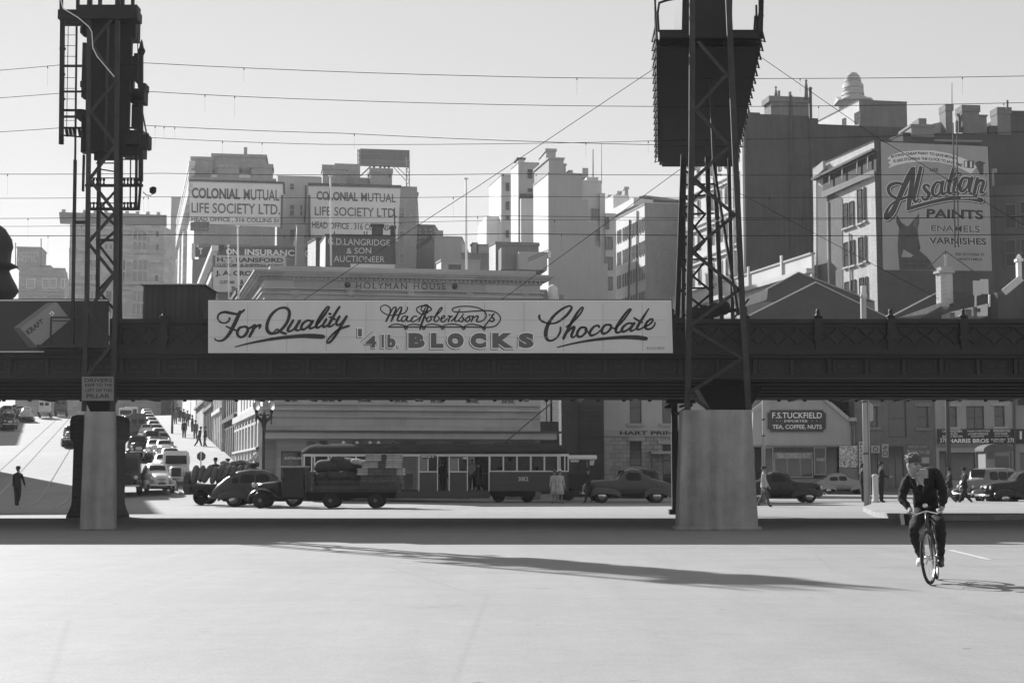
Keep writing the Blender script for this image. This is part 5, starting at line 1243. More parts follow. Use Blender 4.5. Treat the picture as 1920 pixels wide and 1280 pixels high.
ALS = [A4(q) for q in (
 [(470, 405, 50), (360, 380, 60), (260, 410, 68), (220, 480, 66), (260, 570, 60), (380, 640, 55), (470, 630, 50), (560, 590, 45)],
 [(610, 150, 70), (540, 300, 95), (450, 500, 95), (370, 680, 85), (300, 830, 100), (220, 930, 100), (180, 940, 80), (190, 850, 60), (260, 740, 45), (330, 680, 40)],
 [(640, 140, 60), (620, 300, 85), (590, 500, 90), (560, 700, 85), (550, 800, 70)],
 [(750, 130, 70), (710, 300, 78), (665, 500, 76), (640, 640, 66), (670, 690, 50), (720, 640, 40)],
 [(890, 440, 50), (850, 405, 46), (800, 440, 56), (835, 500, 70), (885, 560, 70), (850, 640, 60), (790, 640, 50), (775, 600, 40)],
 [(1085, 380, 46), (1010, 370, 50), (950, 460, 64), (950, 560, 64), (1010, 590, 52), (1070, 520, 44), (1090, 390, 48)], [(1110, 360, 66), (1090, 480, 66), (1110, 560, 56), (1170, 530, 40)],
 [(1285, 150, 62), (1250, 280, 70), (1210, 440, 70), (1210, 540, 60), (1260, 540, 40)], [(1180, 345, 46), (1320, 320, 40)],
 [(1335, 300, 62), (1300, 430, 66), (1290, 520, 56), (1340, 530, 42)], [(1362, 215, 56), (1366, 220, 56)],
 [(1540, 300, 46), (1450, 300, 54), (1395, 390, 66), (1400, 490, 64), (1450, 510, 52), (1520, 420, 44), (1545, 310, 46)], [(1590, 300, 66), (1555, 430, 68), (1545, 510, 60)],
 [(1680, 310, 66), (1650, 430, 68), (1625, 545, 66)], [(1655, 430, 44), (1720, 340, 56), (1775, 360, 66), (1755, 450, 66), (1735, 530, 58), (1790, 530, 36)],
 [(545, 800, 70), (750, 740, 66), (1000, 675, 66), (1250, 630, 72), (1450, 625, 78), (1600, 635, 84), (1735, 660, 92)])]
s1, s2, s3 = MB(), MB(), MB()
for i, q in enumerate(ALS):
 put_stroke(s1, F_, [(x + 1.9, y + 1.7, w) for x, y, w in q], .026 + .0004 * i, grow=.9)
 put_stroke(s2, F_, q, .034 + .0004 * i, grow=.75); put_stroke(s3, F_, q, .042 + .0004 * i, grow=-.45)
obj('script_shadow', s1, INK, b.root); obj('script_outline', s2, mat('sign_pale2', .72, var=.08, bump=0), b.root); obj('script_fill', s3, mat('sign_ink2', .055, var=.15, bump=0), b.root)
PALE2 = mat('sign_pale2', .72)
mb = MB(); put_text(mb, F_, 'BRAND REG\u1d30', ((1801, 370), (1833, 370), (1833, 374), (1801, 374)), .052, bold=.02); obj('small_lettering', mb, PALE2, b.root)
rows = [('PAINTS', ((1737, 391.5), (1843, 394), (1844, 412), (1736, 409)), .045), ('ENAMELS', ((1746, 422.5), (1836, 424), (1836, 436), (1745, 433)), .008), ('VARNISHES', ((1741, 445), (1848, 447), (1849, 459.5), (1742, 457)), .03)]
mb = MB()
for s, w_, bd in rows: put_text(mb, F_, s, tuple((x - .9, y + .3) for x, y in w_), .028, bd)
obj('lettering_edge', mb, PALE2, b.root)
txtrows(F_, rows + [('USE', ((1743, 315), (1759, 315.5), (1759, 322), (1743, 321.5)), .02), ('320 VICTORIA ST', ((1790.5, 474), (1846, 475), (1846, 480), (1790.5, 479)), .02), ('NORTH MELB.', ((1797, 483.5), (1842, 484), (1842, 488.5), (1797, 488)), .02)], INK, b.root, .032)
# banner along an arc
ban = [(238, 195), (330, 165), (470, 152), (620, 155), (760, 180), (880, 222), (960, 262), (1000, 300), (950, 360), (880, 322), (780, 282), (660, 258), (520, 250), (380, 262), (290, 282), (215, 310), (235, 280), (212, 262), (238, 240), (205, 225)]
mb = MB(); mb.prism([F_.pt(1620 + x / 4.739, 250 + y / 4.739, .026) for x, y in ban], F_.n * -.006); obj('banner', mb, PALE2, b.root)
def arcw(pts, h):
 L = [0]
 for (x0, y0), (x1, y1) in zip(pts, pts[1:]): L.append(L[-1] + math.hypot(x1 - x0, y1 - y0))
 def f(s, t):
  d = s * L[-1]; i = max(0, min(len(pts) - 2, next((k for k in range(len(L) - 1) if d <= L[k + 1]), len(L) - 2)))
  q = (d - L[i]) / (L[i + 1] - L[i]); x = pts[i][0] + (pts[i + 1][0] - pts[i][0]) * q; y = pts[i][1] + (pts[i + 1][1] - pts[i][1]) * q
  dx, dy = pts[i + 1][0] - pts[i][0], pts[i + 1][1] - pts[i][1]; n = math.hypot(dx, dy)
  x += dy / n * h * t; y -= dx / n * h * t
  return (1620 + x / 4.739, 250 + y / 4.739)
 return f
mb = MB(); put_text(mb, F_, 'BUYING CHEAP PAINT TO SAVE MONEY', arcw([(243, 222), (350, 200), (480, 190), (600, 196), (720, 215), (825, 240)], 26), .036, .03)
put_text(mb, F_, 'IS LIKE STOPPING THE CLOCK TO SAVE TIME', arcw([(262, 262), (370, 245), (500, 238), (640, 245), (760, 268), (868, 300)], 26), .036, .03); obj('banner_lettering', mb, INK, b.root)
DOGM, DOGD = mat('dog_mid', .075, var=.4, scale=3.0, bump=0), mat('dog_dark', .045, var=.3, scale=3, bump=0)
DOGL = mat('dog_light', .13, var=.3, scale=3, bump=0)
def pz(pts, d, m, nm):
 mb = MB(); mb.prism([F_.pt(1620 + x / 4.739, 250 + y / 4.739, d) for x, y in pts], F_.n * -.005); obj(nm, mb, m, b.root)
pz([(290, 720), (330, 790), (375, 825), (400, 820), (440, 770), (490, 710), (488, 800), (475, 850), (485, 940), (500, 1010), (490, 1050), (470, 1085), (440, 1082), (400, 1060), (350, 1030), (330, 1100), (420, 1100), (490, 1040), (560, 1100), (590, 1140), (636, 1214), (315, 1214), (305, 1100), (298, 1000), (305, 900), (310, 840), (285, 790)], .028, DOGM, 'dog_head')
pz([(292, 725), (328, 795), (340, 850), (310, 840)], .033, DOGD, 'dog_ear'); pz([(486, 716), (440, 785), (430, 830), (470, 850)], .033, DOGL, 'dog_ear')
pz([(350, 880), (400, 870), (430, 900), (470, 980), (500, 1010), (490, 1045), (462, 1080), (420, 1050), (375, 1030), (350, 980)], .034, mat('dog_muzzle', .075, var=.3, scale=3, bump=0), 'dog_muzzle'); pz([(372, 912), (396, 905), (398, 922), (380, 928)], .042, INK, 'dog_eye'); pz([(474, 1005), (500, 1002), (498, 1030), (478, 1032)], .042, INK, 'dog_nose'); pz([(420, 900), (445, 930), (475, 1000), (455, 1000), (428, 950)], .038, DOGM, 'dog_bridge')
txtrows(F_, [('THE W.C.DAVIS', ((1686.5, 487), (1745, 488), (1745, 493), (1686.5, 492)), .02), ('PAINT CO', ((1695, 495.5), (1735, 496), (1735, 501), (1695, 500)), .02)], INK, b.root, .05, 'name_lettering')
pz([(885, 245), (975, 245), (975, 312), (885, 305)], .036, DOGD, 'paint_tin'); pz([(893, 250), (915, 250), (915, 302), (893, 302)], .041, PALE2, 'tin_label'); pz([(940, 250), (958, 250), (958, 305), (940, 305)], .041, PALE2, 'tin_label'); pz([(985, 262), (1020, 245), (1060, 255), (1082, 268), (1060, 275), (1060, 370), (1030, 370), (1000, 300)], .036, DOGM, 'painted_bird')
# pipes before the sign: two stay posts in front
mb = MB(); mb.tube([F_.pt(1767, 240, 2.2), F_.pt(1771, 470, 2.2)], .07, 6); mb.tube([F_.pt(1774, 235, 2.2), F_.pt(1777, 470, 2.2)], .06, 6)
pp = thing('flue_pair', 'pair of tall thin pipes standing before the painted dog wall', 'pipes', F_.pt(1772, 470, 2.2)); obj('pipe', mb, LEAD, pp)
b = block('public_house', 'grey stuccoed house with deep dark windows at the right edge beside the painted wall', 'house', corner(1872, 150), 2010, 352, 14, mk_wall('pub_render', .11, var=.3), RENDERM, z0=0, fa=-14, sa=24)
fillw(b.F, rectpx(b.F, [(1884, 383, 1906, 428), (1913, 378, 1945, 425), (1884, 450, 1906, 500), (1914, 448, 1945, 500)]), b.root, RENDERD, mat('pane_dark', .03, rough=.3), -.1, cols=1, rows=2)
rblock(b.root, 'chimney', RENDERM, b.F, 1857, 322, 1872, 600, .2, 2, bottom=0);
for x in (1859, 1862, 1865, 1868): rblock(b.root, 'chimney_pot', RENDERM, b.F, x, 316, x + 1.6, 323, .6, .3)
pipe(b.root, b.F, 1857, 440, 1858, 590, .12)
# boundary wall running back, sunlit
w0 = corner(1527, 156); s0 = Face(Vector((w0.x, w0.y, 0)), SDIR); zt = s0.uv(1527, 475)[1]
t = thing('boundary_wall', 'long sunlit rendered wall running back beside the dark arched building', 'wall', w0)
mb = MB(); mb.obox(Vector((w0.x, w0.y, 0)), SDIR * 42, SNOR * .3, Vector((0, 0, zt))); obj('wall', mb, RENDER_, t)
mb = MB(); mb.obox(Vector((w0.x, w0.y, zt + .003)) - SNOR * .12, SDIR * 42, SNOR * .54, Vector((0, 0, .22))); obj('coping', mb, RENDERM, t)
mb = MB();
for k in (7, 16, 25): mb.obox(Vector((w0.x, w0.y, 0)) + SDIR * k - SNOR * .2, SDIR * .4, SNOR * .19, Vector((0, 0, zt + .9)));
obj('pier', mb, RENDER_, t)
mb = MB(); q0 = Vector((w0.x, w0.y, 0)); mb.obox(q0 - SNOR * 1.0 - SDIR * 1, SDIR * 43, SNOR * .3, Vector((0, 0, zt - 2.3)));
mb.obox(q0 - SNOR * 1.6 - SDIR * 2 + Vector((0, 0, zt - 2.28)), SDIR * 44, SNOR * .9, Vector((0, 0, .5))); obj('lower_wall', mb, RENDER_, t)
# slate roofs behind the shops
def roofhouse(label, ym, pts_l, walls=True, m=SLATE):
 pass
rh = thing('slate_roof_house', 'low building with a broad dark hipped slate roof right of the right signal tower', 'house', (24, 128, 0))
def hiproof(e0, e1, ap, back, par):
 k = back / ap.y; bk_ = EYE + (ap - EYE) * (1 + k); bk_.z = ap.z; bk_.x += 1.2
 b0, b1 = e0 + Vector((0, back, 0)), e1 + Vector((0, back, 0))
 mb = MB(); mb.add([e0, e1, ap, bk_, b0, b1], [(0, 1, 2), (0, 2, 3, 4), (1, 5, 3, 2), (4, 3, 5)]); obj('roof', mb, SLATE, par)
 mb = MB(); u_ = Vector((0, 0, .05)); mb.bar(e0 + u_, ap + u_, .1); mb.bar(ap + u_, e1 + u_, .1); obj('ridge_flashing', mb, RENDERM, par)
 g = Vector((0, 0, 1)); lo = [Vector((p.x, p.y, 0)) for p in (e0, e1, b1, b0)]
 mb = MB(); mb.add(lo + [e0, e1, b1, b0], [(0, 1, 5, 4), (1, 2, 6, 5), (2, 3, 7, 6), (3, 0, 4, 7)]); obj('wall', mb, BRICKM, par)
hiproof(P(1396, 597, 124), P(1668, 597, 124), P(1530, 530, 127.5), 14, rh)
r2 = thing('slate_roof_house', 'dark slate roof peak just behind and left of the broad hipped slate roof', 'house', (22, 146, 0))
hiproof(P(1396, 566, 142), P(1640, 566, 142), P(1497, 511, 145.5), 5, r2)
mb = MB(); q = P(1620, 597, 123); mb.lathe([(.22, 0), (.22, 1.7), (.3, 1.75), (.3, 2.0), (.24, 2.1), (.24, 2.7), (.05, 2.75)], q, 10)
tag(obj('vent_pipe', mb, RENDER_, base=q), 'short pale round vent pipe standing before the right end of the dark slate roof', 'vent')
mb = MB(); mb.prism([P(x, y, 134) for x, y in ((1388, 561), (1440, 541), (1438, 559), (1434, 563), (1390, 577))], (0.1, .6, 0)); tag(obj('parapet_wall', mb, RENDER_, base=P(1410, 577, 134)), 'small sunlit slab of parapet in front of the slate roof, right of the signal tower leg', 'wall')
rh = thing('tin_roof_house', 'low house with a lit tin lean-to and a tall square chimney under the dog sign', 'house', (36, 134, 0))
e = [P(1688, 594, 127), P(1762, 569, 132), P(1768, 572, 128), P(1730, 592, 125)]
mb = MB(); mb.prism([P(1686, 595, 126), P(1764, 567, 126), P(1764, 574, 126), P(1738, 588, 126), P(1712, 592, 126)], (.5, 4, 0)); obj('lean_to_roof', mb, TIN, rh)
mb = MB(); mb.prism([P(1660, 600, 131), P(1775, 540, 131), P(1830, 556, 131), P(1853, 545, 131), P(1853, 600, 131)], (0, 6, 0)); obj('roof', mb, SLATE, rh)
mb = MB(); a, c = P(1765, 574, 126.5), P(1787, 512, 126.5); mb.obox(a, Vector((c.x - a.x, .15, 0)), Vector((-.22, .7, 0)), Vector((0, 0, c.z - a.z))); obj('chimney', mb, AW, rh)
mb = MB(); a2 = P(1762.5, 511, 126.3); mb.obox(a2, Vector((c.x - a.x + .25, .15, 0)), Vector((-.3, 1.0, 0)), Vector((0, 0, .22))); mb.obox(a2 + Vector((.15, .1, .222)), Vector((c.x - a.x - .1, .1, 0)), Vector((-.2, .7, 0)), Vector((0, 0, .3))); obj('chimney_cap', mb, RENDERM, rh)
mb = MB(); q = P(1773, 499, 126.8); mb.lathe([(.12, 0), (.1, .8), (.14, .85), (.14, .95)], q, 8); obj('chimney_pot', mb, RENDER_, rh)
mb = MB(); mb.bar(P(1773, 471, 126.8), P(1737, 505, 127.2), .07); mb.bar(P(1773, 471, 126.8), P(1825, 508, 127.2), .07); mb.bar(P(1773, 500, 126.8), P(1773, 470, 126.8), .08); obj('stay_rod', mb, LEAD, rh)
rh = thing('roof_shed', 'small whitewashed shed with ragged openings on the roofs at the right', 'shed', (38, 125, 0))
mb = MB(); mb.prism([P(x, y, 126) for x, y in ((1781, 585), (1852, 569), (1852, 592), (1781, 594))], (0, 2.5, 0)); obj('wall', mb, WHITEW, rh)
mb = MB()
for x0, y0, x1, y1 in ((1781, 586, 1790, 596), (1811, 580, 1821, 596), (1830, 578, 1838, 585), (1826, 570, 1831, 596)): a, c = P(x0, y1, 125.95), P(x1, y0, 125.95); mb.box(a.x, 125.9, a.z, c.x, 125.99, c.z)
obj('opening', mb, GLASS, rh)
mb = MB(); mb.prism([P(x, y, 125.6) for x, y in ((1786, 568), (1831, 555), (1831, 560), (1790, 574))], (0, 3, 0)); obj('roof', mb, SLATE, rh)
rb = thing('roof_board', 'blank pale two-panel board on posts above the small white shed', 'board', P(1839, 570, 124.5))
mb = MB()
for x0, x1 in ((1825, 1838.6), (1839.2, 1853)): a, c = P(x0, 553 - (x0 - 1825) * .15, 124.5), P(x1, 526 - (x0 - 1825) * .2, 124.5); mb.box(a.x, 124.5, a.z, c.x, 124.56, c.z)
obj('panel', mb, RENDER_, rb)
mb = MB()
for x in (1829, 1855): mb.bar(P(x, 552, 124.6), P(x, 575, 124.6), .14)
obj('post', mb, WHITEW, rb)
b = block('roof_gable', 'dark brick gable with a stone finial at the far right above the viaduct', 'house', corner(1876, 130), 2000, 548, 10, BRICKD, z0=0, fa=0, cap=0)
mb = MB(); mb.prism([b.F.pt(x, y, -.02) for x, y in ((1878, 549), (1916, 522), (1990, 490), (2000, 549))], -b.F.n * .4); obj('gable', mb, BRICKD, b.root)
mb = MB(); q = P(1912, 524, 129.8); mb.box(q.x - .15, q.y, q.z, q.x + .2, q.y + .5, q.z + 1.6); mb.box(q.x - .25, q.y - .1, q.z + 1.603, q.x + .35, q.y + .6, q.z + 1.85); mb.lathe([(.3, 1.86), (.2, 2.1), (.02, 2.3)], q + Vector((.05, .2, 0)), 4); obj('finial', mb, WHITEW, b.root)
mb = MB(); mb.bar(P(1882, 548, 129.7), P(1915, 521, 129.7), .14, .6); obj('verge', mb, RENDER_, b.root)
# flagpoles
def flagpole(px, y0, y1, Y, label, flag, r=.085):
 t = thing('flagpole', label, 'flagpole', P(px, y1, Y), 'white flagpoles on the roofs')
 mb = MB(); a, c = P(px + .5, y1, Y), P(px - .5, y0, Y); mb.tube([a, c], [r, r * .7], 8); mb.lathe([(r * 1.8, 0), (r * 1.8, .08), (.02, .12)], c, 8); obj('pole', mb, WHITE, t)
 if flag:
  mb = MB(); f = [(P(px + x, y, Y)) for x, y in flag]; mb.prism(f, (0, .05, 0)); obj('flag', mb, FLAGM, t)
flagpole(620, 331, 498, 112, 'white flagpole with a limp dark flag before the right painted wall', [(-1.5, 342), (-1, 348), (-.8, 365), (-2, 374), (-4.5, 377), (-5.5, 372), (-3.2, 362)])
flagpole(874, 336, 505, 100, 'white flagpole with a furled flag alone against the sky in the middle', [(-.5, 344), (1.4, 352), (1.6, 372), (.8, 388), (-.8, 388)])
flagpole(446.5, 425, 560, 98, 'plain white flagpole before the two stacked sign boards', None, .075)
flagpole(428.5, 462, 562, 96, 'shorter thin white pole left of the plain flagpole at the sign boards', None, .05)
# ================================================================== the big stone house on the corner
HA = Vector((-14.7, 88.0, 0))
HF_ANG = 9.2
hh = thing('stone_house', 'long pale classical stone office with dentil cornice and carved name on the corner', 'office building', (-2, 96, 0))
u = Vector((math.cos(R(HF_ANG)), math.sin(R(HF_ANG)), 0)); F_ = Face(HA, u); K = Face(HA, SDIR)
W_ = F_.uv(1013, 780)[0]; HT = F_.uv(484, 496)[1]; VC0 = F_.uv(482, 522)[1]; VC1 = F_.uv(474, 507)[1]; DEP = 20.0
HST = mk_wall('house_stone', .38, 'ashlar', bs=(2.2, .62), var=.14, mortar=.33)
HSTD = mk_wall('house_base', .2, 'ashlar', bs=(1.6, .6), var=.2, mortar=.12)
v0 = F_.uv(700, 755)[1]; vtop = F_.uv(600, 700)[1]
wu = [sorted((F_.uv(a, 755)[0], F_.uv(b_, 755)[0])) for a, b_ in ((532, 559), (602, 629), (670, 697), (738, 765), (806, 832), (873, 898), (940, 965))]
hf = [(a, v0, c, v0 + 2.6) for a, c in wu]
vg = F_.uv(700, 822)[1]
doors = [(F_.uv(a, 850)[0], .25, F_.uv(c, 850)[0], F_.uv(530, 845)[1]) for a, c in ((527, 565), (600, 650), (690, 740), (790, 840), (890, 940))]
mb = MB(); wall(mb, F_, W_, VC0, hf + doors, .4)
hk = [(1.0 + i * 2.45, z, 2.1 + i * 2.45, z + h) for i in range(7) for z, h in ((1.5, 1.9), (3.7, 1.6), (v0 + .1, 2.4))]
mb.cur = 1; wall(mb, K, DEP, VC0, hk, .35)
A_, B_ = HA, HA + u * W_; C_, D_ = B_ + SDIR * DEP, HA + SDIR * DEP; up = Vector((0, 0, VC0)); mb.cur = 0
mb.add([B_, C_, C_ + up, B_ + up], [(0, 1, 2, 3)]); mb.add([C_, D_, D_ + up, C_ + up], [(0, 1, 2, 3)]); mb.cur = 2; mb.add([A_ + up, B_ + up, C_ + up, D_ + up], [(0, 1, 2, 3)])
obj('wall', mb, [HST, mk_wall('house_flank', .6), ROOFM], hh)
fillw(F_, hf, hh, RENDERM, GLASS, .3, cols=2, rows=2); fillw(K, hk, hh, RENDER_, GLASS, .28, cols=1, rows=2)
for d in doors: window(F_, d, hh, FRAMED, GLASS, .34, cols=3, rows=2, name='shop_window')
# lower storey dressing, canopy, strings
def ring(name, v0_, v1_, proj, m, mk=None):
 mb = MB(); q = proj
 o = [A_ - u * q - SDIR * q, B_ + u * q - SDIR * q, C_ + u * q + SDIR * q, D_ - u * q + SDIR * q]
 vs = [p + Vector((0, 0, v0_)) for p in o] + [p + Vector((0, 0, v1_)) for p in o]
 mb.hexa(vs); return obj(name, mb, m, hh)
vv_ = lambda y: F_.uv(600, y)[1]
band(hh, 'canopy_fascia', mk_wall('canopy', .36), F_, F_.uv(1035, 815)[0], vv_(823), vv_(811.5), 1.5)
mb = MB(); mb.obox(F_.at(0, vv_(811.4), .003), u * (W_ + 1), F_.v * .12, F_.n * 1.62); obj('canopy_shadow_band', mb, LEAD, hh)  # dark strip above the fascia: a shadow band put into the colour
band(hh, 'string_course', HST, F_, W_, vv_(769), vv_(765), .22); band(hh, 'string_course', HST, F_, W_, vv_(782), vv_(780.5), .1); band(hh, 'string_course', HST, F_, W_, vv_(758.5), vv_(756), .14)
band(hh, 'string_course', RENDER_, K, DEP, vv_(775), vv_(762), .35); band(hh, 'string_course', RENDER_, K, DEP, vv_(793), vv_(788), .2); band(hh, 'balustrade', RENDER_, K, DEP, vv_(842), vv_(838), .35)
for i in range(8): band(hh, 'pilaster', RENDER_, K, .35 + i * 2.45 + .55, .3, vv_(776), .22, u0=.35 + i * 2.45)
band(hh, 'base', HSTD, F_, doors[0][0] - .3, 0, vg - .2, .12);
for i in range(4): band(hh, 'base', HSTD, F_, doors[i + 1][0] - .3, 0, vg - .2, .12, u0=doors[i][2] + .3)
band(hh, 'base', HSTD, F_, W_, 0, vg - .2, .12, u0=doors[4][2] + .3)
# upper: architrave lines, frieze with the name, dentils, cornice, attic
ring('architrave', vv_(552), vv_(549), .16, HST); ring('architrave', vv_(543), vv_(540), .2, HST)
for x in (552, 657, 770, 880, 985):
 c = F_.uv(x, 553); mb = MB(); mb.lathe([(.05, .0), (.16, .03), (.2, .1), (.05, .16)], F_.at(c[0], c[1], .08), 8, 'y'); mb.obox(F_.at(c[0] - .22, c[1] - .02, .004), u * .44, F_.v * .3, F_.n * .12); obj('ornament', mb, HST, hh)
txt = [('HOLYMAN', ((667.5, 529.5), (763, 530.5), (763, 542.5), (667.5, 541.5)), -.004), ('HOUSE', ((776, 530.5), (836, 531), (836, 543), (776, 542.5)), .0)]
mb = MB()
for s, w_, bd in txt: put_text(mb, F_, s, w_, .02, .0, 1.25)
for x, y in ((651.5, 534), (852.5, 537)):
 c = F_.uv(x, y); mb.lathe([(.18, -.03), (.18, .02)], F_.at(c[0], c[1], .02), 14, 'y')
obj('carved_lettering', mb, mat('carved', .07, var=.15, bump=0), hh)
ring('dentil_bed', VC0 - .07, VC0 + .14, .1, HST)
mb = MB(); k = .05
while k < W_: mb.obox(F_.at(k, VC0 + .0, .105), u * .13, F_.v * .135, F_.n * .16); k += .27
k = .05
while k < DEP: mb.obox(K.at(k, VC0 + .0, .105), SDIR * .13, F_.v * .135, K.n * .16); k += .27
obj('dentils', mb, HST, hh)
ring('cornice', VC0 + .145, VC0 + .26, .42, HST); ring('cornice', VC0 + .263, VC0 + .36, .56, HST); ring('cornice', VC0 + .363, VC1 + .02, .66, mk_wall('cornice_top', .34))
mb = MB(); o = [A_ + (u + SDIR) * .35, B_ + (SDIR - u) * .2, C_ - (u + SDIR) * .35, D_ + (u - SDIR) * .35]
mb.hexa([p + Vector((0, 0, VC1 + .02)) for p in o] + [p + Vector((0, 0, HT)) for p in o]); obj('attic', mb, HST, hh)
txtrows(F_, [('AUSTRALIAN', ((533, 856), (566, 856.5), (566, 861), (533, 861)), .02)], PALEINK, hh, .03, 'shop_lettering')
# buildings climbing the side street (only their lit flanks show)
def flankhouse(label, t0, t1, H, m, kind, name='street_house'):
 A2 = tcorner(t0); A2.z = gz(A2.x - 1, A2.y) - .5
 t = thing(name, label, 'office building', A2 + SNOR * 5, 'buildings along the climbing side street')
 K2 = Face(A2, SDIR); L = t1 - t0 - .05; n = max(2, int(L / 2.3)); holes = []
 for i in range(n):
  a = (i + .28) * L / n; w_ = .44 * L / n
  for z, h in ((1.2, 2.2), (4.4, 1.9), (7.4, 1.9), (10.4, 1.9)):
   if z + h < H - .5: holes.append((a, z, a + w_, z + h))
 mb = MB(); wall(mb, K2, L, H, holes, .3)
 o = [A2, A2 + SDIR * L, A2 + SDIR * L + SNOR * 12, A2 + SNOR * 12]; up = Vector((0, 0, H))
 mb.add([o[0], o[3], o[3] + up, o[0] + up], [(0, 1, 2, 3)]); mb.add([o[1], o[2], o[2] + up, o[1] + up], [(0, 1, 2, 3)]); mb.add([p + up for p in o], [(0, 1, 2, 3)]); mb.add([o[3], o[2], o[2] + up, o[3] + up], [(0, 1, 2, 3)])
 obj('wall', mb, m, t); fillw(K2, holes, t, FRAMED if kind == 'dark' else RENDERM, GLASS, .22, cols=1, rows=2)
 for i in range(n + 1):
  a = i * L / n
  if kind == 'pil': band(t, 'pilaster', m, K2, min(L, a + .28), .2, H - .6, .22, u0=max(0.01, a - .28))
 for z in (3.9, 7.0, H - .6): band(t, 'cornice', m, K2, L, z, z + .3, .4 if kind != 'dark' else .25)
 return t
flankhouse('dark rough stone street house next up the hill from the pale corner house', 20.1, 34, 13.5, STONED, 'dark')
flankhouse('pale street house with tall pilasters, second up the hill from the corner house', 34.1, 46, 13, STONEP, 'pil')
t = flankhouse('grey street house with a hanging vertical sign, third up the hill', 46.2, 62, 9.0, RENDERD, 'pil')
flankhouse('dark narrow street house low down, fourth up the hill', 62.2, 83.5, 9.0, BRICKM, 'dark')
flankhouse('far pale street house at the top of the hill', 144, 190, 12, RENDERM, 'pil')
vsn = thing('vertical_sign', 'narrow vertical CAFE sign hanging over the climbing footpath', 'sign', tcorner(60) - SNOR * .8 + Vector((0, 0, 6)))
Fv = Face(Vector((XatY(393, 142, 8), 142, 0)), (1, 0, 0)); board(Fv, 392.5, 751, 399.5, 796, .1, BRICKD, 'panel', vsn)
mb = MB()
for i, s in enumerate('CAFE'): put_text(mb, Fv, s, (394, 756 + 9.5 * i, 398, 763 + 9.5 * i), .11, .02)
obj('lettering', mb, RENDER_, vsn)
# off the left edge: the two corner buildings that throw their shadow over the side street
def lefthouse(label, A2, s, depth, w_, H, m):
 t = thing('corner_house', label, 'office building', A2)
 mb = MB(); s = s.normalized(); n_ = Vector((-s.y, s.x, 0))
 F2 = Face(A2, s); z0 = -1
 holes = [(1 + 2.6 * i, z, 2.3 + 2.6 * i, z + 2) for i in range(int(depth / 2.6) - 1) for z in (2, 5.5, 9, 12.5) if z + 2 < H - 1]
 wall(mb, Face(A2, s), depth, H, holes, .3)
 o = [A2, A2 + s * depth, A2 + s * depth + n_ * w_, A2 + n_ * w_]; up = Vector((0, 0, H))
 for i in (1, 2, 3):
  j = (i + 1) % 4; mb.add([o[i], o[j], o[j] + up, o[i] + up], [(0, 1, 2, 3)])
 mb.add([p + up for p in o], [(0, 1, 2, 3)]); obj('wall', mb, m, t)
 fillw(Face(A2, s), holes, t, FRAME, GLASS, .22, cols=1, rows=2)
lefthouse('tall corner building just outside the left edge, nearest the crossing', Vector((-37.5, 88.5, -.5)), SDIR, 27, 34, 24.5, BRICKM)
lefthouse('long building row outside the left edge further up the side street', Vector((-66.5, 163, 4.5)), SDIR, 66, 30, 22, BRICKM)
# ================================================================== shops right of the house
t = thing('dark_warehouse', 'dark narrow building between the stone office and the rubble printing shop', 'warehouse', (7.5, 104, 0))
Yd = 101.0
mb = MB(); a = XatY(1046, Yd); c = XatY(1133, Yd); mb.box(XatY(1053, Yd), Yd, 0, c, Yd + 6, 8.2); obj('wall', mb, mk_wall('dark_warehouse', .07, 'brick', var=.3), t)
mb = MB(); mb.box(XatY(1086, Yd), Yd - .14, 0, XatY(1130, Yd), Yd - .002, zat(760, Yd)); mb.box(XatY(1086, Yd), Yd - .22, zat(818, Yd), XatY(1130, Yd), Yd - .143, zat(814, Yd)); obj('shutter', mb, mat('shutter_dark', .05, kind='boards', bs=(3, .3), var=.3, mortar=.03), t)
t = thing('yard_wall', 'bright strip of columned wall seen in the gap at the right end of the stone office', 'wall', (2.5, 118, 0))
mb = MB(); Yq = 118
for x0, x1 in ((1012, 1024), (1026, 1032), (1036, 1052)): mb.box(XatY(x0, Yq), Yq, zat(790, Yq), XatY(x1, Yq), Yq + .4, zat(742, Yq))
obj('column', mb, WHITEW, t)
mb = MB(); mb.box(XatY(1005, Yq), Yq + .05, 0, XatY(1080, Yq), Yq + .5, zat(790, Yq)); mb.box(XatY(1005, Yq), Yq + .5, 0, XatY(1080, Yq), Yq + .9, 7.5); obj('base', mb, BRICKD, t)
Yh = 106.0
pr = thing('printing_shop', 'rubble stone shop with stuccoed upper floor lettered as a printer', 'shop', (11, Yh + 4, 0))
Fp = Face(Vector((XatY(1132, Yh), Yh, 0)), (1, 0, 0)); Wp = XatY(1412, Yh) - XatY(1132, Yh); Hp = zat(668, Yh); vs_ = zat(806, Yh)
hup = rectpx(Fp, [(1181, 706, 1203, 793), (1242, 706, 1262, 793), (1380, 706, 1402, 793)]); hlo = rectpx(Fp, [(1181, 827, 1203, 873), (1243, 833, 1272, 924), (1340, 827, 1362, 873), (1380, 833, 1402, 924)])
mb = MB(); wall(mb, Fp, Wp, vs_, hlo, .3); obj('wall', mb, RUBBLE, pr)
up_ = Face(Fp.O + Vector((0, 0, 0)), (1, 0, 0)); mb = MB(); wall(mb, Fp, Wp, Hp, hup, .3, z0=vs_ + .0); mb.box(Fp.O.x, Yh + .32, 0, Fp.O.x + Wp, Yh + 8, Hp - .05); obj('upper_wall', mb, mk_wall('stucco', .42), pr)
fillw(Fp, hup + hlo[:1] + hlo[2:3], pr, FRAMED, GLASS, .22, cols=1, rows=3)
for h in (hlo[1], hlo[3]): window(Fp, h, pr, FRAMED, GLASS, .22, cols=1, rows=3, name='door')
for h in hup: band(pr, 'sill', RENDERM, Fp, h[2] + .2, h[1] - .22, h[1] - .02, .14, u0=h[0] - .2)
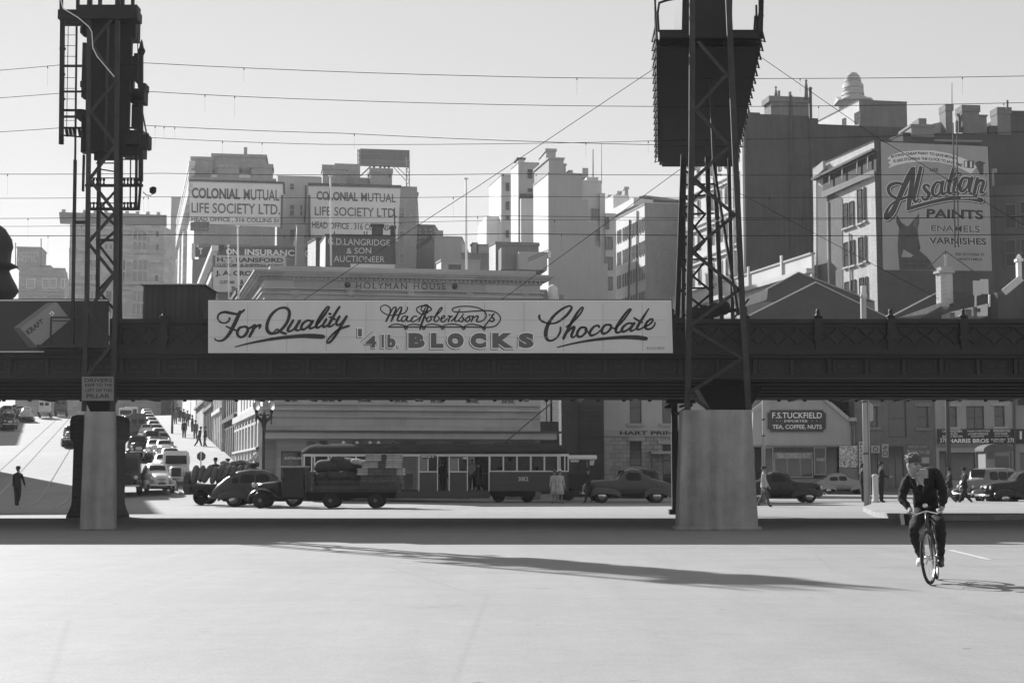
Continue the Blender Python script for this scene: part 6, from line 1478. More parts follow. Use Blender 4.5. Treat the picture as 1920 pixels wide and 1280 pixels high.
band(pr, 'string_course', RENDERM, Fp, Wp, zat(818, Yh), zat(806, Yh), .1)
for x0, y0, x1, y1 in ((1178, 818.5, 1209, 826), (1234, 825, 1262, 832)):
 h = rectpx(Fp, [(x0, y0, x1, y1)])[0]; band(pr, 'lintel', RENDERM, Fp, h[2], h[1], h[3], .08, u0=h[0])
for i in range(7): h = rectpx(Fp, [(1133, 820 + 14 * i, 1149 if i % 2 else 1142, 832 + 14 * i)])[0]; band(pr, 'quoin', RENDERM, Fp, h[2], h[1], h[3], .06, u0=max(.01, h[0]))
txtrows(Fp, [('HART PRINTING', ((1162, 807.8), (1310, 807.8), (1310, 815), (1162, 815)), .03)], INK, pr, .115)
aw = XatY(1218, Yh), XatY(1285, Yh)
mb = MB(); mb.box(aw[0], Yh - 1.3, zat(851, Yh), aw[1], Yh - .003, zat(846, Yh)); obj('porch_roof', mb, RENDERM, pr)
mb = MB(); mb.box(aw[0], Yh - 1.25, 0, aw[0] + .08, Yh - 1.15, zat(851, Yh)); obj('porch_post', mb, LEAD, pr)
Ys = 122.0
ts = thing('tea_shop', 'low gabled shop with a notched dark TEA, COFFEE, NUTS board on its gable', 'shop', (XatY(1508, Ys), Ys + 4, 0))
Fs2 = Face(Vector((XatY(1410, Ys), Ys, 0)), (1, 0, 0)); Wt = XatY(1604, Ys) - XatY(1410, Ys); vb = zat(834, Ys); GAB = mk_wall('gable_render', .33, var=.18)
mb = MB(); pl = [Fs2.pt(x, y) for x, y in ((1410, 834), (1604, 834), (1604, 786), (1591, 786), (1545, 748), (1520, 727), (1505, 722), (1490, 727), (1440, 750), (1412, 772))]
mb.prism(pl, (0, .35, 0)); obj('gable_wall', mb, GAB, ts)
mb = MB()
for (a_, b__) in (((1410, 771), (1440, 749)), ((1440, 749), (1490, 727)), ((1520, 727), (1546, 748)), ((1546, 748), (1591, 786)), ((1591, 786), (1605, 786))): mb.bar(Fs2.pt(*a_, .1), Fs2.pt(*b__, .1), .22, .3)
obj('coping', mb, RENDERM, ts)
mb = MB(); mb.box(Fs2.O.x, Ys + .36, 0, Fs2.O.x + .3, Ys + 8, vb + 2); mb.box(Fs2.O.x + Wt - .3, Ys + .36, 0, Fs2.O.x + Wt, Ys + 8, vb + 1.9); mb.box(Fs2.O.x + .31, Ys + 2.2, 0, Fs2.O.x + Wt - .31, Ys + 2.4, vb + 2); mb.box(Fs2.O.x + .31, Ys + .36, vb + .01, Fs2.O.x + Wt - .31, Ys + 2.1, vb + .12); obj('side_wall', mb, RENDERD, ts)
mb = MB(); mb.box(Fs2.O.x, Ys - .05, vb - .16, Fs2.O.x + Wt, Ys + .3, vb - .003); obj('fascia', mb, RENDERD, ts)
shop = rectpx(Fs2, [(1452, 848, 1525, 895), (1429, 838, 1451, 905), (1527, 838, 1550, 890), (1552, 838, 1572, 916)])
for h in shop[:3]:
 window(Fs2, h, ts, RENDERM, glass('shop_glass', .05, .1), .1, cols=1 if h[2] - h[0] < 2 else 3, rows=1, name='shop_window')
window(Fs2, shop[3], ts, FRAMED, GLASS, .3, cols=1, rows=2, name='door')
h = rectpx(Fs2, [(1452, 837, 1525, 847)])[0]; window(Fs2, h, ts, FRAMED, GLASS, .05, cols=4, rows=1, name='transom')
mb = MB(); h = rectpx(Fs2, [(1427, 897, 1550, 918)])[0]; mb.obox(Fs2.at(h[0], h[1] - .3, .02), Fs2.u * (h[2] - h[0]), Fs2.v * (h[3] - h[1] + .3), -Fs2.n * .3); obj('stall_riser', mb, RENDERD, ts)
h = rectpx(Fs2, [(1452, 849, 1524, 860)])[0]; mb = MB(); mb.obox(Fs2.at(h[0], h[1], -.02), Fs2.u * (h[2] - h[0]), Fs2.v * (h[3] - h[1]), Fs2.n * .02); obj('window_sign', mb, RENDERD, ts)
txtrows(Fs2, [('TEA COFFEE & NUT', (1457, 850, 1519, 858.5), .01), ('nuts!', (1531, 856, 1546, 864), .01)], RENDER_, ts, .02, 'window_lettering')
mb = MB(); rr = random.Random(3)
for k in range(26):
 x = 1455 + rr.random() * 64; s_ = 1.5 + 2.5 * rr.random(); y = 868 + rr.random() * 20; a_ = Fs2.pt(x, y, -.16); mb.box(a_.x, Ys + .28, a_.z, a_.x + s_ * .04, Ys + .5, a_.z + s_ * .055)
obj('window_display', mb, RENDERM, ts)
sb = thing('shop_board', 'dark notched name board with pale lettering on the tea shop gable', 'sign', Fs2.pt(1493, 810, .1))
def notched(x0, y0, x1, y1, n, d, th, m, nm):
 pts = []
 for cx, cy, a0 in ((x0, y0, 90), (x1, y0, 180), (x1, y1, 270), (x0, y1, 0)):
  seq = [(cx + n * math.cos(R(a0 - 0 - t * 22.5)), cy + n * math.sin(R(a0 - t * 22.5))) for t in range(5)]
  pts += seq
 mb = MB(); mb.prism([Fs2.pt(x, y, d) for x, y in pts], Fs2.n * -th); obj(nm, mb, m, sb)
notched(1437.5, 767.5, 1549, 810.5, 5.5, .11, .1, mat('board_pale', .25), 'border'); notched(1438.7, 768.7, 1547.8, 809.3, 5.5, .125, .012, mat('board_dark', .05, var=.15), 'panel')
txtrows(Fs2, [('F.S.TUCKFIELD', (1447.5, 773, 1540.5, 784), .012), ('IMPORTER', (1470, 787, 1514, 791.5), .0), ('TEA, COFFEE, NUTS', (1448, 796, 1540, 805), .012), ('*', (1455, 788, 1457, 790.5), .03), ('*', (1462, 788, 1464, 790.5), .03), ('*', (1521, 788, 1523, 790.5), .03), ('*', (1530, 788, 1532, 790.5), .03)], PALEINK, sb, .13)
pipe(ts, Fs2, 1598, 790, 1598, 834, .1); rblock(ts, 'rain_head', LEAD, Fs2, 1595, 790, 1603, 797, -.25, .2)
t = thing('painted_wall', 'bright white wall patch behind the right slope of the tea shop gable', 'wall', (XatY(1580, 124), 124, 0)); mb = MB(); mb.box(XatY(1540, 124), 124, 0, XatY(1604, 124), 124.3, zat(742, 124)); obj('wall', mb, WHITEW, t)
po = thing('poster_hoarding', 'pale mottled poster board right of the tea shop door', 'poster', Fs2.pt(1590, 877, .2))
m_ = D.materials.new('poster_print'); m_.use_nodes = True; n_, l_ = m_.node_tree.nodes, m_.node_tree.links
tn = n_.new('ShaderNodeTexNoise'); tn.inputs['Scale'].default_value = 3.2; tn.inputs['Detail'].default_value = 4; tn.inputs['Distortion'].default_value = 2.5; tc_ = n_.new('ShaderNodeTexCoord'); l_.new(tc_.outputs['Object'], tn.inputs['Vector']); cr = n_.new('ShaderNodeValToRGB'); cr.color_ramp.elements[0].position = .42; cr.color_ramp.elements[0].color = (.16,) * 3 + (1,); cr.color_ramp.elements[1].position = .55; cr.color_ramp.elements[1].color = (.6,) * 3 + (1,); l_.new(tn.outputs[0], cr.inputs[0]); l_.new(cr.outputs[0], n_['Principled BSDF'].inputs['Base Color'])
board(Fs2, 1572.5, 835.5, 1607, 876, .05, m_, 'poster', po, .18); board(Fs2, 1572.5, 877, 1607, 918, .05, RENDERD, 'fence', po, .18)
# brick terrace shops
Fb = Face(Vector((XatY(1604.5, Ys), Ys, 0)), (1, 0, 0)); Wb = XatY(1756, Ys) - XatY(1604.5, Ys); BH = zat(640, Ys)
bs_ = thing('brick_shop', 'dark brick two-storey shop behind the cyclist, between tea shop and pale shop', 'shop', (XatY(1680, Ys), Ys + 4, 0))
hu = rectpx(Fb, [(1634, 762, 1646, 800), (1666, 748, 1700, 820), (1721, 762, 1741, 801)]); hl = rectpx(Fb, [(1625, 838, 1648, 910), (1666, 836, 1696, 916), (1699, 872, 1742, 905)])
mb = MB(); wall(mb, Fb, Wb, BH, hu + hl, .3); mb.box(Fb.O.x, Ys + .5, 0, Fb.O.x + Wb, Ys + 8, BH - .1); obj('wall', mb, mk_wall('brick_shop', .13, 'brick', var=.25), bs_)
for h in hu: window(Fb, h, bs_, FRAMED, GLASS, .2, cols=1, rows=2)
for h, nm in zip(hl, ('door', 'door', 'shop_window')): window(Fb, h, bs_, FRAMED, GLASS, .2, cols=2, rows=1, name=nm)
for h in (hu[0], hu[2]): band(bs_, 'sill', RENDERD, Fb, h[2] + .2, h[1] - .25, h[1] - .02, .14, u0=h[0] - .2); band(bs_, 'lintel', RENDERD, Fb, h[2] + .25, h[3] + .02, h[3] + .3, .06, u0=h[0] - .25)
board(Fb, 1699, 832.5, 1742, 868, .05, mat('cafe_sign', .12, var=.25), 'sign_panel', bs_, .02)
txtrows(Fb, [('BRITISH CAFE', (1703, 835, 1738, 839.5), .0), ('3', (1700, 843, 1705, 852), .03), ('COURSE MEALS', (1706, 844, 1734, 850), .0), ('1/6', (1736, 843, 1742, 851), .03)], RENDERM, bs_, .075, 'lettering')
board(Fb, 1728, 857, 1741.5, 868, .03, RENDERM, 'price_card', bs_, .08)
for x0, y0, x1, y1, lab in ((1632.5, 835, 1648.5, 849, 'small pale advertising plate with a dark ring on the dark brick shop'), (1652.5, 832, 1665, 857, 'upright pale advertising plate right of the ringed plate on the dark brick shop')):
 p_ = thing('advertising_plate', lab, 'sign', Fb.pt((x0 + x1) / 2, y1, .2)); board(Fb, x0, y0, x1, y1, .03, RENDERM, 'plate', p_, .15)
 mb = MB(); cx, cy = (x0 + x1) / 2, (y0 + y1) / 2 + (5 if x1 > 1650 else 0); pts = [(cx + 4 * math.cos(t * .63), cy + 4 * math.sin(t * .63), 1.6) for t in range(11)]; put_stroke(mb, Fb, pts, .19, n=3)
 if x1 > 1650: put_stroke(mb, Fb, [(1655, 842, 1.5), (1659, 837, 2), (1662, 838, 1.2), (1658, 842, 1.6)], .19)
 obj('emblem', mb, INK, p_)
vs2 = thing('vertical_sign', 'tall narrow white board with BLACK & WHITE in stacked letters beside the pale street pole', 'sign', Fb.pt(1613, 892, .4)); board(Fb, 1608.5, 828, 1619, 889, .05, RENDER_, 'panel', vs2, .35)
mb = MB()
for i, s in enumerate(('B', 'L', 'A', 'C', 'K', '&', 'W', 'H', 'I')): put_text(mb, Fb, s, (1610.5, 829.8 + 6.5 * i, 1615.5, 834.6 + 6.5 * i), .41, .02)
obj('lettering', mb, INK, vs2)
Fc = Face(Vector((XatY(1756.5, Ys), Ys + .02, 0)), (1, 0, 0)); Wc = XatY(1902, Ys) - XatY(1756.5, Ys)
cs = thing('pale_shop', 'pale two-storey shop with a dark fascia listing butchers\' supplies', 'shop', (XatY(1830, Ys), Ys + 4, 0))
hu = rectpx(Fc, [(1775, 762, 1795, 800), (1812.5, 761, 1846, 804), (1865, 761, 1884.5, 799)]); hl = rectpx(Fc, [(1762, 845, 1777, 900), (1784, 848, 1830, 900), (1832, 845, 1846, 916), (1850, 848, 1898, 900)])
mb = MB(); wall(mb, Fc, Wc, BH, hu + hl, .3); mb.box(Fc.O.x, Ys + .5, 0, Fc.O.x + Wc, Ys + 8, BH - .1); obj('wall', mb, mk_wall('pale_shop', .30, var=.2), cs)
for h in hu: window(Fc, h, cs, FRAMED, GLASS, .2, cols=2 if h[2] - h[0] > 1.2 else 1, rows=2)
for h in hl: window(Fc, h, cs, FRAMED, GLASS, .2, cols=1, rows=1, name='shop_window')
for h in (hu[0], hu[2]): band(cs, 'sill', RENDERM, Fc, h[2] + .2, h[1] - .22, h[1] - .02, .14, u0=h[0] - .2); band(cs, 'lintel', RENDERM, Fc, h[2] + .3, h[3] + .02, h[3] + .25, .06, u0=h[0] - .3)
board(Fc, 1757, 804, 1901.5, 831, .12, mat('fascia_dark', .04, var=.15), 'fascia', cs, .01)
txtrows(Fc, [('CASH REGISTERS', (1766, 806, 1803, 810), .015), ('SCALES', (1774, 811, 1794, 815), .01), ('ELECTRIC MOTORS', (1766, 816, 1804, 819.5), .015), ('Suppliers of BUTCHERS', (1813, 806, 1855, 810), .01), ('and DAIRY PRODUCE', (1814, 811, 1852, 815), .01), ('REQUISITES', (1820, 816, 1844, 819.5), .01), ('REFRIGERATORS', (1862, 805.5, 1893, 809.5), .01), ('COOL ROOMS', (1864, 811, 1888, 814.5), .01), ('& part of Trades', (1864, 815.5, 1891, 819), .0), ('378', (1761.5, 821, 1775, 829.5), .01), ('HARRIS BROS', (1778, 822, 1853, 830), .035), ('SUPPLIERS', (1857, 822, 1884, 825), .015), ('PTY LTD', (1862, 826.3, 1881, 829.3), .015), ('378', (1888, 821, 1902, 829.5), .01)], PALEINK, cs, .135, 'fascia_lettering')
h = rectpx(Fc, [(1757, 832, 1901, 838)])[0]; band(cs, 'shop_head', RENDERD, Fc, h[2], h[1], h[3], .06, u0=max(0.01, h[0]))
pipe(cs, Fc, 1901.5, 750, 1901.5, 905, .07)
Fd = Face(Vector((XatY(1902.5, Ys), Ys + .03, 0)), (1, 0, 0))
ds = thing('end_shop', 'pale shop front cut by the right edge of the picture', 'shop', (XatY(1960, Ys), Ys + 4, 0)); Wd = XatY(2100, Ys) - XatY(1902.5, Ys)
hd = rectpx(Fd, [(1935, 762, 1955, 800), (1914, 848, 1935, 905), (1950, 848, 2000, 905)])
mb = MB(); wall(mb, Fd, Wd, BH, hd, .3); mb.box(Fd.O.x, Ys + .5, 0, Fd.O.x + Wd, Ys + 8, BH - .1); obj('wall', mb, mk_wall('end_shop', .27, var=.2), ds); fillw(Fd, hd, ds, FRAMED, GLASS, .2, cols=1, rows=1)
board(Fd, 1903, 804, 2000, 831, .1, mat('fascia_dark', .04, var=.15), 'fascia', ds, .01); txtrows(Fd, [('1', (1911, 808, 1915, 823), .03)], PALEINK, ds, .12)
board(Fd, 1908, 750, 2000, 759, .1, mat('fascia_dark', .04, var=.15), 'name_board', ds, .01)
# police box kiosk with arched roof
Yk = 100.0; kx0, kx1 = XatY(1849, Yk), XatY(1895, Yk)
kk = thing('kiosk', 'small panelled street kiosk with an arched overhanging roof behind the right saloon car', 'kiosk', ((kx0 + kx1) / 2, Yk + .8, 0))
KM, KD2 = mat('kiosk_paint', .2, var=.15), mat('kiosk_dark', .09, var=.15)
zk = zat(846, Yk); mb = MB(); mb.box(kx0, Yk, 0, kx1, Yk + 1.6, zk); obj('body', mb, KM, kk)
mb = MB(); mb.box(XatY(1867, Yk), Yk - .04, .2, kx1 - .1, Yk - .003, zk - .3); mb.box(kx0 + .08, Yk - .035, zk - .5, XatY(1865, Yk), Yk - .003, zk - .1); obj('door_panel', mb, KD2, kk)
mb = MB(); rings = []
for y in (Yk - .2, Yk + 1.8): rings.append([((kx0 + kx1) / 2 + (kx1 - kx0 + .35) / 2 * math.cos(t * math.pi / 10), y, zk + .1 + .42 * math.sin(t * math.pi / 10)) for t in range(11)] + [(kx0 - .17, y, zk), (kx1 + .17, y, zk)])
mb.loft(rings); obj('roof', mb, KD2, kk, fix=True)
# ================================================================== vehicles
def paint(key, g, rough=.28): return mat(key, g, rough=rough, var=.12, scale=1.5, spec=.35 if g < .1 else .7, bump=.02, streak=False, fine=5)
P_BLACK, P_DARK, P_MID, P_LIGHT, P_GREY = paint('car_black', .02), paint('car_dark', .05), paint('car_mid', .16), paint('car_light', .55), paint('car_grey', .36)
CHROME = mat('chrome', .6, rough=.18, metal=1.0, var=.1, bump=0, streak=False); TYRE = mat('tyre', .03, rough=.85, var=.2, bump=.1, streak=False)
CGLASS = glass('car_glass', .012, .1, .22); LAMPG = mat('lamp_glass', .6, rough=.1, var=.05, bump=0, streak=False); CHASSIS = mat('chassis', .02, var=.3)
def lerp_st(st, x):
 st = sorted(st, reverse=True)
 for a, b in zip(st, st[1:]):
  if a[0] >= x >= b[0]:
   t = (a[0] - x) / (a[0] - b[0]); t = t * t * (3 - 2 * t) * .5 + t * .5
   return [a[i] + (b[i] - a[i]) * t for i in range(5)]
 return list(st[0] if x > st[0][0] else st[-1])
ST_SEDAN = [(2.2, .58, .7, .26, .2), (2.1, .8, .96, .4, .3), (1.6, .93, 1.08, .5, .38), (.9, 1.0, 1.14, .66, .52), (.72, 1.03, 1.2, .72, .55), (.3, 1.04, 1.56, .74, .52), (0, 1.04, 1.67, .75, .53), (-.6, 1.04, 1.7, .75, .54), (-1.15, 1.02, 1.62, .74, .52), (-1.65, .98, 1.36, .7, .48), (-2.05, .85, 1.06, .58, .42), (-2.35, .58, .68, .42, .34)]
ST_COUPE = [(2.2, .58, .7, .26, .2), (2.12, .82, .98, .4, .3), (1.6, .94, 1.09, .5, .38), (.75, 1.0, 1.14, .68, .54), (.55, 1.02, 1.2, .72, .55), (.2, 1.03, 1.56, .72, .5), (-.1, 1.03, 1.64, .73, .5), (-.45, 1.03, 1.62, .73, .5), (-.85, 1.0, 1.38, .73, .5), (-1.15, .98, 1.17, .72, .54), (-1.7, .92, 1.05, .66, .5), (-2.15, .76, .88, .52, .42), (-2.4, .52, .62, .36, .3)]
ST_BOXY = [(1.95, .5, .55, .28, .26), (1.93, .95, 1.12, .32, .26), (1.85, 1.0, 1.18, .36, .28), (.9, 1.1, 1.25, .6, .5), (.82, 1.12, 1.3, .68, .56), (.7, 1.13, 1.75, .7, .6), (.55, 1.13, 1.8, .72, .62), (-.9, 1.13, 1.84, .72, .62), (-1.5, 1.12, 1.8, .71, .6), (-1.72, 1.05, 1.55, .68, .56), (-1.85, .8, 1.1, .62, .5), (-1.9, .5, .6, .58, .5)]
ST_BUG = [(2.0, .5, .6, .3, .24), (1.85, .78, .92, .46, .36), (1.3, .92, 1.06, .58, .46), (.8, .98, 1.14, .68, .54), (.62, 1.0, 1.2, .72, .55), (.2, 1.0, 1.56, .74, .5), (-.2, 1.0, 1.65, .75, .52), (-.75, 1.0, 1.6, .75, .52), (-1.3, .97, 1.4, .72, .5), (-1.8, .88, 1.08, .62, .45), (-2.15, .7, .8, .5, .36), (-2.3, .5, .56, .4, .3)]
def build_car(name, st, pm, wins, front=1.38, rear=-1.3, screen=(.66, .3), back=(-1.22, -1.6), r=.34, label='', cat='car', fend=None, rearfend=True):
 """car heading +x, wheels on z = 0"""
 t = thing(name, label, cat)
 xs0, xs1 = st[0][0], st[-1][0]; n = 34; rings = []
 for i in range(n + 1):
  x = xs0 + (xs1 - xs0) * i / n; _, zb, zt, wb, wr = lerp_st(st, x); zo = .36
  half = [(wb * .9, zo), (wb, zo + .12), (wb, zb), (wr + (wb - wr) * .35, zb + (zt - zb) * .45), (wr, zt - (zt - zb) * .2), (wr * .72, zt - .015), (wr * .35, zt + .01)]
  rings.append([(x, -y, z) for y, z in half] + [(x, y, z) for y, z in reversed(half)])
 mb = MB(); mb.smooth = True; mb.loft(rings); obj('body', mb, pm, t, fix=True)
 def ys(x, z):
  _, zb, zt, wb, wr = lerp_st(st, x)
  k = max(0, min(1, (z - zb) / max(.01, (zt - zb)))); return wb + (wr - wb) * min(1, k * 1.25 if k < .8 else 1)
 for s in (-1, 1):
  for (x0, x1, top) in wins:
   mb = MB(); g = []
   for i in range(6):
    x = x0 + (x1 - x0) * i / 5; _, zb, zt, wb, wr = lerp_st(st, x); za, zc = zb + .05, min(zb + top, zt - .16)
    e = .05 if i in (0, 5) else 0
    g.append([(x, s * (ys(x, za + e) + .012), za + e), (x, s * (ys(x, (za + zc) / 2) + .02), (za + zc) / 2), (x, s * (ys(x, zc - e) + .016), zc - e)])
   vs = [p for q in g for p in q]; mb.add(vs, [(i * 3 + j, i * 3 + j + 1, i * 3 + j + 4, i * 3 + j + 3) for i in range(5) for j in range(2)]); obj('side_window', mb, CGLASS, t)
 for (xa, xb), nm in ((screen, 'windscreen'), (back, 'rear_window')):
  mb = MB(); g = []
  for i in range(4):
   x = xa + (xb - xa) * (.12 + .76 * i / 3); _, zb, zt, wb, wr = lerp_st(st, x); g.append([(x + (.02 if nm[0] == 'w' else -.02), wr * k * .82, zt + .022 - .02 * abs(k)) for k in (-1, -.5, 0, .5, 1)])
  vs = [p for q in g for p in q]; mb.add(vs, [(i * 5 + j, i * 5 + j + 1, i * 5 + j + 6, i * 5 + j + 5) for i in range(3) for j in range(4)]); obj(nm, mb, CGLASS, t)
 for cx in (front, rear):
  for s in (-1, 1):
   mb = MB(); mb.lathe([(.2, -.09), (r - .04, -.1), (r, -.06), (r, .06), (r - .04, .1), (.2, .09)], (cx, s * .7, r), 20, 'y'); w = obj('wheel', mb, TYRE, t)
   mb = MB(); mb.lathe([(.22, 0), (.2, .025), (.12, .04), (.1, .06), (.01, .075)], (0, 0, 0), 14, 'y')
   for q in mb.v: q.y = q.y * (-1) if s > 0 else q.y
   mb2 = MB(); mb2.smooth = True; k = Vector((cx, s * .8, r)); mb2.add([Vector((q.x, -q.y, q.z)) + k for q in mb.v], mb.f); obj('hub_cap', mb2, CHROME, w, fix=True)
   if cx == rear and not rearfend: continue
   # flowing wing over the wheel
   mb = MB(); mb.smooth = True; rings = []; L0, L1 = (.56, .95) if cx == front else (.62, .72)
   m = 14
   for i in range(m + 1):
    a = math.pi * i / m; x = cx + (L0 if a < math.pi / 2 else L1) * math.cos(a); hgt = r + .16 + (.34 if a < math.pi / 2 or cx != front else .34) * (math.sin(a) ** .75) - .12; wd = .2 * (.55 + .45 * math.sin(a))
    zb_ = max(.24, hgt - .3); rings.append([(x, s * .7 + wd * c_, zz) for c_, zz in ((-1, zb_ + .02), (-.95, hgt - .07), (-.55, hgt + .01), (0, hgt + .03), (.55, hgt + .01), (.95, hgt - .07), (1, zb_ + .02))])
   mb.loft(rings, closed=False, cap=False); obj('mudguard', mb, fend or pm, t)
 for s in (-1, 1):
  mb = MB(); mb.box(rear + .5, s * .62 - .18, .3, front - .75, s * .62 + .18, .345); obj('running_board', mb, CHASSIS, t)
  mb = MB(); mb.lathe([(.02, -.16), (.09, -.12), (.115, 0), (.1, .03)], (xs0 - .22, s * .5, .82), 12, 'x'); h = obj('headlight', mb, pm, t)
  mb = MB(); mb.lathe([(.1, .031), (.08, .055), (.01, .065)], (xs0 - .22, s * .5, .82), 12, 'x'); obj('lens', mb, LAMPG, h)
 for x, q in ((xs0 + .14, 1), (xs1 - .12, -1)):
  mb = MB(); mb.tube([(x - q * .14, -.78, .46), (x - q * .02, -.55, .46), (x, 0, .46), (x - q * .02, .55, .46), (x - q * .14, .78, .46)], .05, 8)
  for s in (-.3, .3): mb.box(min(x, x - q * .2), s - .03, .42, max(x, x - q * .2), s + .03, .47)
  obj('bumper', mb, CHROME, t)
 mb = MB(); x = xs0
 for k in range(-4, 5): mb.box(x - .1 + .03 - abs(k) * .012, k * .055 - .012, .5, x + .03 - abs(k) * .012, k * .055 + .012, .86 - abs(k) * .01)
 obj('grille', mb, CHROME, t)
 mb = MB(); mb.box(rear - .5, -.6, .24, front + .4, .6, .38); obj('underbody', mb, CHASSIS, t)
 mb = MB(); mb.box(xs0 + .16, -.2, .5, xs0 + .17, .2, .6); obj('number_plate', mb, P_BLACK, t)
 return t
WS = [(.28, -.32, .42), (-.4, -1.02, .42), (-1.1, -1.4, .3)]
c_dark = build_car('saloon_car', ST_SEDAN, P_DARK, WS, label='x')
c_light = build_car('saloon_car', ST_SEDAN, P_LIGHT, WS, label='x', fend=P_GREY)
c_grey = build_car('saloon_car', ST_SEDAN, P_GREY, WS, label='x')
b_dark = build_car('saloon_car', ST_BOXY, P_BLACK, [(.6, 0, .5), (-.08, -.75, .5), (-.83, -1.4, .5)], screen=(.83, .68), back=(-1.6, -1.78), front=1.45, rear=-1.25, label='x')
b_mid = build_car('saloon_car', ST_BOXY, P_MID, [(.6, 0, .5), (-.08, -.75, .5), (-.83, -1.4, .5)], screen=(.83, .68), back=(-1.6, -1.78), front=1.45, rear=-1.25, label='x')
coupe = build_car('coupe_car', ST_COUPE, paint('coupe_paint', .06, .14), [(.16, -.55, .42)], screen=(.52, .18), back=(-.6, -1.0), label='dark streamlined coupe with pale hub caps driving left in front of the printing shop')
bug = build_car('saloon_car', ST_BUG, paint('bug_paint', .22, .3), [(.2, -.42, .4), (-.52, -1.15, .36)], screen=(.58, .2), back=(-1.2, -1.7), label='grey fastback saloon parked before the tea shop window')
# closed van
def build_van(pm, label, L=4.6, H=2.1, cab=1.2):
 t = thing('delivery_van', label, 'van'); mb = MB()
 mb.hexa([(-L / 2, -.8, .5), (L / 2 - 1.5, -.8, .5), (L / 2 - 1.5, .8, .5), (-L / 2, .8, .5), (-L / 2, -.74, H), (L / 2 - 1.62, -.74, H), (L / 2 - 1.62, .74, H), (-L / 2, .74, H)]); obj('body', mb, pm, t, bevel=.12)
 mb = MB(); mb.hexa([(L / 2 - 1.5, -.55, .5), (L / 2 - .1, -.34, .5), (L / 2 - .1, .34, .5), (L / 2 - 1.5, .55, .5), (L / 2 - 1.5, -.5, 1.25), (L / 2 - .12, -.3, 1.12), (L / 2 - .12, .3, 1.12), (L / 2 - 1.5, .5, 1.25)]); obj('bonnet', mb, pm, t, bevel=.08)
 mb = MB(); mb.box(L / 2 - .095, -.28, .58, L / 2 - .06, .28, 1.08); obj('radiator', mb, P_BLACK, t)
 mb = MB(); mb.add([(L / 2 - 1.49, -.62, 1.32), (L / 2 - 1.49, .62, 1.32), (L / 2 - 1.585, .6, H - .28), (L / 2 - 1.585, -.6, H - .28)], [(0, 1, 2, 3)]); obj('windscreen', mb, CGLASS, t)
 mb = MB()
 for s in (-.55, .08): mb.box(-L / 2 - .012, s, 1.35, -L / 2 - .001, s + .47, 1.75)
 obj('rear_window', mb, CGLASS, t)
 for s in (-1, 1):
  mb = MB(); mb.box(L / 2 - 2.3, s * .795 - .01, 1.3, L / 2 - 1.68, s * .795 + .01, H - .3); obj('side_window', mb, CGLASS, t)
  mb = MB(); mb.lathe([(.02, -.16), (.1, -.1), (.12, .02), (.02, .06)], (L / 2 - .2, s * .5, .95), 10, 'x'); obj('headlight', mb, LAMPG, t)
  for cx in (-L / 2 + .9, L / 2 - .7):
   mb = MB(); mb.lathe([(.15, -.09), (.33, -.1), (.36, -.05), (.36, .05), (.33, .1), (.15, .09)], (cx, s * .68, .36), 16, 'y'); w = obj('wheel', mb, TYRE, t)
   mb = MB(); mb.lathe([(.02, -.12), (.16, -.11), (.16, .11), (.02, .12)], (cx, s * .68, .36), 10, 'y'); obj('hub', mb, pm, w)
   mb = MB(); rings = [[(cx + .5 * math.cos(math.pi * i / 8), s * .68 + d, .42 + .4 * math.sin(math.pi * i / 8) + e) for d, e in ((-.16, 0), (.16, 0), (.16, .03), (-.16, .03))] for i in range(9)]; mb.loft(rings); obj('mudguard', mb, P_BLACK, t, fix=True)
 mb = MB(); mb.tube([(L / 2 + .05, -.7, .5), (L / 2 + .12, 0, .5), (L / 2 + .05, .7, .5)], .045, 8); obj('bumper', mb, CHROME, t)
 return t
v_light = build_van(P_LIGHT, 'x'); v_dark = build_van(P_DARK, 'x', 4.8, 2.3)
_used = set()
def put(proto, x, y, z, rz, label, group=None, pitch=0.0):
 if proto.name not in _used:
  _used.add(proto.name); o = proto; o.location = (x, y, z)
 else: o = dup(proto, (x, y, z))
 o['label'] = label
 if group: o['group'] = group
 elif 'group' in o: del o['group']
 o.rotation_euler = (0, -pitch, rz); return o
def terr(px, py):
 """where the sight line through px, py meets the street"""
 r = ray(px, py); lo = 40.0
 for k in range(4200):
  Y = 40 + k * .05; p = P(px, py, Y)
  if p.z <= gz(p.x, p.y): return p
 return P(px, py, 190)
RZ = math.atan2(-SDIR.y, -SDIR.x)              # heading down the hill
SL = math.atan(RAMPS)
def roofy(px, py, h):
 """car whose roof shows at px, py: find the distance"""
 for k in range(3600):
  Y = 76 + k * .04; p = P(px, py, Y); g = gz(p.x, p.y)
  if p.z - g <= h: return Vector((p.x, p.y, g))
 return None
GQ = 'cars queueing down the hill'
q = terr(292, 924); put(c_light, q.x, q.y, gz(q.x, q.y), RZ + .12, 'pale saloon with dark V-shaped nose at the front of the hill queue', GQ)
q = terr(329, 911); put(v_light, q.x, q.y, gz(q.x, q.y), RZ - .02, 'pale van behind the right shoulder of the first saloon in the hill queue', GQ)
q = terr(236, 927); put(v_dark, q.x, q.y, gz(q.x, q.y), RZ, 'dark lorry half hidden behind the left concrete pillar', GQ)
q = terr(257, 863); put(b_dark, q.x, q.y, gz(q.x, q.y), RZ + .05, 'black upright saloon with bright headlamps in the middle lane of the hill', GQ, SL)
q = terr(257, 826); put(v_dark, q.x, q.y, gz(q.x, q.y), RZ + math.pi, 'dark box van seen from behind in the middle lane of the hill', GQ, -SL)
q = terr(283, 850); put(b_mid, q.x, q.y, gz(q.x, q.y), RZ + .1, 'dark boxy saloon squeezed between the black saloon and the kerb lane queue', GQ, SL)
kinds = [c_light, c_grey, c_light, c_dark, c_light, c_grey, c_light, c_grey, c_light, c_light, c_grey]
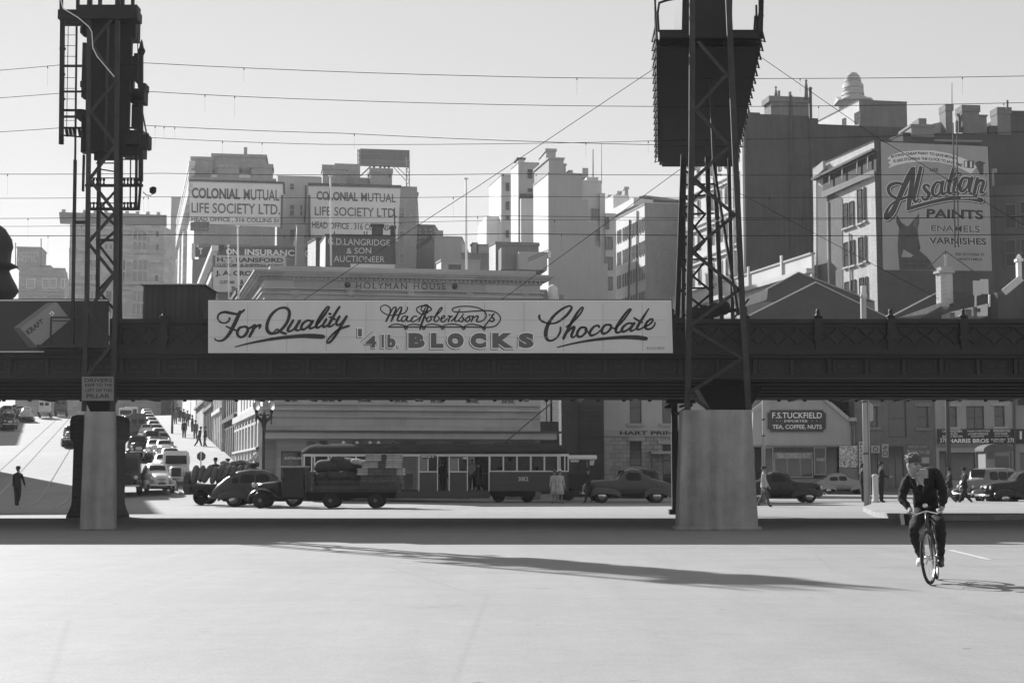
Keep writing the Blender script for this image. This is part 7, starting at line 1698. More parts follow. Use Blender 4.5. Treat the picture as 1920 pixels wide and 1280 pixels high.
roofs = [(307, 849), (319, 838), (308, 823), (303, 809), (298, 801), (293, 794), (288, 787), (284, 781), (280, 775), (277, 770), (275, 766)]
words = ['directly behind the first pale saloon', 'beside the stopped motorcyclist', 'next up behind the one by the motorcyclist', 'darkest of the kerb lane', 'just above the darkest car of the kerb lane', 'in the middle of the kerb lane', 'above the middle car of the kerb lane', 'in the upper half of the kerb lane', 'third from the top of the kerb lane', 'second from the top of the kerb lane', 'at the very top of the kerb lane']
words[1] = 'level with the octagonal sign'; words[2] = 'next uphill after the one level with the octagonal sign'
for (x, y), k, w in [((290, 822), c_light, 'second lane, lowest'), ((283, 806), c_grey, 'second lane, next up from its lowest'), ((276, 794), c_light, 'second lane, third up'), ((270, 783), c_light, 'second lane, highest')] + list(zip(roofs, kinds, words)):
 q = roofy(x, y, 1.68)
 if q is None: continue
 put(k, q.x, q.y, q.z, RZ + .03, ('pale' if k is c_light else 'grey' if k is c_grey else 'dark') + ' saloon in the hill queue, ' + w, GQ, SL)
for x, y, k, w in ((244, 782, b_mid, 'dull saloon left of the hill queue, just right of the left pillar'), (259, 790, c_dark, 'dark saloon between the box van and the kerb lane on the hill'), (236, 766, v_light, 'pale van near the hill top, just right of the left pillar'), (246, 764, v_light, 'second pale van near the hill top, right of the first')):
 q = roofy(x, y, 2.05 if k is v_light else 1.7)
 if q is not None: put(k, q.x, q.y, q.z, RZ, w, GQ, SL)
GP = 'cars standing in the shade on the left of the hill'
for x, y, k, w, rz in ((14, 807, b_dark, 'black car nearest the crossing in the shade at the left edge', .2), (50, 791, c_grey, 'grey saloon seen from behind, right end of the shaded cars', math.pi), (12, 788, b_mid, 'dull saloon second in the shaded row at the left edge', .2), (30, 782, c_dark, 'dark saloon above the left-edge cars in the shade', .1), (38, 779, c_dark, 'dark saloon farthest up the shaded row', .1)):
 q = terr(x, y); put(k, q.x, q.y, gz(q.x, q.y), RZ + rz, w, GP, SL if abs(rz) < 1 else -SL)
q = terr(84, 784); put(v_light, q.x, q.y, gz(q.x, q.y), RZ + math.pi, 'pale van climbing near the hill top at the left', None, -SL)
q = terr(101, 783); put(v_dark, q.x, q.y + 3, gz(q.x, q.y + 3), RZ + math.pi, 'dull van beside the pale van at the left hill top', None, -SL)
q = terr(134, 838); put(b_mid, q.x, q.y, gz(q.x, q.y), RZ + .05, 'saloon coming downhill just left of the brick pier', None, SL)
# the crossing traffic
def gpt(px, py): return G(px, py)
q = gpt(1178, 942); put(coupe, q.x, q.y, 0, math.pi + .05, 'dark streamlined coupe with pale hub caps driving left in front of the printing shop').scale = (1.08,) * 3
q = Vector((XatY(1578, 117), 117, 0)); put(bug, q.x, q.y, 0, .1, 'grey fastback saloon parked before the tea shop window')
q = Vector((XatY(496, 69), 69, 0)); put(c_dark, q.x, q.y, 0, .06, 'dark fastback saloon passing between the sack wagon and the flat truck')
q = Vector((XatY(1921, 74), 74, 0)); put(build_car('saloon_car', ST_SEDAN, P_BLACK, WS, label='x'), q.x, q.y, 0, math.pi + .12, 'black shiny saloon heading left at the right edge')
q = Vector((XatY(1852, 81), 81, 0)); put(b_mid, q.x, q.y, 0, math.pi + .55, 'grey saloon with bright headlamps behind the black saloon at the right')
q = Vector((XatY(1462, 79), 79, 0)); put(build_car('saloon_car', ST_COUPE, P_BLACK, [(.16, -.55, .42)], screen=(.52, .18), back=(-.6, -1.0), label='x'), q.x, q.y, 0, .05, 'low black car just right of the wide concrete block')
q = Vector((XatY(1182, 95), 95, 0)); put(b_dark, q.x, q.y, 0, math.pi, 'black car standing behind the coupe at the printing shop')
# ------------------------------------------------------------------ flat truck with its load
TYk = 65.0; K_ = 2800 / TYk
def tx(px): return XatY(px, TYk)
def tz(py): return max(.01, zat(py, TYk))
tk = thing('flat_truck', 'dark flat-bed truck with cab at the left, loaded with bundles and crates', 'truck', (tx(605), TYk + .9, 0))
y0, y1 = TYk, TYk + 1.8; ym = TYk + .9
mb = MB(); mb.prism([(tx(x), y0 + .08, tz(y)) for x, y in ((527, 934), (527, 902), (528, 878), (531, 874.5), (566, 874.5), (570, 880), (572, 934))], (0, 1.64, 0)); obj('cab', mb, P_BLACK, tk, bevel=.05, fix=True)
mb = MB(); mb.box(tx(525), y0 + .02, tz(876.5), tx(571), y1 - .02, tz(873)); obj('cab_roof', mb, mat('canvas', .38, var=.2), tk, bevel=.04)
mb = MB(); mb.prism([(tx(x), y0 + .065, tz(y)) for x, y in ((533, 900), (533, 880), (553, 880), (553, 900))], (0, .012, 0)); obj('side_window', mb, CGLASS, tk)
mb = MB(); mb.add([(tx(526.5), y0 + .2, tz(900)), (tx(526.5), y1 - .2, tz(900)), (tx(527.8), y1 - .2, tz(879)), (tx(527.8), y0 + .2, tz(879))], [(0, 1, 2, 3)]); obj('windscreen', mb, CGLASS, tk)
mb = MB(); mb.smooth = True; rings = []
for x, zt, w in ((526.5, 901, .62), (510, 902, .55), (490, 904, .46), (481, 906, .42), (479.5, 908, .4)):
 rings.append([(tx(x), ym + a * w, z) for a, z in ((-1, tz(932)), (-1, tz(zt) - .14), (-.75, tz(zt) - .03), (0, tz(zt)), (.75, tz(zt) - .03), (1, tz(zt) - .14), (1, tz(932)))])
mb.loft(rings); obj('bonnet', mb, P_BLACK, tk, fix=True)
mb = MB(); mb.box(tx(478.6), ym - .34, tz(930), tx(479.5) + .02, ym + .34, tz(908)); obj('radiator', mb, CHROME, tk)
for yy in (y0 + .1, y1 - .1):
 mb = MB(); mb.smooth = True; rings = []
 for i in range(12):
  a = math.pi * (1.02 - .9 * i / 11); x = tx(489) + .56 * math.cos(a) * (1 if math.cos(a) < 0 else 1.25); z = .36 + .5 * math.sin(a); rings.append([(x, yy + d, z + e) for d, e in ((-.2, -.05), (-.12, .0), (.12, .0), (.2, -.05))])
 rings.append([(tx(528), yy + d, .42 + e) for d, e in ((-.2, -.04), (-.12, .0), (.12, .0), (.2, -.04))])
 mb.loft(rings, closed=False, cap=False); obj('mudguard', mb, P_DARK, tk)
 mb = MB(); mb.lathe([(.02, -.14), (.1, -.1), (.12, 0), (.02, .05)], (tx(476), yy + (.2 if yy < ym else -.2), tz(909)), 10, 'x'); obj('headlight', mb, LAMPG, tk)
 mb = MB(); mb.box(tx(510), yy - .2, .38, tx(575), yy + .15, .42); obj('running_board', mb, CHASSIS, tk)
for px in (488.5, 620, 704):
 for yy in (y0 + .1, y1 - .1):
  mb = MB(); mb.lathe([(.16, -.11), (.31, -.12), (.34, -.06), (.34, .06), (.31, .12), (.16, .11)], (tx(px), yy, .34), 20, 'y'); w = obj('wheel', mb, TYRE, tk)
  mb = MB(); mb.lathe([(.02, -.12), (.08, -.12), (.1, -.06), (.17, -.04), (.17, .04), (.02, .1)], (tx(px), yy, .34), 12, 'y'); obj('hub', mb, P_MID, w)
zb = tz(917)
mb = MB(); mb.box(tx(587), y0 - .1, zb - .12, tx(746), y1 + .1, zb); obj('bed', mb, mat('bed_wood', .07, kind='boards', bs=(6, .2), mortar=.03, var=.3), tk)
mb = MB()
for yy in (y0 - .12, y1 + .06):
 mb.box(tx(590), yy, zb + .003, tx(746), yy + .05, zb + .16)
mb.box(tx(587), y0 - .12, zb + .003, tx(589), y1 + .11, zb + .7)
obj('side_board', mb, mat('bed_wood', .07), tk)
mb = MB(); mb.box(tx(500), y0 + .5, .42, tx(740), y0 + .62, zb - .125); mb.box(tx(500), y1 - .62, .42, tx(740), y1 - .5, zb - .125); obj('chassis', mb, CHASSIS, tk)
# load
SACK = mat('sack_dark', .055, var=.35, scale=6, rough=.95, bump=.5, fine=40); SACKL = mat('sack_pale', .4, var=.3, scale=6, rough=.95, bump=.5, fine=40); CRATE = mat('crate_wood', .13, kind='boards', bs=(.6, .12), mortar=.05, var=.3, bump=.3); CRATEL = mat('crate_pale', .42, kind='boards', bs=(.6, .12), mortar=.2, var=.25, bump=.3)
def sackmesh(mb, l, w, h, seed):
 rr = random.Random(seed); mb.smooth = True; rings = []
 for i in range(9):
  t = i / 8; x = (t - .5) * l; k = (1 - abs(2 * min(max(t, .02), .98) - 1) ** 4) ** .5; o = rr.uniform(-.02, .02)
  rings.append([(x, w / 2 * k * math.cos(a) * (abs(math.cos(a)) ** -.25 if abs(math.cos(a)) > .01 else 1), h / 2 + h / 2 * k * math.sin(a) * (abs(math.sin(a)) ** -.25 if abs(math.sin(a)) > .01 else 1) + o) for a in [2 * math.pi * j / 10 + .2 for j in range(10)]])
 mb.loft(rings)
def sack_proto(m, l, w, h, seed, name='sack'):
 mb = MB(); sackmesh(mb, l, w, h, seed); me = mb.mesh(name, m); fixnormals(me); return me
def inst(me, name, loc, rot, label, cat, group):
 o = D.objects.new(name, me); COL.objects.link(o); o.location = loc; o.rotation_euler = rot; return tag(o, label, cat, group)
big = sack_proto(SACK, 1.25, 1.3, .62, 1, 'bundle'); med = sack_proto(SACK, .72, .5, .4, 2); pal = sack_proto(SACKL, .7, .45, .26, 3)
rr = random.Random(12); SG = 'sacks on the flat truck'
for px, dz, dy, a_, w in ((603, .02, -.5, .1, 'lowest, nearest the cab'), (626, .02, -.55, -.1, 'lowest row, second from the cab'), (649, .02, -.5, .15, 'lowest row, third from the cab'), (671, .02, -.5, 0, 'lowest row, farthest from the cab'), (600, .36, -.35, -.2, 'middle row, nearest the cab'), (622, .38, -.4, .2, 'middle row, second from the cab'), (644, .38, -.4, -.1, 'middle row, third from the cab'), (667, .36, -.4, .1, 'middle row, farthest from the cab'), (610, .7, -.1, .2, 'upper row, nearest the cab'), (633, .76, -.2, -.15, 'upper row, middle'), (655, .72, -.15, .1, 'upper row, farthest from the cab')):
 inst(med, 'sack', (tx(px), ym + dy, zb + dz), (rr.uniform(-.15, .15), a_, rr.uniform(-.5, .5)), 'dark bulging sack on the flat truck, ' + w, 'sack', SG)
inst(big, 'bundle', (tx(611), ym + .1, tz(887)), (0, -.06, .1), 'large dark tarpaulin bundle over the sacks just behind the truck cab', 'bundle', None)
inst(big, 'bundle', (tx(648), ym + .1, tz(884)), (0, .12, -.2), 'large dark tarpaulin bundle between the pale bundle and the truck cab bundle', 'bundle', None)
inst(med, 'sack', (tx(629), ym - .2, tz(871)), (0, .1, .4), 'dark sack lying across the two tarpaulin bundles of the flat truck', 'sack', SG)
inst(pal, 'sack', (tx(670), ym - .5, tz(871)), (0, .1, .1), 'pale bundle lying on the sacks between tarpaulin and crates of the flat truck', 'sack', SG)
mb = MB(); mb.box(-.34, -.27, 0, .34, .27, .3); mb.box(-.36, -.29, .02, .36, .29, .06); mb.box(-.36, -.29, .24, .36, .29, .28); cme = mb.mesh('crate', CRATE); cml = mb.mesh('crate', CRATEL)
rr = random.Random(5)
cr_ = [(688, 0, 0), (706, 0, 0), (724, 0, 0), (740, 0, 0), (690, .302, 0), (712, .302, 0), (734, .302, 0), (684, .604, 1), (705, .604, 0), (727, .604, 0), (742, .604, 1), (694, .906, 1), (716, .906, 0), (737, .906, 1), (700, 1.208, 1), (722, 1.208, 0), (738, 1.208, 1)]
pos = ['bottom row front', 'bottom row second', 'bottom row third', 'bottom row last', 'second row front', 'second row middle', 'second row last', 'third row front, pale', 'third row second', 'third row third', 'third row last, pale', 'fourth row front, pale', 'fourth row middle', 'fourth row last, pale', 'topmost, pale front one', 'topmost, dark middle one', 'topmost, pale rear one']
for (px, dz, pl), w in zip(cr_, pos):
 inst(cml if pl else cme, 'crate', (tx(px), ym - .55 + rr.uniform(-.08, .08), zb + .004 + dz), (0, 0, rr.uniform(-.12, .12)), 'wooden crate stacked at the tail of the flat truck, ' + w, 'crate', 'crates at the tail of the flat truck')
# ------------------------------------------------------------------ horse-drawn wagon of sacks
WY = 72.0
def wx(px): return XatY(px, WY)
def wz(py): return zat(py, WY)
wg = thing('sack_wagon', 'wooden wagon with spoked wheels heaped with sacks left of the dark saloon', 'wagon', (wx(415), WY + .9, 0))
mb = MB(); mb.box(wx(345), WY, wz(912), wx(490), WY + 1.9, wz(907)); mb.box(wx(347), WY + .3, wz(917), wx(488), WY + .42, wz(912.1)); mb.box(wx(347), WY + 1.4, wz(917), wx(488), WY + 1.52, wz(912.1)); obj('bed', mb, mat('wagon_wood', .06, var=.3), wg)
mb = MB(); mb.prism([(wx(x), WY + .05, wz(y)) for x, y in ((344, 893), (351, 889), (356, 924), (347, 927), (343, 918))], (0, 1.8, 0)); obj('tail_curtain', mb, SACK, wg)
for px, r_, py in ((378, .40, 925), (457, .36, 930)):
 for yy in (WY + .05, WY + 1.85):
  cz = r_ + .01; mb = MB(); mb.lathe([(r_ - .06, -.04), (r_, -.045), (r_, .045), (r_ - .06, .04), (r_ - .06, -.04)], (wx(px), yy, cz), 22, 'y'); w = obj('wheel', mb, mat('wagon_wheel', .04), wg)
  mb = MB()
  for k in range(12): a = k * math.pi / 6; mb.bar((wx(px), yy, cz), (wx(px) + (r_ - .05) * math.cos(a), yy, cz + (r_ - .05) * math.sin(a)), .035, .03, up=(0, 1, 0))
  obj('spokes', mb, mat('wagon_spoke', .45), w); mb = MB(); mb.lathe([(.02, -.1), (.07, -.09), (.07, .09), (.02, .1)], (wx(px), yy, cz), 10, 'y'); obj('hub', mb, mat('wagon_wheel', .04), w)
mb = MB(); mb.box(wx(376), WY + .1, .36, wx(380), WY + 1.8, .46); mb.box(wx(455), WY + .1, .32, wx(459), WY + 1.8, .42); mb.box(wx(376), WY + .85, .44, wx(380), WY + 1.05, wz(912)); mb.box(wx(455), WY + .85, .4, wx(459), WY + 1.05, wz(912)); obj('axle', mb, CHASSIS, wg)
SB = mat('sack_brown', .11, var=.5, scale=6, rough=.95, bump=.6, fine=40); s1 = sack_proto(SB, .92, .46, .33, 11); s2_ = sack_proto(SB, .82, .5, .3, 17)
rr = random.Random(9); zt = wz(907)
lab = ['leftmost', 'second', 'third', 'fourth', 'fifth', 'sixth', 'seventh', 'eighth', 'ninth']
for i in range(9):
 inst((s1, s2_)[i % 2], 'sack', (wx(362 + 11.8 * i) + .2, WY + .25 + rr.uniform(-.08, .1), zt + .44 + rr.uniform(-.07, .05)), (0, R(-70 + rr.uniform(-14, 10)), R(90 + rr.uniform(-10, 10)) * 0 + rr.uniform(-.15, .15)), f'upright brown sack in the front row of the wagon, {lab[i]} from the tail', 'sack', 'sacks on the wagon')
for i, (px, py, a) in enumerate(((388, 884, .2), (408, 881, -.1), (428, 882, .15), (447, 878, -.2), (466, 881, .1), (418, 872, .3), (440, 868, -.15), (458, 872, .2), (436, 879, 0))):
 inst((s2_, s1)[i % 2], 'sack', (wx(px), WY + .9 + .1 * (i % 3), wz(py + 6)), (0, a, rr.uniform(-.6, .6)), 'brown sack lying on the heap of the wagon, ' + ['nearest the tail', 'second along the ridge', 'third along the ridge', 'fourth along the ridge', 'under the driver', 'upper one left', 'topmost', 'upper one right', 'wedged in the middle'][i], 'sack', 'sacks on the wagon')
# ------------------------------------------------------------------ the tram
TRY = 79.0
def mx(px): return XatY(px, TRY)
def mz(py): return zat(py, TRY)
tr = thing('tram', 'long dark tram with pale window frames and open middle doors, fleet number 382', 'tram', (mx(817), TRY + 1.3, 0))
TB = paint('tram_green', .055, .4); TCR = paint('tram_cream', .66, .5); TRF = mat('tram_roof', .04, var=.25, rough=.95, spec=.04)
Ft = Face(Vector((mx(568), TRY, 0)), (1, 0, 0)); Fr = TRY + 2.6
def side(Yp, fl):
 def pb(nm, x0, y0_, x1, y1_, m, th=.05, par=tr, out=0.0):
  mb = MB(); a = mx(x0); c = mx(x1); ya = Yp - out if fl else Yp - th + out; mb.box(a, ya, mz(y1_), c, ya + th, mz(y0_)); return obj(nm, mb, m, par)
 pb('side_panel', 588, 884, 744, 920, TB); pb('side_panel', 917, 884, 1048, 920, TB); pb('lower_skirt', 744, 920.2, 917, 934, TB, .05, tr, .03)
 pb('door_panel', 786, 884, 819, 920, TB); pb('door_panel', 843, 884, 876, 920, TB)
 pb('cab_side', 569.5, 884, 588, 920, TB); pb('cab_side', 1048, 884, 1065, 920, TB)
 pb('cant_rail', 568, 850.5, 1067, 855, TCR, .06, tr, .012); pb('waist_rail', 588, 882, 744, 884, TCR, .07, tr, .02); pb('waist_rail', 917, 882, 1066, 884, TCR, .07, tr, .02); pb('waist_rail', 785, 883, 820, 885, TCR, .07, tr, .02); pb('waist_rail', 843, 883, 877, 885, TCR, .07, tr, .02)
 for x in (588, 614, 640, 666, 692, 718, 917, 942.5, 968, 994, 1019.5, 1045): pb('window_post', x, 855.2, x + 2.6, 881.8, TCR, .06, tr, .01)
 for x in (569, 583, 1049, 1058, 1064.5): pb('cab_post', x, 855.2, x + 2.2, 883 if x > 600 else 884, TCR, .06, tr, .01)
 for x in (743.5, 784.5, 819.5, 841.5, 875.5, 916): pb('door_post', x, 855.2, x + 1.8, 920, TCR, .06, tr, .015)
 for x0, x1 in ((786.5, 801.5), (803.5, 819), (843.5, 859), (860.5, 875)): pb('door_window', x0, 860, x1, 882.8, GLASSL if fl and x0 in (786.5, 843.5) else CGLASS, .02, tr, -.02)
 pb('door_rail', 801.6, 859, 803.4, 882.8, TCR, .05); pb('door_rail', 859.1, 859, 860.4, 882.8, TCR, .05)
 for x in (590.6, 616.6, 642.6, 668.6, 694.6, 720.6, 919.6, 945.1, 970.6, 996.6, 1022.1): pb('window', x, 855.3, x + 22.6, 881.8, CGLASS, .02, tr, -.02)
 for x in (571.2, 1051.2, 1060.2): pb('window', x, 855.3, x + (11.5 if x < 600 else 6.6 if x < 1055 else 4), 883, CGLASS, .02, tr, -.02)
side(TRY, True); side(Fr, False)
mb = MB(); mb.box(mx(570), TRY + .07, mz(921), mx(1065), Fr - .07, mz(919)); mb.box(mx(745), TRY + .06, mz(930), mx(916), Fr - .07, mz(928)); mb.box(mx(590), TRY + .07, mz(918.9), mx(592), Fr - .07, mz(856)); mb.box(mx(741), TRY + .07, mz(918.9), mx(742.5), Fr - .3, mz(856)); mb.box(mx(918.5), TRY + .3, mz(918.9), mx(920), Fr - .07, mz(856)); obj('floor', mb, CHASSIS, tr)
mb = MB(); mb.box(mx(640), TRY + 1.6, mz(918.9), mx(720), TRY + 1.7, mz(884)); mb.box(mx(945), TRY + 1.6, mz(918.9), mx(1030), TRY + 1.7, mz(884)); mb.box(mx(752), Fr - .6, mz(919), mx(770), Fr - .5, mz(888)); obj('seat', mb, RENDERM, tr)
mb = MB(); mb.smooth = True; rings = []
for x, k, dz in ((562, .5, -.32), (568, .8, -.2), (578, .95, -.06), (592, 1, 0), (1040, 1, 0), (1054, .95, -.08), (1062, .8, -.2), (1064.5, .6, -.3)):
 zz = mz(850.4); hh_ = max(.12, .56 + dz); rings.append([(mx(x), TRY + 1.3 + s * 1.38 * (k if abs(s) < .99 else max(k, .9)), zz + h_ * hh_) for s, h_ in ((-1, 0), (-.97, .35), (-.8, .72), (-.45, .95), (0, 1), (.45, .95), (.8, .72), (.97, .35), (1, 0))])
mb.loft(rings); obj('roof', mb, TRF, tr, fix=True)
for x0, x1 in ((568, 569.2), (1065.8, 1067)):
 mb = MB(); mb.box(mx(x0), TRY + .2, mz(920), mx(x1), Fr - .2, mz(884)); obj('end_panel', mb, TB, tr)
 for k in range(4): mb = MB(); yy = TRY + .2 + .7 * k; mb.box(mx(x0), yy, mz(883.8), mx(x1), yy + .08, mz(850.6)); obj('end_post', mb, TCR, tr)
mb = MB(); mb.box(mx(594), TRY + .9, mz(840), mx(606), TRY + 1.7, mz(826.5)); mb.box(mx(593), TRY + .85, mz(826.4), mx(607), TRY + 1.75, mz(825)); obj('destination_box', mb, P_BLACK, tr)
mb = MB(); mb.box(mx(788), TRY - .035, mz(858.5), mx(817), TRY - .02, mz(853.2)); db = obj('door_sign', mb, P_BLACK, tr)
txtrows(Ft, [('SPENCER ST.', (789.5, 854.2, 815.5, 857.6), .02)], PALEINK, db, .045)
txtrows(Ft, [('382', (971.5, 893.5, 991, 901.5), .02)], mat('gilt', .5, var=.1, bump=0), tr, .02, 'fleet_number')
for x, m_ in ((934, 'w'), (953, 'c'), (868, 'c'), (1003, 'w')):
 mb = MB(); y_ = 857 if m_ == 'c' else 875; mb.box(mx(x), TRY + .02, mz(y_ + 7), mx(x + 6.5), TRY + .03, mz(y_)); obj('window_card', mb, WHITE, tr)
for cx, half in ((962, 42), (672, 42)):
 mb = MB(); mb.box(mx(cx - half), TRY + .3, .32, mx(cx + half), TRY + .42, .58); mb.box(mx(cx - half), Fr - .42, .32, mx(cx + half), Fr - .3, .58); mb.box(mx(cx - 6), TRY + .32, .3, mx(cx + 6), Fr - .32, .64); k_ = obj('bogie', mb, CHASSIS, tr)
 for x in (cx - 27, cx + 27):
  for yy in (TRY + .58, Fr - .58): mb = MB(); mb.lathe([(.1, -.06), (.32, -.06), (.34, .05), (.1, .06)], (mx(x), yy, .34), 16, 'y'); obj('wheel', mb, CHASSIS, k_)
mb = MB();
for x0, x1 in ((566, 600), (1046, 1072)):
 mb.box(mx(x0), TRY + .4, .14, mx(x1), Fr - .4, .2)
 for k in range(5): mb.box(mx(x0), TRY + .4 + .42 * k, .2, mx(x1), TRY + .45 + .42 * k, .36)
obj('lifeguard', mb, CHASSIS, tr)
mb = MB(); zr = mz(833); mb.tube([(mx(944), TRY + 1.3, zr + .1), (mx(955), TRY + 1.3, zr + .35), (mx(1037), TRY + 1.4, mz(752))], .035, 6); mb.box(mx(925), TRY + 1, zr - .06, mx(952), TRY + 1.6, zr + .1); obj('trolley_pole', mb, LEAD, tr)
for x in (640, 706, 665, 690, 735, 1008): mb = MB(); mb.lathe([(.05, 0), (.1, .04), (.1, .12), (.03, .18)], (mx(x), TRY + 1.0, mz(832.5)), 8); obj('roof_ventilator', mb, RENDER_ if x < 720 else LEAD, tr)
mb = MB(); mb.lathe([(.02, -.1), (.12, -.06), (.12, .05), (.02, .08)], (mx(569), TRY + 1.3, mz(893)), 10, 'x'); obj('headlight', mb, LAMPG, tr)
# pale-canopied lorry right of the tram
ly = 86.0; t = thing('canopy_lorry', 'lorry with a pale flat canopy standing right behind the tram end', 'truck', (XatY(1092, ly), ly + .9, 0))
def lx(px): return XatY(px, ly)
mb = MB(); mb.box(lx(1050), ly, zat(861, ly), lx(1119.5), ly + 1.9, zat(853, ly)); obj('canopy', mb, WHITE, t, bevel=.04)
mb = MB(); mb.box(lx(1052), ly + .05, .55, lx(1104), ly + 1.85, zat(888, ly)); mb.box(lx(1052), ly + .1, zat(888, ly), lx(1056), ly + 1.8, zat(861.1, ly)); mb.box(lx(1103), ly + .1, zat(888, ly), lx(1106), ly + 1.8, zat(861.1, ly)); obj('body', mb, P_BLACK, t)
mb = MB(); mb.box(lx(1070), ly + .06, zat(866, ly), lx(1086), ly + .1, zat(861.2, ly)); mb.prism([(lx(x), ly + .1, zat(y, ly)) for x, y in ((1106, 872), (1106, 862), (1116, 862), (1113, 872))], (0, .1, 0)); obj('signboard', mb, RENDER_, t)
mb = MB(); mb.hexa([(lx(1104.2), ly + .3, .55), (lx(1130), ly + .5, .55), (lx(1130), ly + 1.4, .55), (lx(1104.2), ly + 1.6, .55), (lx(1104.2), ly + .3, 1.3), (lx(1130), ly + .5, 1.15), (lx(1130), ly + 1.4, 1.15), (lx(1104.2), ly + 1.6, 1.3)]); obj('bonnet', mb, P_BLACK, t)
for px in (1066, 1122):
 for yy in (ly + .15, ly + 1.75): mb = MB(); mb.lathe([(.15, -.1), (.36, -.1), (.38, 0), (.36, .1), (.15, .1)], (lx(px), yy, .38), 16, 'y'); obj('wheel', mb, TYRE, t)
# ------------------------------------------------------------------ street furniture
Yl = 76.5; t = thing('street_lamp', 'twin-globed ornate street lamp before the corner of the stone house', 'street lamp', (XatY(493, Yl), Yl, 0))
LI = mat('lamp_iron', .035, var=.25); OPAL = mat('opal_globe', .8, rough=.4, var=.05, bump=0, streak=False); OPAL.node_tree.nodes['Principled BSDF'].inputs['Transmission Weight'].default_value = .75; x = XatY(493.5, Yl); zf = lambda y: zat(y, Yl)
mb = MB(); mb.lathe([(.2, 0), (.22, .1), (.14, .25), (.13, .8), (.08, 1.0), (.065, zf(815)), (.09, zf(812)), (.07, zf(808)), (.1, zf(800)), (.16, zf(788)), (.12, zf(782)), (.05, zf(774)), (.02, zf(770))], (x, Yl, 0), 10); obj('post', mb, LI, t)
for s in (-1, 1):
 gx = XatY(493 + s * 14, Yl)
 mb = MB(); mb.tube([(x, Yl, zf(793)), (x + s * .2, Yl, zf(786)), (gx - s * .05, Yl, zf(781)), (gx, Yl, zf(779))], [.1, .09, .06, .06], 8); mb.tube([(x, Yl, zf(779)), ((x + gx) / 2, Yl, zf(777)), (gx, Yl, zf(780))], .035, 6)
 mb.lathe([(.01, zf(796)), (.035, zf(793)), (.03, zf(788)), (.07, zf(783)), (.04, zf(779)), (.07, zf(775)), (.11, zf(768.5))], (gx, Yl, 0), 8); a = obj('arm', mb, LI, t)
 mb = MB(); mb.lathe([(.1, zf(768.4)), (.17, zf(764)), (.19, zf(760)), (.16, zf(754)), (.1, zf(751.5))], (gx, Yl, 0), 12); gl = obj('globe', mb, OPAL, t)
 mb = MB(); mb.lathe([(.12, zf(751.4)), (.1, zf(749.5)), (.03, zf(746)), (.01, zf(743))], (gx, Yl, 0), 8)
 for k in range(6): a_ = k * math.pi / 3; mb.tube([(gx + rr_ * math.cos(a_), Yl + rr_ * math.sin(a_), zf(yy)) for rr_, yy in ((.11, 768.4), (.18, 764), (.2, 760), (.17, 754), (.11, 751.5))], .006, 4)
 obj('globe_cage', mb, LI, gl)
mb = MB(); mb.box(XatY(483, Yl), Yl - .05, zf(826), XatY(491, Yl), Yl + .02, zf(811)); obj('notice', mb, RENDER_, t)
q = roofy(377, 861, 2.3); t = thing('octagonal_sign', 'octagonal grey sign on a thin pole on the climbing footpath', 'road sign', q)
zc_ = P(377, 855, q.y).z; mb = MB(); rad = 8.6 * q.y / 2800; mb.prism([(q.x + rad * math.cos(R(22.5 + 45 * k)), q.y, zc_ + rad * math.sin(R(22.5 + 45 * k))) for k in range(8)], (0, .04, 0)); obj('plate', mb, mat('sign_back', .11), t)
mb = MB(); mb.tube([(q.x, q.y - .04, q.z), (q.x, q.y - .04, zc_ + .25)], .035, 6); obj('pole', mb, WHITE, t)
def pole(px, Y, ytop, r, label, m, name='street_pole', bands=True, lean=0.0):
 x = XatY(px, Y); t = thing(name, label, 'pole', (x, Y, 0)); zt_ = zat(ytop, Y)
 mb = MB(); mb.tube([(x, Y, 0), (x + lean, Y, zt_)], [r, r * .8], 12); obj('shaft', mb, m, t)
 if bands:
  mb = MB()
  for k in (.25, .5, .62, .8): mb.lathe([(r * 1.15, -.04), (r * 1.15, .04)], (x, Y, zt_ * k), 12)
  obj('collar', mb, LEAD, t)
 return t
POLEM = mat('pole_paint', .36, var=.2); POLED = mat('pole_dark', .06, var=.2)
pole(1433, 76, 690, .075, 'slender pale street pole before the tea shop gable', POLEM)
t = pole(1624, 70.5, 560, .13, 'stout pale tramway pole before the BLACK & WHITE board', POLEM); mb = MB(); mb.lathe([(.06, zat(790, 70.5)), (.15, zat(786, 70.5)), (.15, zat(760, 70.5)), (.05, zat(755, 70.5))], (XatY(1634, 70.5), 70.5, 0), 10); obj('junction_box', mb, POLEM, t); mb = MB(); mb.tube([(XatY(1630.5, 70.5), 70.45, 0), (XatY(1630.5, 70.5), 70.45, zat(690, 70.5))], .035, 6); obj('conduit', mb, POLEM, t)
pole(1780, 100, 650, .16, 'dark timber pole before the pale shop fascia', POLED, bands=False)
pole(321, 150, 640, .13, 'dark pole on the kerb of the climbing street', POLED, bands=False).location.z = 0
x = XatY(1641, 70); t = thing('white_post', 'short pale fluted post on the island, left of the standing man', 'post', (x, 70, .16))
mb = MB(); n = 16; prof = [(.17, 0), (.17, .1), (.14, .14), (.135, 1.15), (.16, 1.2), (.16, 1.28), (.04, 1.34)]
mb.lathe(prof, (x, 70, .16), n); obj('shaft', mb, RENDER_, t)
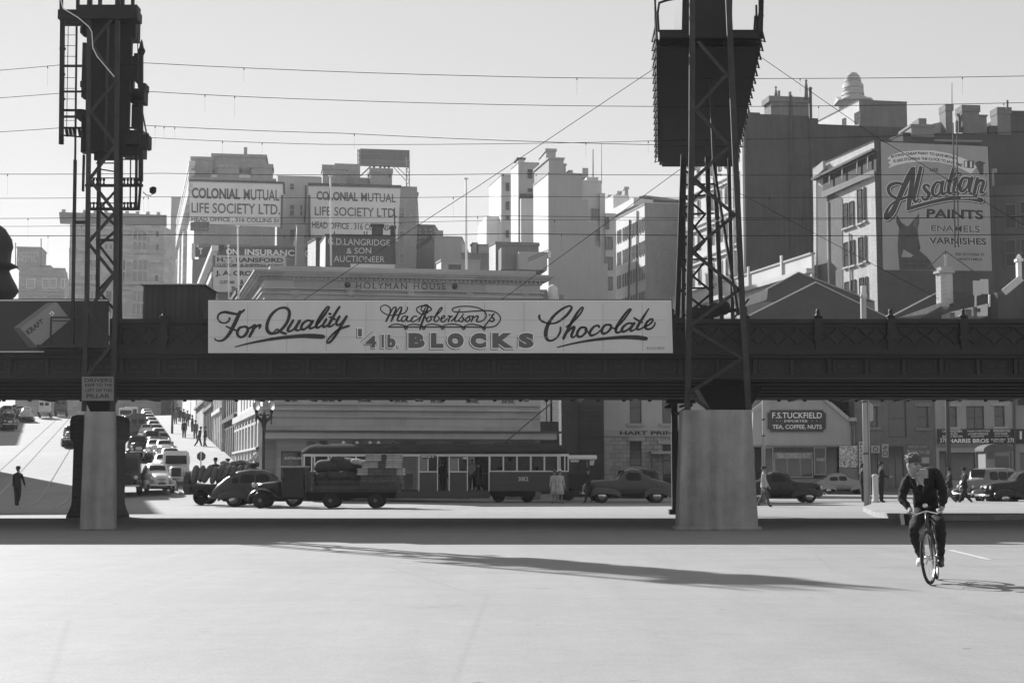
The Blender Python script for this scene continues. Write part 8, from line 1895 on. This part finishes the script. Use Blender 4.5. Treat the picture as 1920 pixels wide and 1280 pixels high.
# ================================================================== people
SKIN = mat('skin', .26, var=.12, rough=.55, scale=8, bump=.05, streak=False); HAIR = mat('hair', .10, var=.4, scale=30, rough=.6, bump=.5, streak=False, fine=80)
CLD = mat('cloth_dark', .03, var=.4, scale=5, rough=.95, bump=.4, streak=False, fine=40); CLM = mat('cloth_mid', .10, var=.3, scale=5, rough=.95, bump=.4, streak=False, fine=40); CLL = mat('cloth_light', .42, var=.2, scale=5, rough=.95, bump=.4, streak=False, fine=40); CLW = mat('cloth_white', .66, var=.1, scale=5, rough=.9, bump=.3, streak=False); SHOE = mat('shoe', .025, rough=.4, var=.2, streak=False)
def skinned(name, joints, edges, mats, bonemat, sub=1, root='pelvis'):
 """one continuous body grown round a skeleton; joints: name -> (pos, radius or (rx, ry))"""
 names = list(joints); idx = {n: i for i, n in enumerate(names)}
 me = D.meshes.new(name); me.from_pydata([tuple(joints[n][0]) for n in names], [(idx[a], idx[b]) for a, b in edges], [])
 o = D.objects.new(name, me); COL.objects.link(o)
 m = o.modifiers.new('s', 'SKIN'); m.use_smooth_shade = True
 lay = me.skin_vertices[0].data if me.skin_vertices else None
 if lay is None:
  bm = bmesh.new(); bm.from_mesh(me); bm.verts.layers.skin.verify(); bm.to_mesh(me); bm.free(); lay = me.skin_vertices[0].data
 for n in names:
  r = joints[n][1]; r = r if isinstance(r, tuple) else (r, r); lay[idx[n]].radius = r; lay[idx[n]].use_root = (n == root)
 if sub: s = o.modifiers.new('u', 'SUBSURF'); s.levels = s.render_levels = sub
 dg = C.evaluated_depsgraph_get(); dg.update()
 nm = D.meshes.new_from_object(o.evaluated_get(dg)); D.objects.remove(o); D.meshes.remove(me)
 for x in mats: nm.materials.append(x)
 segs = [(Vector(joints[a][0]), Vector(joints[b][0]), bonemat(a, b)) for a, b in edges]
 for p in nm.polygons:
  c = p.center; best, bi = 1e9, 0
  for a, b, k in segs:
   d = b - a; t = max(0, min(1, (c - a).dot(d) / max(d.length_squared, 1e-9))); q = (c - a - d * t).length
   if q < best: best, bi = q, k
  p.material_index = bi; p.use_smooth = True
 nm.name = name
 return nm
def human(label, loc, rz=0.0, H=1.72, top=CLD, leg=CLD, hat='hat', skirt=None, stride=0.0, armL=(-.1, 0.), armR=(-.1, 0.), sit=False, lean=0.0, group=None, turn=0.0, hatm=None):
 """person facing -y; armL / armR: (swing forward, elbow bend) in radians"""
 k = H / 1.72; J = {}
 hipz = .88 if not sit else .02
 def v(x, y, z): return Vector((x, y, z)) * k
 def up(y, z):        # lean the trunk about the hips
  dz = z - hipz; return (y - dz * math.sin(lean), hipz + dz * math.cos(lean))
 def t_(x, z, y=0.0): yy, zz = up(y, z + (hipz - .88)); return v(x, yy, zz)
 J['pelvis'] = (v(0, 0, hipz + .02), (.15 * k, .12 * k)); J['waist'] = (t_(0, 1.06), (.145 * k, .11 * k)); J['chest'] = (t_(0, 1.28), (.17 * k, .125 * k)); J['upchest'] = (t_(0, 1.40), (.13 * k, .10 * k)); J['neck'] = (t_(0, 1.48), .055 * k); J['jaw'] = (t_(0, 1.545, -.025), (.062 * k, .07 * k)); J['head'] = (t_(0, 1.63, -.01), (.078 * k, .092 * k)); J['crown'] = (t_(0, 1.69, .005), (.06 * k, .07 * k))
 for s, n, (sw, el) in ((1, 'L', armL), (-1, 'R', armR)):
  sh = t_(s * .18, 1.39); J['sh' + n] = (sh, .078 * k)
  d = Vector((s * .12, -math.sin(sw), -math.cos(sw))).normalized() * .28 * k; e = sh + d; J['el' + n] = (e, .06 * k)
  a2 = sw + el; d2 = Vector((s * .02 - (.25 * s if el > .8 else 0), -math.sin(a2), -math.cos(a2))).normalized() * .24 * k; w = e + d2; J['wr' + n] = (w, .045 * k); J['ha' + n] = (w + d2.normalized() * .1 * k, (.04 * k, .025 * k)); J['fi' + n] = (w + d2.normalized() * .17 * k + Vector((0, -.015 * k, 0)), (.028 * k, .016 * k))
  st = stride * s
  hp = v(s * .09, 0, hipz - .04); J['hip' + n] = (hp, .112 * k)
  if sit: kn = hp + v(s * .06, -.42, .06); an = kn + v(0, -.06, -.4)
  else:
   kn = hp + Vector((s * .01, -math.sin(st) * .42 - (.03 if stride else 0), -math.cos(st) * .42)) * k; b = st - (.35 if st < -.05 else 0.02); an = kn + Vector((0, -math.sin(b) * .4, -math.cos(b) * .4)) * k
  J['kn' + n] = (kn, (.078 if not skirt else .06) * k); J['ca' + n] = (kn + (an - kn) * .35, (.074 if not skirt else .055) * k); J['an' + n] = (an, (.062 if not skirt else .042) * k); J['to' + n] = (an + v(s * .02, -.14, -.035), (.042 * k, .032 * k))
 E = [('pelvis', 'waist'), ('waist', 'chest'), ('chest', 'upchest'), ('upchest', 'neck'), ('neck', 'jaw'), ('jaw', 'head'), ('head', 'crown')]
 for n in 'LR': E += [('upchest', 'sh' + n), ('sh' + n, 'el' + n), ('el' + n, 'wr' + n), ('wr' + n, 'ha' + n), ('ha' + n, 'fi' + n), ('pelvis', 'hip' + n), ('hip' + n, 'kn' + n), ('kn' + n, 'ca' + n), ('ca' + n, 'an' + n), ('an' + n, 'to' + n)]
 def bm(a, b):
  if b in ('jaw', 'head', 'crown') or b[:2] in ('ha', 'fi'): return 2
  if b[:2] == 'to': return 3
  if b[:2] in ('kn', 'ca', 'an', 'hi'): return 1 if not skirt else (2 if b[:2] in ('ca', 'an') else 1)
  return 0
 me = skinned('person', J, E, [top, leg, SKIN, SHOE], bm, 1)
 zmin = min(p.co.z for p in me.vertices) if not sit else 0
 o = D.objects.new('person', me); COL.objects.link(o); o.location = (loc[0], loc[1], loc[2] - zmin); o.rotation_euler = (0, 0, rz)
 tag(o, label, 'person', group)
 def child(nm, mb, m, fx=False):
  me_ = mb.mesh(nm, m); c = D.objects.new(nm, me_); COL.objects.link(c); c.parent = o
  if fx: fixnormals(me_)
 hc = J['head'][0]
 mb = MB(); mb.sphere(hc + v(0, .02, .035), .098 * k, 10, 6, (.92, 1.05, .95)); child('hair', mb, HAIR)
 if hat:
  mb = MB(); c = hc + v(0, 0, .06)
  if hat == 'hat': mb.lathe([(.15 * k, -.005), (.155 * k, .005), (.1 * k, .015), (.1 * k, .07), (.085 * k, .11), (.04 * k, .115), (.01, .1)], c, 12)
  elif hat == 'cap': mb.lathe([(.105 * k, 0), (.13 * k, .04), (.12 * k, .07), (.02, .085)], c, 12); mb.prism([c + v(-.09, -.07, .0), c + v(.09, -.07, .0), c + v(.06, -.17, -.01), c + v(-.06, -.17, -.01)], (0, 0, .012))
  else: mb.lathe([(.17 * k, .03), (.18 * k, .045), (.1 * k, .02), (.1 * k, .06), (.06 * k, .1), (.01, .105)], c, 12)
  child('hat', mb, hatm or CLD)
 if skirt:
  mb = MB(); mb.smooth = True; rings = []
  for z, rx, ry in ((1.05, .15, .12), (.9, .19, .155), (.7, .215, .19), (.45, .25, .235)):
   rings.append([v(rx * math.cos(a) * (1 + .05 * math.cos(6 * a)), ry * math.sin(a) * (1 + .05 * math.cos(6 * a)), z) for a in [2 * math.pi * i / 24 for i in range(24)]])
  mb.loft(rings); child('skirt', mb, skirt, True)
 else:
  mb = MB()
  for s in (-1, 1): pass
 if not sit and not skirt:      # jacket skirts below the waist
  mb = MB(); mb.smooth = True; rings = []
  for z, rx, ry in ((1.12, .152, .122), (.98, .168, .14), (.84, .185, .155)):
   rings.append([v(rx * math.cos(a), ry * math.sin(a), z) for a in [2 * math.pi * i / 16 for i in range(16)]])
  if abs(lean) < .12: mb.loft(rings, cap=False); child('jacket', mb, top)
 return o
def at_ground(px, py): p = terr(px, py); return (p.x, p.y, gz(p.x, p.y))
human('man in a dark suit and hat standing in the road at the far left', G(32, 948), 2.9, 1.74, armL=(.0, .05), armR=(.45, .05), stride=.06)
human('man in a dark hat and coat crossing in front of the tram end', (XatY(1103, 78), 78, 0), -1.2, 1.74, stride=.25, armL=(.3, .5), armR=(-.2, .3))
human('woman in a pale belted coat and hat, left of the pair by the tram end', (XatY(1040, 77.5), 77.5, 0), -.3, 1.62, CLL, CLL, 'lady', CLL, armL=(.15, .6), armR=(.1, .3), hatm=CLM)
human('woman in a pale coat and white hat, right of the pair by the tram end', (XatY(1050, 77.2), 77.2, 0), .5, 1.62, CLL, CLL, 'lady', CLL, armL=(.1, .3), armR=(.1, .5), hatm=CLW)
human('policeman in shirt sleeves walking at the edge of the wide concrete block', (XatY(1432, 68), 68, 0), 1.3, 1.76, CLL, CLM, 'cap', stride=.22, armL=(.2, .3), armR=(-.2, .3), hatm=CLD)
GI = 'people waiting on the traffic island'
human('man in dark clothes half hidden behind the stout pole on the island', (XatY(1617, 71.5), 71.5, .16), 1.5, 1.72, armL=(.0, .1), armR=(.1, .1), group=GI)
human('man in a dark coat and hat standing right of the pale post on the island', (XatY(1652, 70.6), 70.6, .16), 1.6, 1.8, armL=(.1, .2), armR=(.3, 1.2), group=GI)
human('dark-suited man in a hat walking left, left one of the walking pair', (XatY(1780, 71), 71, 0), -1.4, 1.74, CLD, CLM, 'hat', stride=.38, armL=(.5, .3), armR=(-.4, .3))
human('dark-suited man in a hat walking left, right one of the walking pair', (XatY(1808, 71.3), 71.3, 0), -1.4, 1.76, stride=.42, armL=(.5, .3), armR=(-.5, .2))
GF = 'people on the climbing footpath'
for px, py, lab, kw in ((345, 823, 'man in dark clothes walking down alone on the climbing footpath', dict(rz=.2, stride=.15)), (372, 839, 'man leaning forward, left of the pair talking by the house walls', dict(rz=1.4, lean=.25, stride=.3)), (384, 840, 'man in dark suit, right of the pair talking by the house walls', dict(rz=-1.2, stride=.1)), (366, 825, 'person in grey close to the walls above the talking pair', dict(rz=.3, top=CLM, leg=CLM)), (344, 797, 'small distant walker high on the footpath, above the lone man', dict(rz=.1)), (329, 797, 'distant person in grey high on the footpath left of the pole line', dict(rz=.2, top=CLM, leg=CLM)), (337, 793, 'distant walker highest on the footpath', dict(rz=2.9)), (326, 789, 'dark distant figure at the kerb just right of the dark pole', dict(rz=1)), (351, 801, 'grey distant walker close to the walls above the lone man', dict(rz=.4, top=CLM)), (360, 812, 'dark figure in a doorway above the talking pair', dict(rz=-1)), (332, 785, 'tiny figure at the hill top beside the dark pole', dict(rz=.3))):
 human(lab, at_ground(px, py), group=GF, H=1.75, **kw)
GW = 'men riding on the sack wagon'
human('man in a white shirt sitting high on the front of the sack wagon', (wx(477), WY + .5, wz(871)), -.9, 1.7, CLL, CLD, None, sit=True, armL=(.6, .6), armR=(.5, .7), lean=-.05, group=GW)
human('bare-headed man peering over the wagon sacks, left one', (wx(392), WY + 1.5, wz(893)), .1, 1.7, CLD, CLD, 'hat', sit=True, armL=(.4, .8), armR=(.4, .8), group=GW)['label'] = 'man in a hat peering over the wagon sacks, nearer the tail'
human('man in a dark cap peering over the wagon sacks, nearer the driver', (wx(415), WY + 1.6, wz(894)), -.1, 1.72, CLD, CLD, 'cap', sit=True, armL=(.4, .8), armR=(.4, .8), group=GW)
GT = 'passengers in the tram doorways'
human('passenger in dark clothes standing in the second tram doorway', (mx(829), TRY + .75, mz(928) + .0), 2.6, 1.72, armL=(.2, .6), armR=(.2, .2), hat=None, group=GT)
human('woman in a dark swinging coat stepping up into the third tram doorway', (mx(897), TRY + .55, mz(928)), -1.9, 1.66, CLD, CLD, 'lady', CLD, stride=.2, armL=(.6, .4), armR=(-.2, .2), group=GT)
human('person in a white blouse inside the third tram doorway', (mx(884), TRY + 1.35, mz(919)), -.4, 1.6, CLW, CLD, None, None, armL=(.3, .6), armR=(.2, .5), group=GT)
# ------------------------------------------------------------------ the cyclist
bk = thing('bicycle', 'bicycle with bright curved handlebars ridden towards the viewer', 'bicycle', G(1745, 1096))
base = G(1745, 1096); hd = R(20); f_ = Vector((-math.sin(hd), -math.cos(hd), 0)); s_ = Vector((f_.y, -f_.x, 0)); s_ = -s_ if s_.x < 0 else s_    # s_: rider's... right-hand side as seen
LEANV = Vector((-.06, 0, 1)).normalized()
def B(a, h, l=0.0): return base + f_ * a + LEANV * h + s_ * l      # a metres forward of the front contact, h up, l sideways (viewer's right)
BKM, RIM = paint('bike_paint', .05), CHROME
def bwheel(a0, ang, nm):
 wf = Vector((-math.sin(hd + ang), -math.cos(hd + ang), 0)); c = base + f_ * a0 + LEANV * .345; n = wf.cross(LEANV).normalized()
 pt = lambda r, t, d=0.0: c + (wf * math.cos(t) + LEANV * math.sin(t)) * r + n * d
 mb = MB(); N = 32; rings = [[pt(.325 + .02 * math.cos(k * math.pi / 3), 2 * math.pi * i / N, .02 * math.sin(k * math.pi / 3)) for k in range(6)] for i in range(N + 1)]
 mb.smooth = True; mb.loft(rings, cap=False); w = obj(nm, mb, TYRE, bk)
 mb = MB(); rings = [[pt(.302 + .008 * math.cos(k * math.pi / 2), 2 * math.pi * i / N, .012 * math.sin(k * math.pi / 2)) for k in range(4)] for i in range(N + 1)]; mb.loft(rings, cap=False); obj('rim', mb, RIM, w)
 mb = MB()
 for i in range(28): t = 2 * math.pi * i / 28; mb.tube([pt(.02, t + (.6 if i % 2 else -.6), .025 if i % 4 < 2 else -.025), pt(.3, t)], .0018, 3)
 obj('spokes', mb, CHROME, w)
 mb = MB(); mb.tube([pt(0, 0, -.045), pt(0, 0, .045)], .02, 8); obj('hub', mb, CHROME, w)
 mb = MB(); rings = [[pt(.368, R(t), d) for d in (-.028, 0, .028)] for t in (range(35, 165, 10) if nm == 'front_wheel' else range(20, 200, 10))]
 mb.loft(rings, closed=False, cap=False); obj('mudguard', mb, BKM, bk)
 return c, pt
cf, ptf = bwheel(-.345 * 0 - .0, .17, 'front_wheel'); cr2, ptr = bwheel(-1.06, 0.0, 'rear_wheel')
HT_, HB_ = B(-.24, .90), B(-.17, .70); ST_, BBk = B(-.80, .86), B(-.62, .29)
mb = MB()
for a, b_, r_ in ((HT_, HB_, .02), (HT_ + (HB_ - HT_) * .2, ST_, .014), (HB_, BBk, .016), (B(-.79, .93), BBk, .016)): mb.tube([a, b_], r_, 8)
for l in (-.05, .05): mb.tube([BBk + s_ * l * .5, cr2 + s_ * l], .01, 6); mb.tube([ST_ + s_ * l * .4, cr2 + s_ * l], .009, 6)
obj('frame', mb, BKM, bk)
mb = MB()
for l in (-.05, .05): mb.tube([HB_ + s_ * l * .8, HB_ + s_ * l + (cf - HB_) * .5, cf + s_ * l], [.013, .012, .009], 6)
mb.tube([HB_ - s_ * .045, HB_ + s_ * .045], .016, 6); obj('fork', mb, BKM, bk)
hl_, hr_ = P(1709, 960, 19.22), P(1764, 958, 19.3); hc_ = B(-.22, .95)
mb = MB(); mb.tube([hl_ + Vector((0, .12, .0)), hl_, hl_ * .7 + hc_ * .3 + Vector((0, -.02, -.035)), hc_ + Vector((0, 0, -.02)), hr_ * .7 + hc_ * .3 + Vector((0, -.02, -.035)), hr_, hr_ + Vector((0, .12, 0))], .0125, 8); mb.tube([hc_ + Vector((0, 0, -.02)), HT_], .013, 8); obj('handlebar', mb, CHROME, bk)
for q in (hl_, hr_): mb = MB(); mb.tube([q + Vector((0, .02, 0)), q + Vector((0, .14, 0))], .017, 8); obj('grip', mb, TYRE, bk)
mb = MB(); mb.tube([hl_ + Vector((.05, -.03, -.03)), hl_ + Vector((.03, .06, -.05))], .005, 5); obj('brake_lever', mb, CHROME, bk); mb = MB(); mb.tube([hr_ + Vector((-.05, -.03, -.03)), hr_ + Vector((-.03, .06, -.05))], .005, 5); obj('brake_lever', mb, CHROME, bk)
mb = MB(); q = B(-.20, 1.0); mb.lathe([(.01, -.03), (.03, -.02), (.035, .02), (.01, .03)], q, 8, 'y'); obj('bell', mb, CHROME, bk)
mb = MB(); mb.smooth = True; q = B(-.83, .95); mb.loft([[q + f_ * a + s_ * w * math.cos(t) + Vector((0, 0, .035 * math.sin(t) + .01)) for t in [2 * math.pi * i / 8 for i in range(8)]] for a, w in ((.14, .02), (.05, .035), (-.06, .085), (-.12, .09), (-.15, .05))]); obj('saddle', mb, SHOE, bk)
mb = MB(); n = s_
mb.tube([BBk + s_ * .05, BBk - s_ * .05], .02, 8)
for sg, up in ((1, -1), (-1, 1)):
 e = BBk + s_ * .07 * sg; pe = e + (f_ * .16 * -up * .3 + LEANV * .16 * up * -1 * .0) + (f_ * .1 * up * -1 + LEANV * -.12 * up * 0)
obj('bottom_bracket', mb, CHROME, bk)
pl_, pr_ = P(1726, 1057, 19.72), P(1763, 1059, 19.55)
for a, b_ in ((BBk - s_ * .06, pl_ + s_ * .07), (BBk + s_ * .06, pr_ - s_ * .07)): mb = MB(); mb.tube([a, b_], .009, 6); obj('crank', mb, CHROME, bk)
for c in (pl_, pr_): mb = MB(); mb.obox(c - s_ * .05 - f_ * .03 - Vector((0, 0, .012)), s_ * .1, f_ * .06, Vector((0, 0, .02))); obj('pedal', mb, SHOE, bk)
mb = MB(); c = BBk + s_ * .055; mb.tube([c, c + s_ * .006], .095, 18); obj('chainring', mb, CHROME, bk)
# rider
def hand_fingers(mb, wr, grip, side):
 """five fingers closing round the grip"""
 ax = Vector((0, 1, 0)); ln = [.068, .078, .074, .06]
 for i in range(4):
  c = grip + Vector((0, .03 + .024 * i, 0)); r = .026
  k0 = c + Vector((-.004 * side, 0, .03)); pts = [c + Vector((math.sin(a) * r * side * -1, -.004 * i, math.cos(a) * r)) for a in (-.5, .3, 1.1, 2.0, 2.9)]
  mb.tube(pts[:4 + (i < 3)], [.0105, .0105, .0098, .0088, .0075][:4 + (i < 3)], 7)
 mb.tube([grip + Vector((side * .012, .12, .02)), grip + Vector((side * .02, .07, .004)), grip + Vector((side * .012, .03, -.014)), grip + Vector((-side * .004, .015, -.022))], [.014, .0125, .011, .008], 7)
J = {}
def j(n, px, py, Y, r): J[n] = (P(px, py, Y), r)
j('pelvis', 1737, 951, 20.02, (.155, .13)); j('waist', 1736, 930, 19.9, (.16, .125)); j('chest', 1732, 909, 19.72, (.185, .13)); j('upchest', 1728, 893, 19.62, (.13, .10)); j('neck', 1719.5, 888, 19.5, .062)
j('jaw', 1714.5, 882, 19.42, (.058, .066)); j('head', 1713, 871, 19.42, (.076, .09)); j('crown', 1712, 861, 19.45, (.064, .076))
j('shL', 1701, 898, 19.62, .08); j('elL', 1690, 933, 19.52, .058); j('wrL', 1706, 955, 19.36, .036); j('haL', 1709, 957.5, 19.3, (.04, .026))
j('shR', 1753, 884, 19.72, .088); j('elR', 1770, 924, 19.6, .064); j('wrR', 1765.5, 953, 19.44, .036); j('haR', 1764, 956, 19.38, (.04, .026))
j('hipL', 1727, 959, 20.0, .105); j('knL', 1713, 993, 19.5, .072); j('caL', 1717, 1015, 19.62, .066); j('anL', 1727, 1046, 19.8, .045); j('toL', 1724, 1055, 19.66, (.045, .035)); j('teL', 1722, 1057, 19.58, (.038, .028))
j('hipR', 1749, 959, 20.0, .105); j('knR', 1763, 983, 19.45, .074); j('caR', 1764, 1007, 19.52, .068); j('anR', 1764, 1046, 19.64, .048); j('toR', 1763.5, 1057, 19.52, (.045, .036)); j('teR', 1763, 1059, 19.44, (.038, .028))
E = [('pelvis', 'waist'), ('waist', 'chest'), ('chest', 'upchest'), ('upchest', 'neck'), ('neck', 'jaw'), ('jaw', 'head'), ('head', 'crown')]
for n in 'LR': E += [('upchest', 'sh' + n), ('sh' + n, 'el' + n), ('el' + n, 'wr' + n), ('wr' + n, 'ha' + n), ('pelvis', 'hip' + n), ('hip' + n, 'kn' + n), ('kn' + n, 'ca' + n), ('ca' + n, 'an' + n), ('an' + n, 'to' + n), ('to' + n, 'te' + n)]
def bm_(a, b):
 if b in ('neck', 'jaw', 'head', 'crown') or b[:2] == 'ha': return 2
 if b == 'toL' or b == 'teL': return 4
 if b[:2] in ('to', 'te'): return 3
 if b[:2] in ('kn', 'ca', 'an') or b[:3] == 'hip': return 1
 return 0
JK = mat('rider_jacket', .012, var=.5, scale=7, rough=.9, bump=.6, streak=False, fine=30)
me = skinned('person', J, E, [JK, mat('rider_trousers', .022, var=.45, scale=7, rough=.95, bump=.6, streak=False, fine=30), SKIN, SHOE, CLW], bm_, 3)
from mathutils import noise
for vtx in me.vertices:
 c = vtx.co
 if c.z < J['neck'][0].z - .02 and (c - J['haL'][0]).length > .12 and (c - J['haR'][0]).length > .12: vtx.co = c + vtx.normal * (.017 * noise.noise(Vector((c.x * 9, c.y * 9, c.z * 17 + 3 * c.x))) + .009 * noise.noise(c * 34))
ro = J['pelvis'][0].copy()
for vtx in me.vertices: vtx.co -= ro
rd = D.objects.new('person', me); COL.objects.link(rd); rd.location = ro
tag(rd, 'fair-haired young cyclist in dark open-necked jacket bent over the handlebars', 'person')
# face and hair turned to his left
hcen = J['head'][0]; fd = (Vector((.32, -.93, -.08))).normalized(); rt = fd.cross(Vector((0, 0, 1))).normalized() * -1; upv = rt.cross(fd) * 1
if upv.z < 0: upv = -upv
def H_(a, b, c): return hcen + rt * a + upv * b + fd * c
mb = MB(); mb.smooth = True
k0 = len(mb.v); mb.sphere((0, 0, 0), 1, 16, 12)
for i in range(k0, len(mb.v)):
 q = mb.v[i]; x, y, z = q.x, q.y, q.z           # x side, y front, z up
 w = 1 - .22 * max(0, -z); fz = .105 if y > 0 else .112
 mb.v[i] = H_(x * .079 * w, z * .122 - .012, y * fz * (1 - .08 * max(0, -z)))
# face features
mb.loft([[H_(a, b, c) for a, b, c in ((-.008, .028, .1), (.008, .028, .1), (.006, .03, .112), (-.006, .03, .112))], [H_(a, b, c) for a, b, c in ((-.017, -.022, .1), (.017, -.022, .1), (.009, -.018, .134), (-.009, -.018, .134))], [H_(a, b, c) for a, b, c in ((-.012, -.03, .1), (.012, -.03, .1), (.006, -.029, .118), (-.006, -.029, .118))]])
mb.tube([H_(-.026, -.062, .098), H_(0, -.058, .108), H_(.026, -.062, .098)], .006, 6); mb.tube([H_(-.022, -.071, .098), H_(0, -.073, .107), H_(.022, -.071, .098)], .0065, 6)
mb.sphere(H_(0, -.105, .085), .026, 8, 6)
for s in (-1, 1): mb.sphere(H_(s * .078, -.005, .0), .03, 8, 6, (.4, .7, 1.1)); mb.sphere(H_(s * .042, -.025, .08), .024, 8, 6)
off = [q - ro for q in mb.v]; mb.v = off
def ch(nm, mb, m, fx=True):
 e = mb.mesh(nm, m)
 if fx: fixnormals(e)
 c = D.objects.new(nm, e); COL.objects.link(c); c.parent = rd
ch('face', mb, SKIN)
mb = MB()
for s in (-1, 1): mb.sphere(H_(s * .03, .016, .094) - ro, .015, 8, 6, (1.3, .6, .7))
ch('eye', mb, mat('eye_dark', .04, rough=.2, var=.1, bump=0))
mb = MB()
mb.tube([H_(-.02, -.0665, .104) - ro, H_(0, -.0655, .1125) - ro, H_(.02, -.0665, .104) - ro], .005, 5)
ch('lips', mb, mat('mouth_dark', .06, bump=0))
for s in (-1, 1): mb = MB(); mb.tube([H_(s * .012, .036, .106) - ro, H_(s * .032, .044, .104) - ro, H_(s * .055, .034, .088) - ro], [.006, .0075, .004], 6); ch('eyebrow', mb, HAIR)
HF_ = mat('hair_shade', .07, var=.5, scale=40, rough=.6, bump=.8, streak=False, fine=120)
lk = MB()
mb = MB(); rr = random.Random(4); mb.smooth = True; mb.sphere((0, 0, 0), 1, 18, 12)
mb.v = [H_(q.x * .09, q.z * .092 + .062, q.y * .112 - .014) - ro for q in mb.v]
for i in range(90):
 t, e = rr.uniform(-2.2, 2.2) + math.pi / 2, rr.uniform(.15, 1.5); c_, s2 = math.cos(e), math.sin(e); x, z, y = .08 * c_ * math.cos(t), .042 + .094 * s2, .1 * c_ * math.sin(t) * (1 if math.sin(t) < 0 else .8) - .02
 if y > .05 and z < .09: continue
 p0 = H_(x, z, y) - ro; sun_side = z > .1 or x * rt.x < -.03; (lk if sun_side else mb).tube([p0, p0 + rt * rr.uniform(-.03, .03) + upv * .012 + fd * rr.uniform(-.02, .02), p0 + rt * rr.uniform(-.03, .03) - fd * .03], [.010, .013, .005], 6)
ch('hair', mb, HF_); ch('sunlit_lock', lk, mat('hair_sunlit', .5, var=.4, scale=30, rough=.5, bump=.5, streak=False))  # sunlight put into the colour: pale locks on the sun side, dark elsewhere
mb = MB(); mb.smooth = True
a = J['neck'][0]
for s in (-1, 1):
 mb.prism([q - ro for q in (a + Vector((s * .06 - .008, -.035, -.05)), a + Vector((s * .078 - .012, -.06, -.085)), a + Vector((s * .045, -.15, -.165)), a + Vector((s * .018, -.14, -.125)))], (0, -.014, .004))
ch('shirt_collar', mb, mat('collar_grey', .45, var=.15))
mb = MB(); mb.prism([q - ro for q in (a + Vector((-.045, -.09, -.02)), a + Vector((.045, -.09, -.02)), a + Vector((.012, -.155, -.14)))], (0, -.012, 0)); ch('shirt_front', mb, SKIN)
mb = MB()
for s in (-1, 1): mb.prism([q - ro for q in (a + Vector((s * .06, -.10, -.06)), a + Vector((s * .13, -.09, -.05)), a + Vector((s * .1, -.155, -.16)), a + Vector((s * .01, -.185, -.27)))], (0, -.014, 0))
ch('lapel', mb, JK)
for nm, gp, sd in (('L', hl_, 1), ('R', hr_, -1)):
 mb = MB(); hand_fingers(mb, J['wr' + nm][0], gp, sd); mb.v = [q - ro for q in mb.v]; ch('hand', mb, SKIN)
mb = MB(); mb.prism([P(x, y, 20.1) - ro for x, y in ((1694, 963), (1706, 962), (1708, 985), (1697, 984))], (0, .2, 0)); ch('side_bag', mb, CLD)
# ================================================================== the smoky air
mb = MB(); mb.box(-720, -80, -1.0, 720, 920, 78)
hz = obj('haze', mb, D.materials.new('haze'), base=(0, 400, -1)); hz['kind'] = 'stuff'
m = hz.data.materials[0]; m.use_nodes = True; n, l = m.node_tree.nodes, m.node_tree.links
n.remove(n['Principled BSDF'])
pv = n.new('ShaderNodeVolumePrincipled'); pv.inputs['Color'].default_value = (.95, .95, .95, 1); pv.inputs['Density'].default_value = 0.00016; pv.inputs['Anisotropy'].default_value = 0.45
l.new(pv.outputs[0], n['Material Output'].inputs['Volume'])
